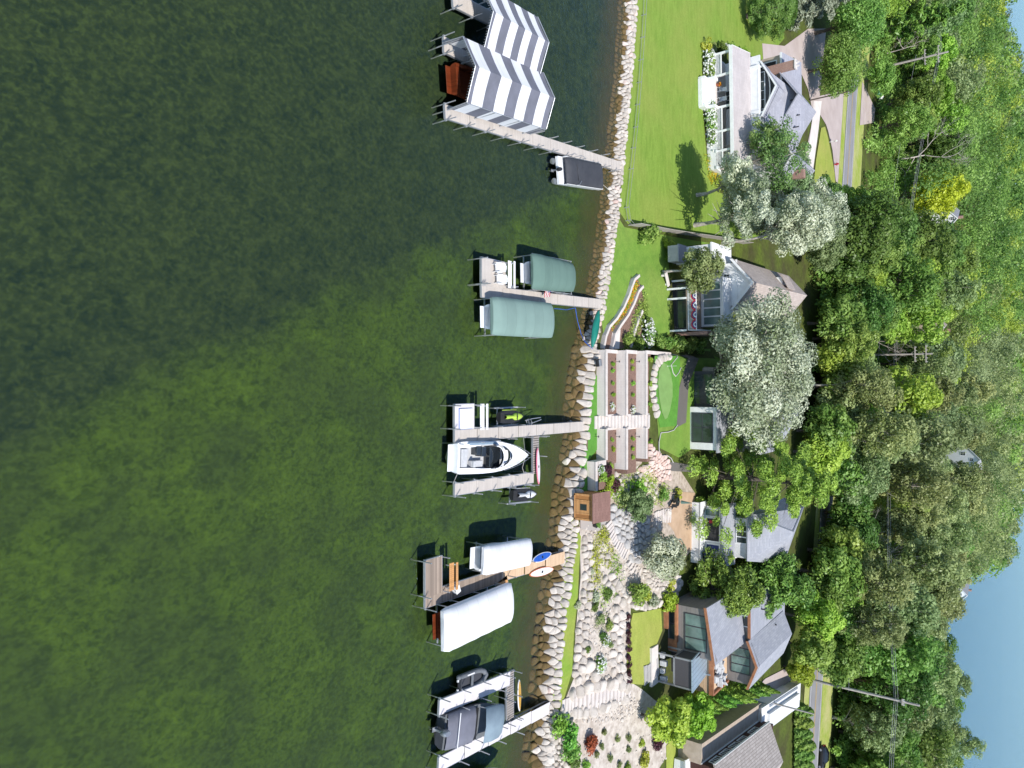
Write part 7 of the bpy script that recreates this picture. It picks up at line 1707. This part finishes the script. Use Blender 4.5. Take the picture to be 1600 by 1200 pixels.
near(1036, 425, broad(3.1, 7.8, 2.2, 6500, 'olive', 38, .15, 32, 'bark_pale', (.3, 0), cr=.22), 'broad olive tree with a pale trunk in front of the taupe-roofed house', 'oak_tree')
near(1100, 582, broad(11.2, 14.8, 1.2, 50000, 'silver', 39, .165, 115, 'bark_pale', (0, -2.8), cr=.13, irr=.5), 'huge silver maple covering the pale stucco house', 'maple_tree')
near(1100, 742, pine(9.0, 15.5, 34000, 'pine', 41, 9, 7, .2, .08, .16, .11), 'big bright green pine in front of the low white house', 'pine_tree')
near(997, 866, broad(3.0, 5.4, .9, 9000, 'silver', 42, .14, 34), 'round silver leaved tree at the top of the shaded cobbles', 'pear_tree')
near(1084, 914, pine(4.4, 8.4, 17000, 'cedar', 43, 10, 8, .2, .06, .05, .19), 'dark olive cedar between the white house and the modern house', 'cedar_tree')
near(1138, 900, pine(5.2, 10, 14000, 'cedar', 44, 10, 7, .28, .08, .05, .22), 'yellow-green feathery cedar behind the modern house roof', 'cedar_tree')
near(1150, 870, pine(3.4, 7.5, 6000, 'cedar', 45, 8, 7, .28, .08, .0, .22), 'smaller feathery cedar next to the grey hipped roof', 'cedar_tree')
near(978, 786, broad(2.1, 3.0, .3, 5000, 'willow', 53, .12, 34, cr=.2), 'airy pale green small tree beside the curving steps', 'pear_tree')
near(1001, 1116, broad(3.0, 6.2, 1.0, 6500, 'lime', 46, .2, 26), 'lime green maple by the corner of the upper lawn', 'maple_tree')
near(1047, 1106, broad(2.7, 5.6, .8, 5500, 'bright', 47, .2, 24), 'bright green maple next to the row of junipers', 'maple_tree')
near(1252, 312, broad(3.6, 7.0, 1.0, 7000, 'dark', 48, .22, 24), 'dark green tree at the end of the white walk', 'maple_tree')
near(1290, 322, broad(3.4, 7.5, 1.2, 6500, 'light', 49, .22, 22), 'light green tree leaning over the road by the grass strip', 'maple_tree')
near(1226, 958, broad(4.3, 9.5, 1.0, 9500, 'light', 50, .23, 30), 'light green tree behind the upper end of the modern house', 'maple_tree')
near(1226, 1002, broad(4.0, 8.5, .8, 9000, 'mid', 51, .23, 30), 'mid green tree behind the middle of the modern house', 'maple_tree')
near(1224, 1040, broad(2.8, 5.5, .6, 5500, 'bright', 52, .2, 22), 'bright green small tree between the modern house and the white annexe', 'maple_tree')
jp = [cone(1.15, 5.0, 3600, 'juniper', 60 + i, .15, .9) for i in range(3)]
j0 = None
JX = [(1062, 1096), (1076, 1091), (1089, 1087), (1102, 1083), (1116, 1079), (1129, 1075), (1142, 1071), (1154, 1066)]
jroots = [tree_obj(p_, G(*JX[i]), 'narrow upright juniper in the row behind the roof terrace', 'upright junipers in a row', 'juniper') for i, p_ in enumerate(jp)]
for i, q in enumerate(JX[3:]): dup(jroots[i % 3], G(*q), rnd.uniform(0, 6), scale=rnd.uniform(.85, 1.15))
hx = [cone(1.15, 3.2, 3400, 'mid', 70 + i, .15, .35) for i in range(2)]
hr = [tree_obj(p_, G(1240, (1106, 1124)[i]), 'clipped arborvitae in the row between the shake roof and the road', 'arborvitae row by the road', 'arborvitae') for i, p_ in enumerate(hx)]
for i, yy in enumerate((1141, 1157, 1173, 1190, 1206)): dup(hr[i % 2], G(1240, yy), rnd.uniform(0, 6), scale=rnd.uniform(.9, 1.1))
for x in (hr[0], hr[1]): pass

# woods: prototypes, then copies
PROT = {}
def proto(kd, parts, name): PROT.setdefault(kd, []).append((parts, name))
for i in range(3): proto('dark', broad(5.2 + .5 * i, 15 + i, 2.0, 7000, 'dark', 200 + i, .27, 60, cr=.2), 'maple_tree')
for i in range(3): proto('mid', broad(5.1 + .5 * i, 15 + i, 2.0, 7000, 'mid', 210 + i, .27, 60, cr=.2), 'maple_tree')
for i in range(2): proto('light', broad(4.7 + .6 * i, 14 + i, 2.0, 6500, 'light', 220 + i, .27, 56, cr=.2), 'linden_tree')
for i in range(3): proto('olive', broad(3.6 + .4 * i, 17.5 + i, 4.0, 6200, 'olive', 230 + i, .24, 62, 'bark_pale', core=.3, cr=.23), 'aspen_tree')
for i in range(3): proto('willow', broad(5.8 + .5 * i, 15.5 + i, 1.8, 8000, 'willow', 240 + i, .26, 76, 'bark_pale', cr=.18), 'willow_tree')
proto('pine', pine(3.6, 14, 4200, 'cedar', 250, 9, 6, .42, .1, .2, .2), 'pine_tree')
PLACED = []
ROOTS = {}
def place(kd, X, Y, label, group, s=1.0, z=None):
    i = rnd.randrange(len(PROT[kd])); key = (kd, i); z = gz(X, Y) if z is None else z
    if key not in ROOTS:
        parts, nm_ = PROT[kd][i]; ROOTS[key] = t = tree_obj(parts, (X, Y, z), label, group, nm_, rnd.uniform(0, 6)); t.scale = (s * rnd.uniform(.9, 1.1), s * rnd.uniform(.9, 1.1), s)
    else: dup(ROOTS[key], (X, Y, z), rnd.uniform(0, 6), label, group, (s * rnd.uniform(.9, 1.1), s * rnd.uniform(.9, 1.1), s)); NTREE[0] += 1
    PLACED.append((X, Y))
Yg = 226; gx = Xof(305, Yg, 14)
tree_obj(broad(7.2, 20, 2.5, 12000, 'yellow', 301, .28, 44, cr=.22), (gx, Yg, gz(gx, Yg)), 'golden yellow tree standing out among the dark woods', None, 'golden_tree'); PLACED.append((gx, Yg))
tree_obj(bare(21, 6, 302, depth=6), (Xof(240, Yg - 3, 14), Yg - 3, 5.5), 'leafless grey tree above the golden tree', None, 'dead_tree'); PLACED.append((Xof(240, Yg - 3, 14), Yg - 3))
for x, y, h, sd, lab in ((1380, 85, 12, 303, 'leafless grey tree beside the tall grey utility pole'), (1340, 530, 14, 304, 'leafless pale tree above the wires in the middle woods'), (1292, 822, 13, 305, 'tangle of bare branches behind the grey hipped roof'), (1305, 860, 15, 306, 'bare white limbed tree among the aspens'), (1300, 640, 12, 307, 'thin leafless tree behind the silver maple'), (1330, 1000, 13, 308, 'bare branched tree near the annexe pole'), (1375, 640, 13, 309, 'leafless tree close to the middle utility pole')):
    q = G(x, y); tree_obj(bare(h, 4, sd), q, lab, None, 'dead_tree')
def road_d(X, Y): return (Vector((X, Y)) - ra).dot(rnrm)
def region(px, py):
    if py < 170: return 'behind the tall grey utility pole'
    if py < 380: return 'around the golden tree'
    if py < 560: return 'beyond the taupe-roofed house'
    if py < 740: return 'behind the silver maple'
    if py < 900: return 'behind the low white house'
    if py < 1060: return 'behind the modern house'
    return 'past the road at the bottom edge'
def kind_at(px, py):
    r = rnd.random()
    def pick(*a):
        c = 0
        for kd, p_ in a:
            c += p_
            if r < c: return kd
        return a[-1][0]
    if py < 200: return pick(('mid', .35), ('light', .25), ('willow', .2), ('dark', .15), ('pine', .05))
    if py < 400: return pick(('dark', .5), ('mid', .35), ('light', .1), ('pine', .05))
    if py < 520: return pick(('mid', .4), ('light', .25), ('dark', .25), ('olive', .1))
    if py < 740: return pick(('willow', .45), ('olive', .3), ('mid', .15), ('light', .1)) if px > 1390 else pick(('olive', .4), ('mid', .25), ('light', .2), ('willow', .15))
    if py < 970: return pick(('olive', .6), ('willow', .15), ('mid', .15), ('dark', .1))
    return pick(('mid', .35), ('willow', .3), ('dark', .2), ('olive', .15))
CN = {'dark': 'dark green maple', 'mid': 'mid green maple', 'light': 'light green linden', 'olive': 'tall olive aspen', 'willow': 'grey-green willow', 'pine': 'yellow-green pine'}
HB = [(o.location.x, o.location.y) for o in C.objects if o.type == 'EMPTY' and o.get('group') == 'houses among the far trees']
def ok(X, Y, sp):
    px, py = pixw(X, Y, gz(X, Y)); d = road_d(X, Y)
    if py < -90 or py > 1290: return False
    if -7.5 < d < 5.5: return False
    if d <= -7.5:
        if py < 338 or py > 985: return False
        if px < 1258 + (22 if 400 < py < 500 else 0) + (18 if 740 < py < 885 else 0): return False
    elif d < 15 and (py < 345 or py > 1000): return False
    elif 120 < py < 205 and d < 22: return False
    for hx_, hy_ in HB:
        if hy_ - 90 < Y < hy_ + 12 and abs(X - hx_ * (Y / hy_)) < 5.5 * (1 if Y < hy_ else 1.6): return False
    if abs(X - Xb_ * Y / Yb_) < 6.5 and Yb_ - 42 < Y < Yb_ + 3: return False
    if abs(X - Xa_ * Y / Ya_) < 8.5 and Ya_ - 85 < Y < Ya_ + 3: return False
    if abs(X - gx * Y / Yg) < 9 and Yg - 72 < Y < Yg + 5: return False
    if abs(X - Xof(240, Yg, 12) * Y / Yg) < 7 and Yg - 60 < Y < Yg + 4: return False
    if Y > float(yfar(X, Y)) - 6: return False
    return all((X - a) ** 2 + (Y - b) ** 2 > sp * sp for a, b in PLACED)
rw = random.Random(99); Y = 104.0; cnt = 0
cand = []
for i in range(26000):
    Y = 104 + 235 * rw.random() ** 1.25; hw_ = .62 * (Y * .8 + 20); X = rw.uniform(-hw_, hw_); cand.append((X, Y))
MAXT = 300 - NTREE[0] - 42
cand.sort(key=lambda q: q[1] + 6 * rw.random())
for X, Y in cand:
    if cnt >= MAXT: break
    sp = 6.0 + (Y - 100) * .021
    if not ok(X, Y, sp): continue
    h_ = rnd.uniform(.85, 1.3); z = gz(X, Y); px, py = pixw(X, Y, z + 8)
    kd = kind_at(px, py); 
    if road_d(X, Y) < 0: h_ *= .85
    if X / Y > .16 and Y > 190: h_ *= .9
    place(kd, X, Y, f'{CN[kd]} in the woods {region(px, py)}', f'{CN[kd]}s {region(px, py)}', h_); cnt += 1
YLAST = max(q[1] for q in PLACED); print('trees', NTREE[0], cnt, 'last Y', YLAST)
# far woods beyond the countable trees, and low undergrowth: one mass each
def wood_mass(name, pos, per, size, kd, hgt, Rr):
    rs = np.random.RandomState(len(pos)); P_, Nn, T, S = [], [], [], []
    for X, Y in pos:
        k_ = per if Y < 400 or per < 100 else per // 4
        z = gz(X, Y); hh = hgt * rs.uniform(.75, 1.15); r = Rr * rs.uniform(.75, 1.2); c = dirs(rs, 7, .5) * [r * .55, r * .55, hh * .3]
        ci = rs.randint(0, 7, k_); d = dirs(rs, k_, .5); p = c[ci] + d * (r * .55 * rs.uniform(.7, 1.08, k_))[:, None] * [1, 1, .9]; p[:, 0] += X; p[:, 1] += Y; p[:, 2] = np.maximum(p[:, 2] + z + hh * .58, z + .1)
        P_.append(p); Nn.append(d + rs.normal(size=d.shape) * .3 + [0, 0, .35]); T.append(np.clip(rs.rand(k_) * .35 + rs.rand() * .75 - .05, 0, 1)); S.append(np.full(k_, size * (1 if k_ == per else 2.0)))
    size = np.concatenate(S); o = bpy.data.objects.new(name, leaf_mesh(name, np.vstack(P_), np.vstack(Nn), size, L[kd], np.concatenate(T), rs=rs)); C.objects.link(o); return tag(o, kind='stuff')
LOWT = [(1278, 382, 'mid'), (1284, 356, 'dark'), (1258, 368, 'willow'), (1262, 505, 'mid'), (1276, 405, 'dark'), (1284, 425, 'mid'), (1288, 450, 'dark'), (1286, 478, 'mid'), (1280, 505, 'olive'), (1270, 530, 'mid'), (1284, 548, 'light'), (1262, 556, 'light'), (1280, 580, 'olive'), (1268, 605, 'mid'), (1285, 622, 'light'), (1262, 640, 'olive'), (1280, 660, 'mid'), (1245, 672, 'mid'), (1266, 690, 'willow'), (1240, 705, 'light'), (1284, 708, 'olive'), (1262, 725, 'mid'), (1282, 742, 'mid'), (1284, 770, 'dark'), (1286, 800, 'mid'), (1284, 830, 'dark'), (1262, 858, 'mid'), (1280, 862, 'olive'), (1250, 890, 'mid'), (1275, 895, 'dark'), (1245, 920, 'mid'), (1272, 925, 'light'), (1262, 950, 'mid'), (1278, 962, 'olive'), (1270, 990, 'dark'), (1262, 1012, 'mid')]
lowp = {}
for i, (x, y, kd) in enumerate(LOWT):
    q = G(x, y); key = kd
    lab, grp = f'low {dict(dark="dark green", mid="mid green", light="light green", olive="olive", willow="grey-green")[kd]} tree before the road {region(x, y)}', 'low trees along the near side of the road'
    if key not in lowp: lowp[key] = tree_obj(broad(3.9, 7.2, .5, 6500, kd, 400 + i, .2, 32), q, lab, grp, 'roadside_tree', rnd.uniform(0, 6))
    else: dup(lowp[key], q, rnd.uniform(0, 6), lab, grp, rnd.uniform(1.15, 1.5)); NTREE[0] += 1
posd = {'dark': [], 'mid': [], 'willow': [], 'olive': [], 'light': []}; far = []
for i in range(60000):
    Y = YLAST - 30 + 520 * rw.random() ** 1.15; hw_ = .6 * (Y * .8 + 20); X = rw.uniform(-hw_, hw_)
    sp = 9.5 + max(0, Y - 330) * .012
    if Y > float(yfar(X, Y)) - 5 or X / Y < -.52: continue
    if any(abs(X - hx_ * Y / hy_) < 9 and hy_ - 90 < Y < hy_ + 14 for hx_, hy_ in HB): continue
    if any((X - a) ** 2 + (Y - b) ** 2 < sp * sp for a, b in (far[-900:] if len(far) > 900 else far)): continue
    if Y < YLAST + 8 and any((X - a) ** 2 + (Y - b) ** 2 < sp * sp for a, b in PLACED): continue
    far.append((X, Y)); q_ = kind_at(*pixw(X, Y, 14)); posd[q_ if q_ in posd else 'mid'].append((X, Y))
    if len(far) > 2300: break
print('far', len(far))
for kd, nm_ in (('dark', 'dark_far_woods'), ('mid', 'far_woods'), ('willow', 'pale_far_woods'), ('olive', 'olive_far_woods'), ('light', 'light_far_woods')):
    if posd[kd]: wood_mass(nm_, posd[kd], 620, .42, kd, 17, 6.6)
und = []
for i in range(5200):
    Y = 106 + 150 * rw.random(); hw_ = .6 * (Y * .8 + 20); X = rw.uniform(-hw_, hw_); px, py = pixw(X, Y, gz(X, Y)); d = road_d(X, Y)
    if -8.5 < d < 13 or (d < 0 and (py < 340 or py > 940 or px < 1265 + (30 if 740 < py < 885 else 0))) or (120 < py < 205 and d < 24): continue
    und.append((X, Y))
wood_mass('undergrowth', und[:1700], 90, .3, 'mid', 2.2, 2.0)
# ------------------------------------------------------------------ light, sky, camera
SV = Vector((.51, -.50, 1.0)).normalized()          # towards the sun
el = math.asin(SV.z); az = atan2(SV.x, SV.y)
wd = bpy.data.worlds.new('World'); bpy.context.scene.world = wd; wd.use_nodes = True
sk = wd.node_tree.nodes.new('ShaderNodeTexSky'); sk.sky_type = 'NISHITA'; sk.sun_disc = False
sk.sun_elevation = el; sk.sun_rotation = az; sk.altitude = 200; sk.air_density = 1.0; sk.dust_density = .3; sk.ozone_density = 2.0
bg = wd.node_tree.nodes['Background']; bg.inputs[1].default_value = .145
wd.node_tree.links.new(sk.outputs[0], bg.inputs[0])
sl = bpy.data.lights.new('sun', 'SUN'); sl.energy = 4.3; sl.angle = radians(.53); sl.color = (1, .965, .91)
so = bpy.data.objects.new('sun', sl); C.objects.link(so); so.rotation_euler = SV.to_track_quat('Z', 'Y').to_euler(); so.location = (60, -40, 120)
cam = bpy.data.cameras.new('camera'); co = bpy.data.objects.new('camera', cam); C.objects.link(co); bpy.context.scene.camera = co
u = Vector((0, sin(PT), cos(PT))); fw = Vector((0, cos(PT), -sin(PT))); up = Vector((-1, 0, 0))
m = Matrix.Identity(4)
for i in range(3): m[i][0] = u[i]; m[i][1] = up[i]; m[i][2] = -fw[i]
m[2][3] = HC; co.matrix_world = m
cam.sensor_fit = 'HORIZONTAL'; cam.angle = 2 * atan(800 / F); cam.clip_start = .5; cam.clip_end = 20000
sc = bpy.context.scene
sc.view_settings.view_transform = 'Standard'; sc.view_settings.look = 'None'; sc.view_settings.exposure = 0.36; sc.view_settings.gamma = 1
sc.render.engine = 'CYCLES'; sc.cycles.max_bounces = 8; sc.cycles.transparent_max_bounces = 8; sc.cycles.use_denoising = True
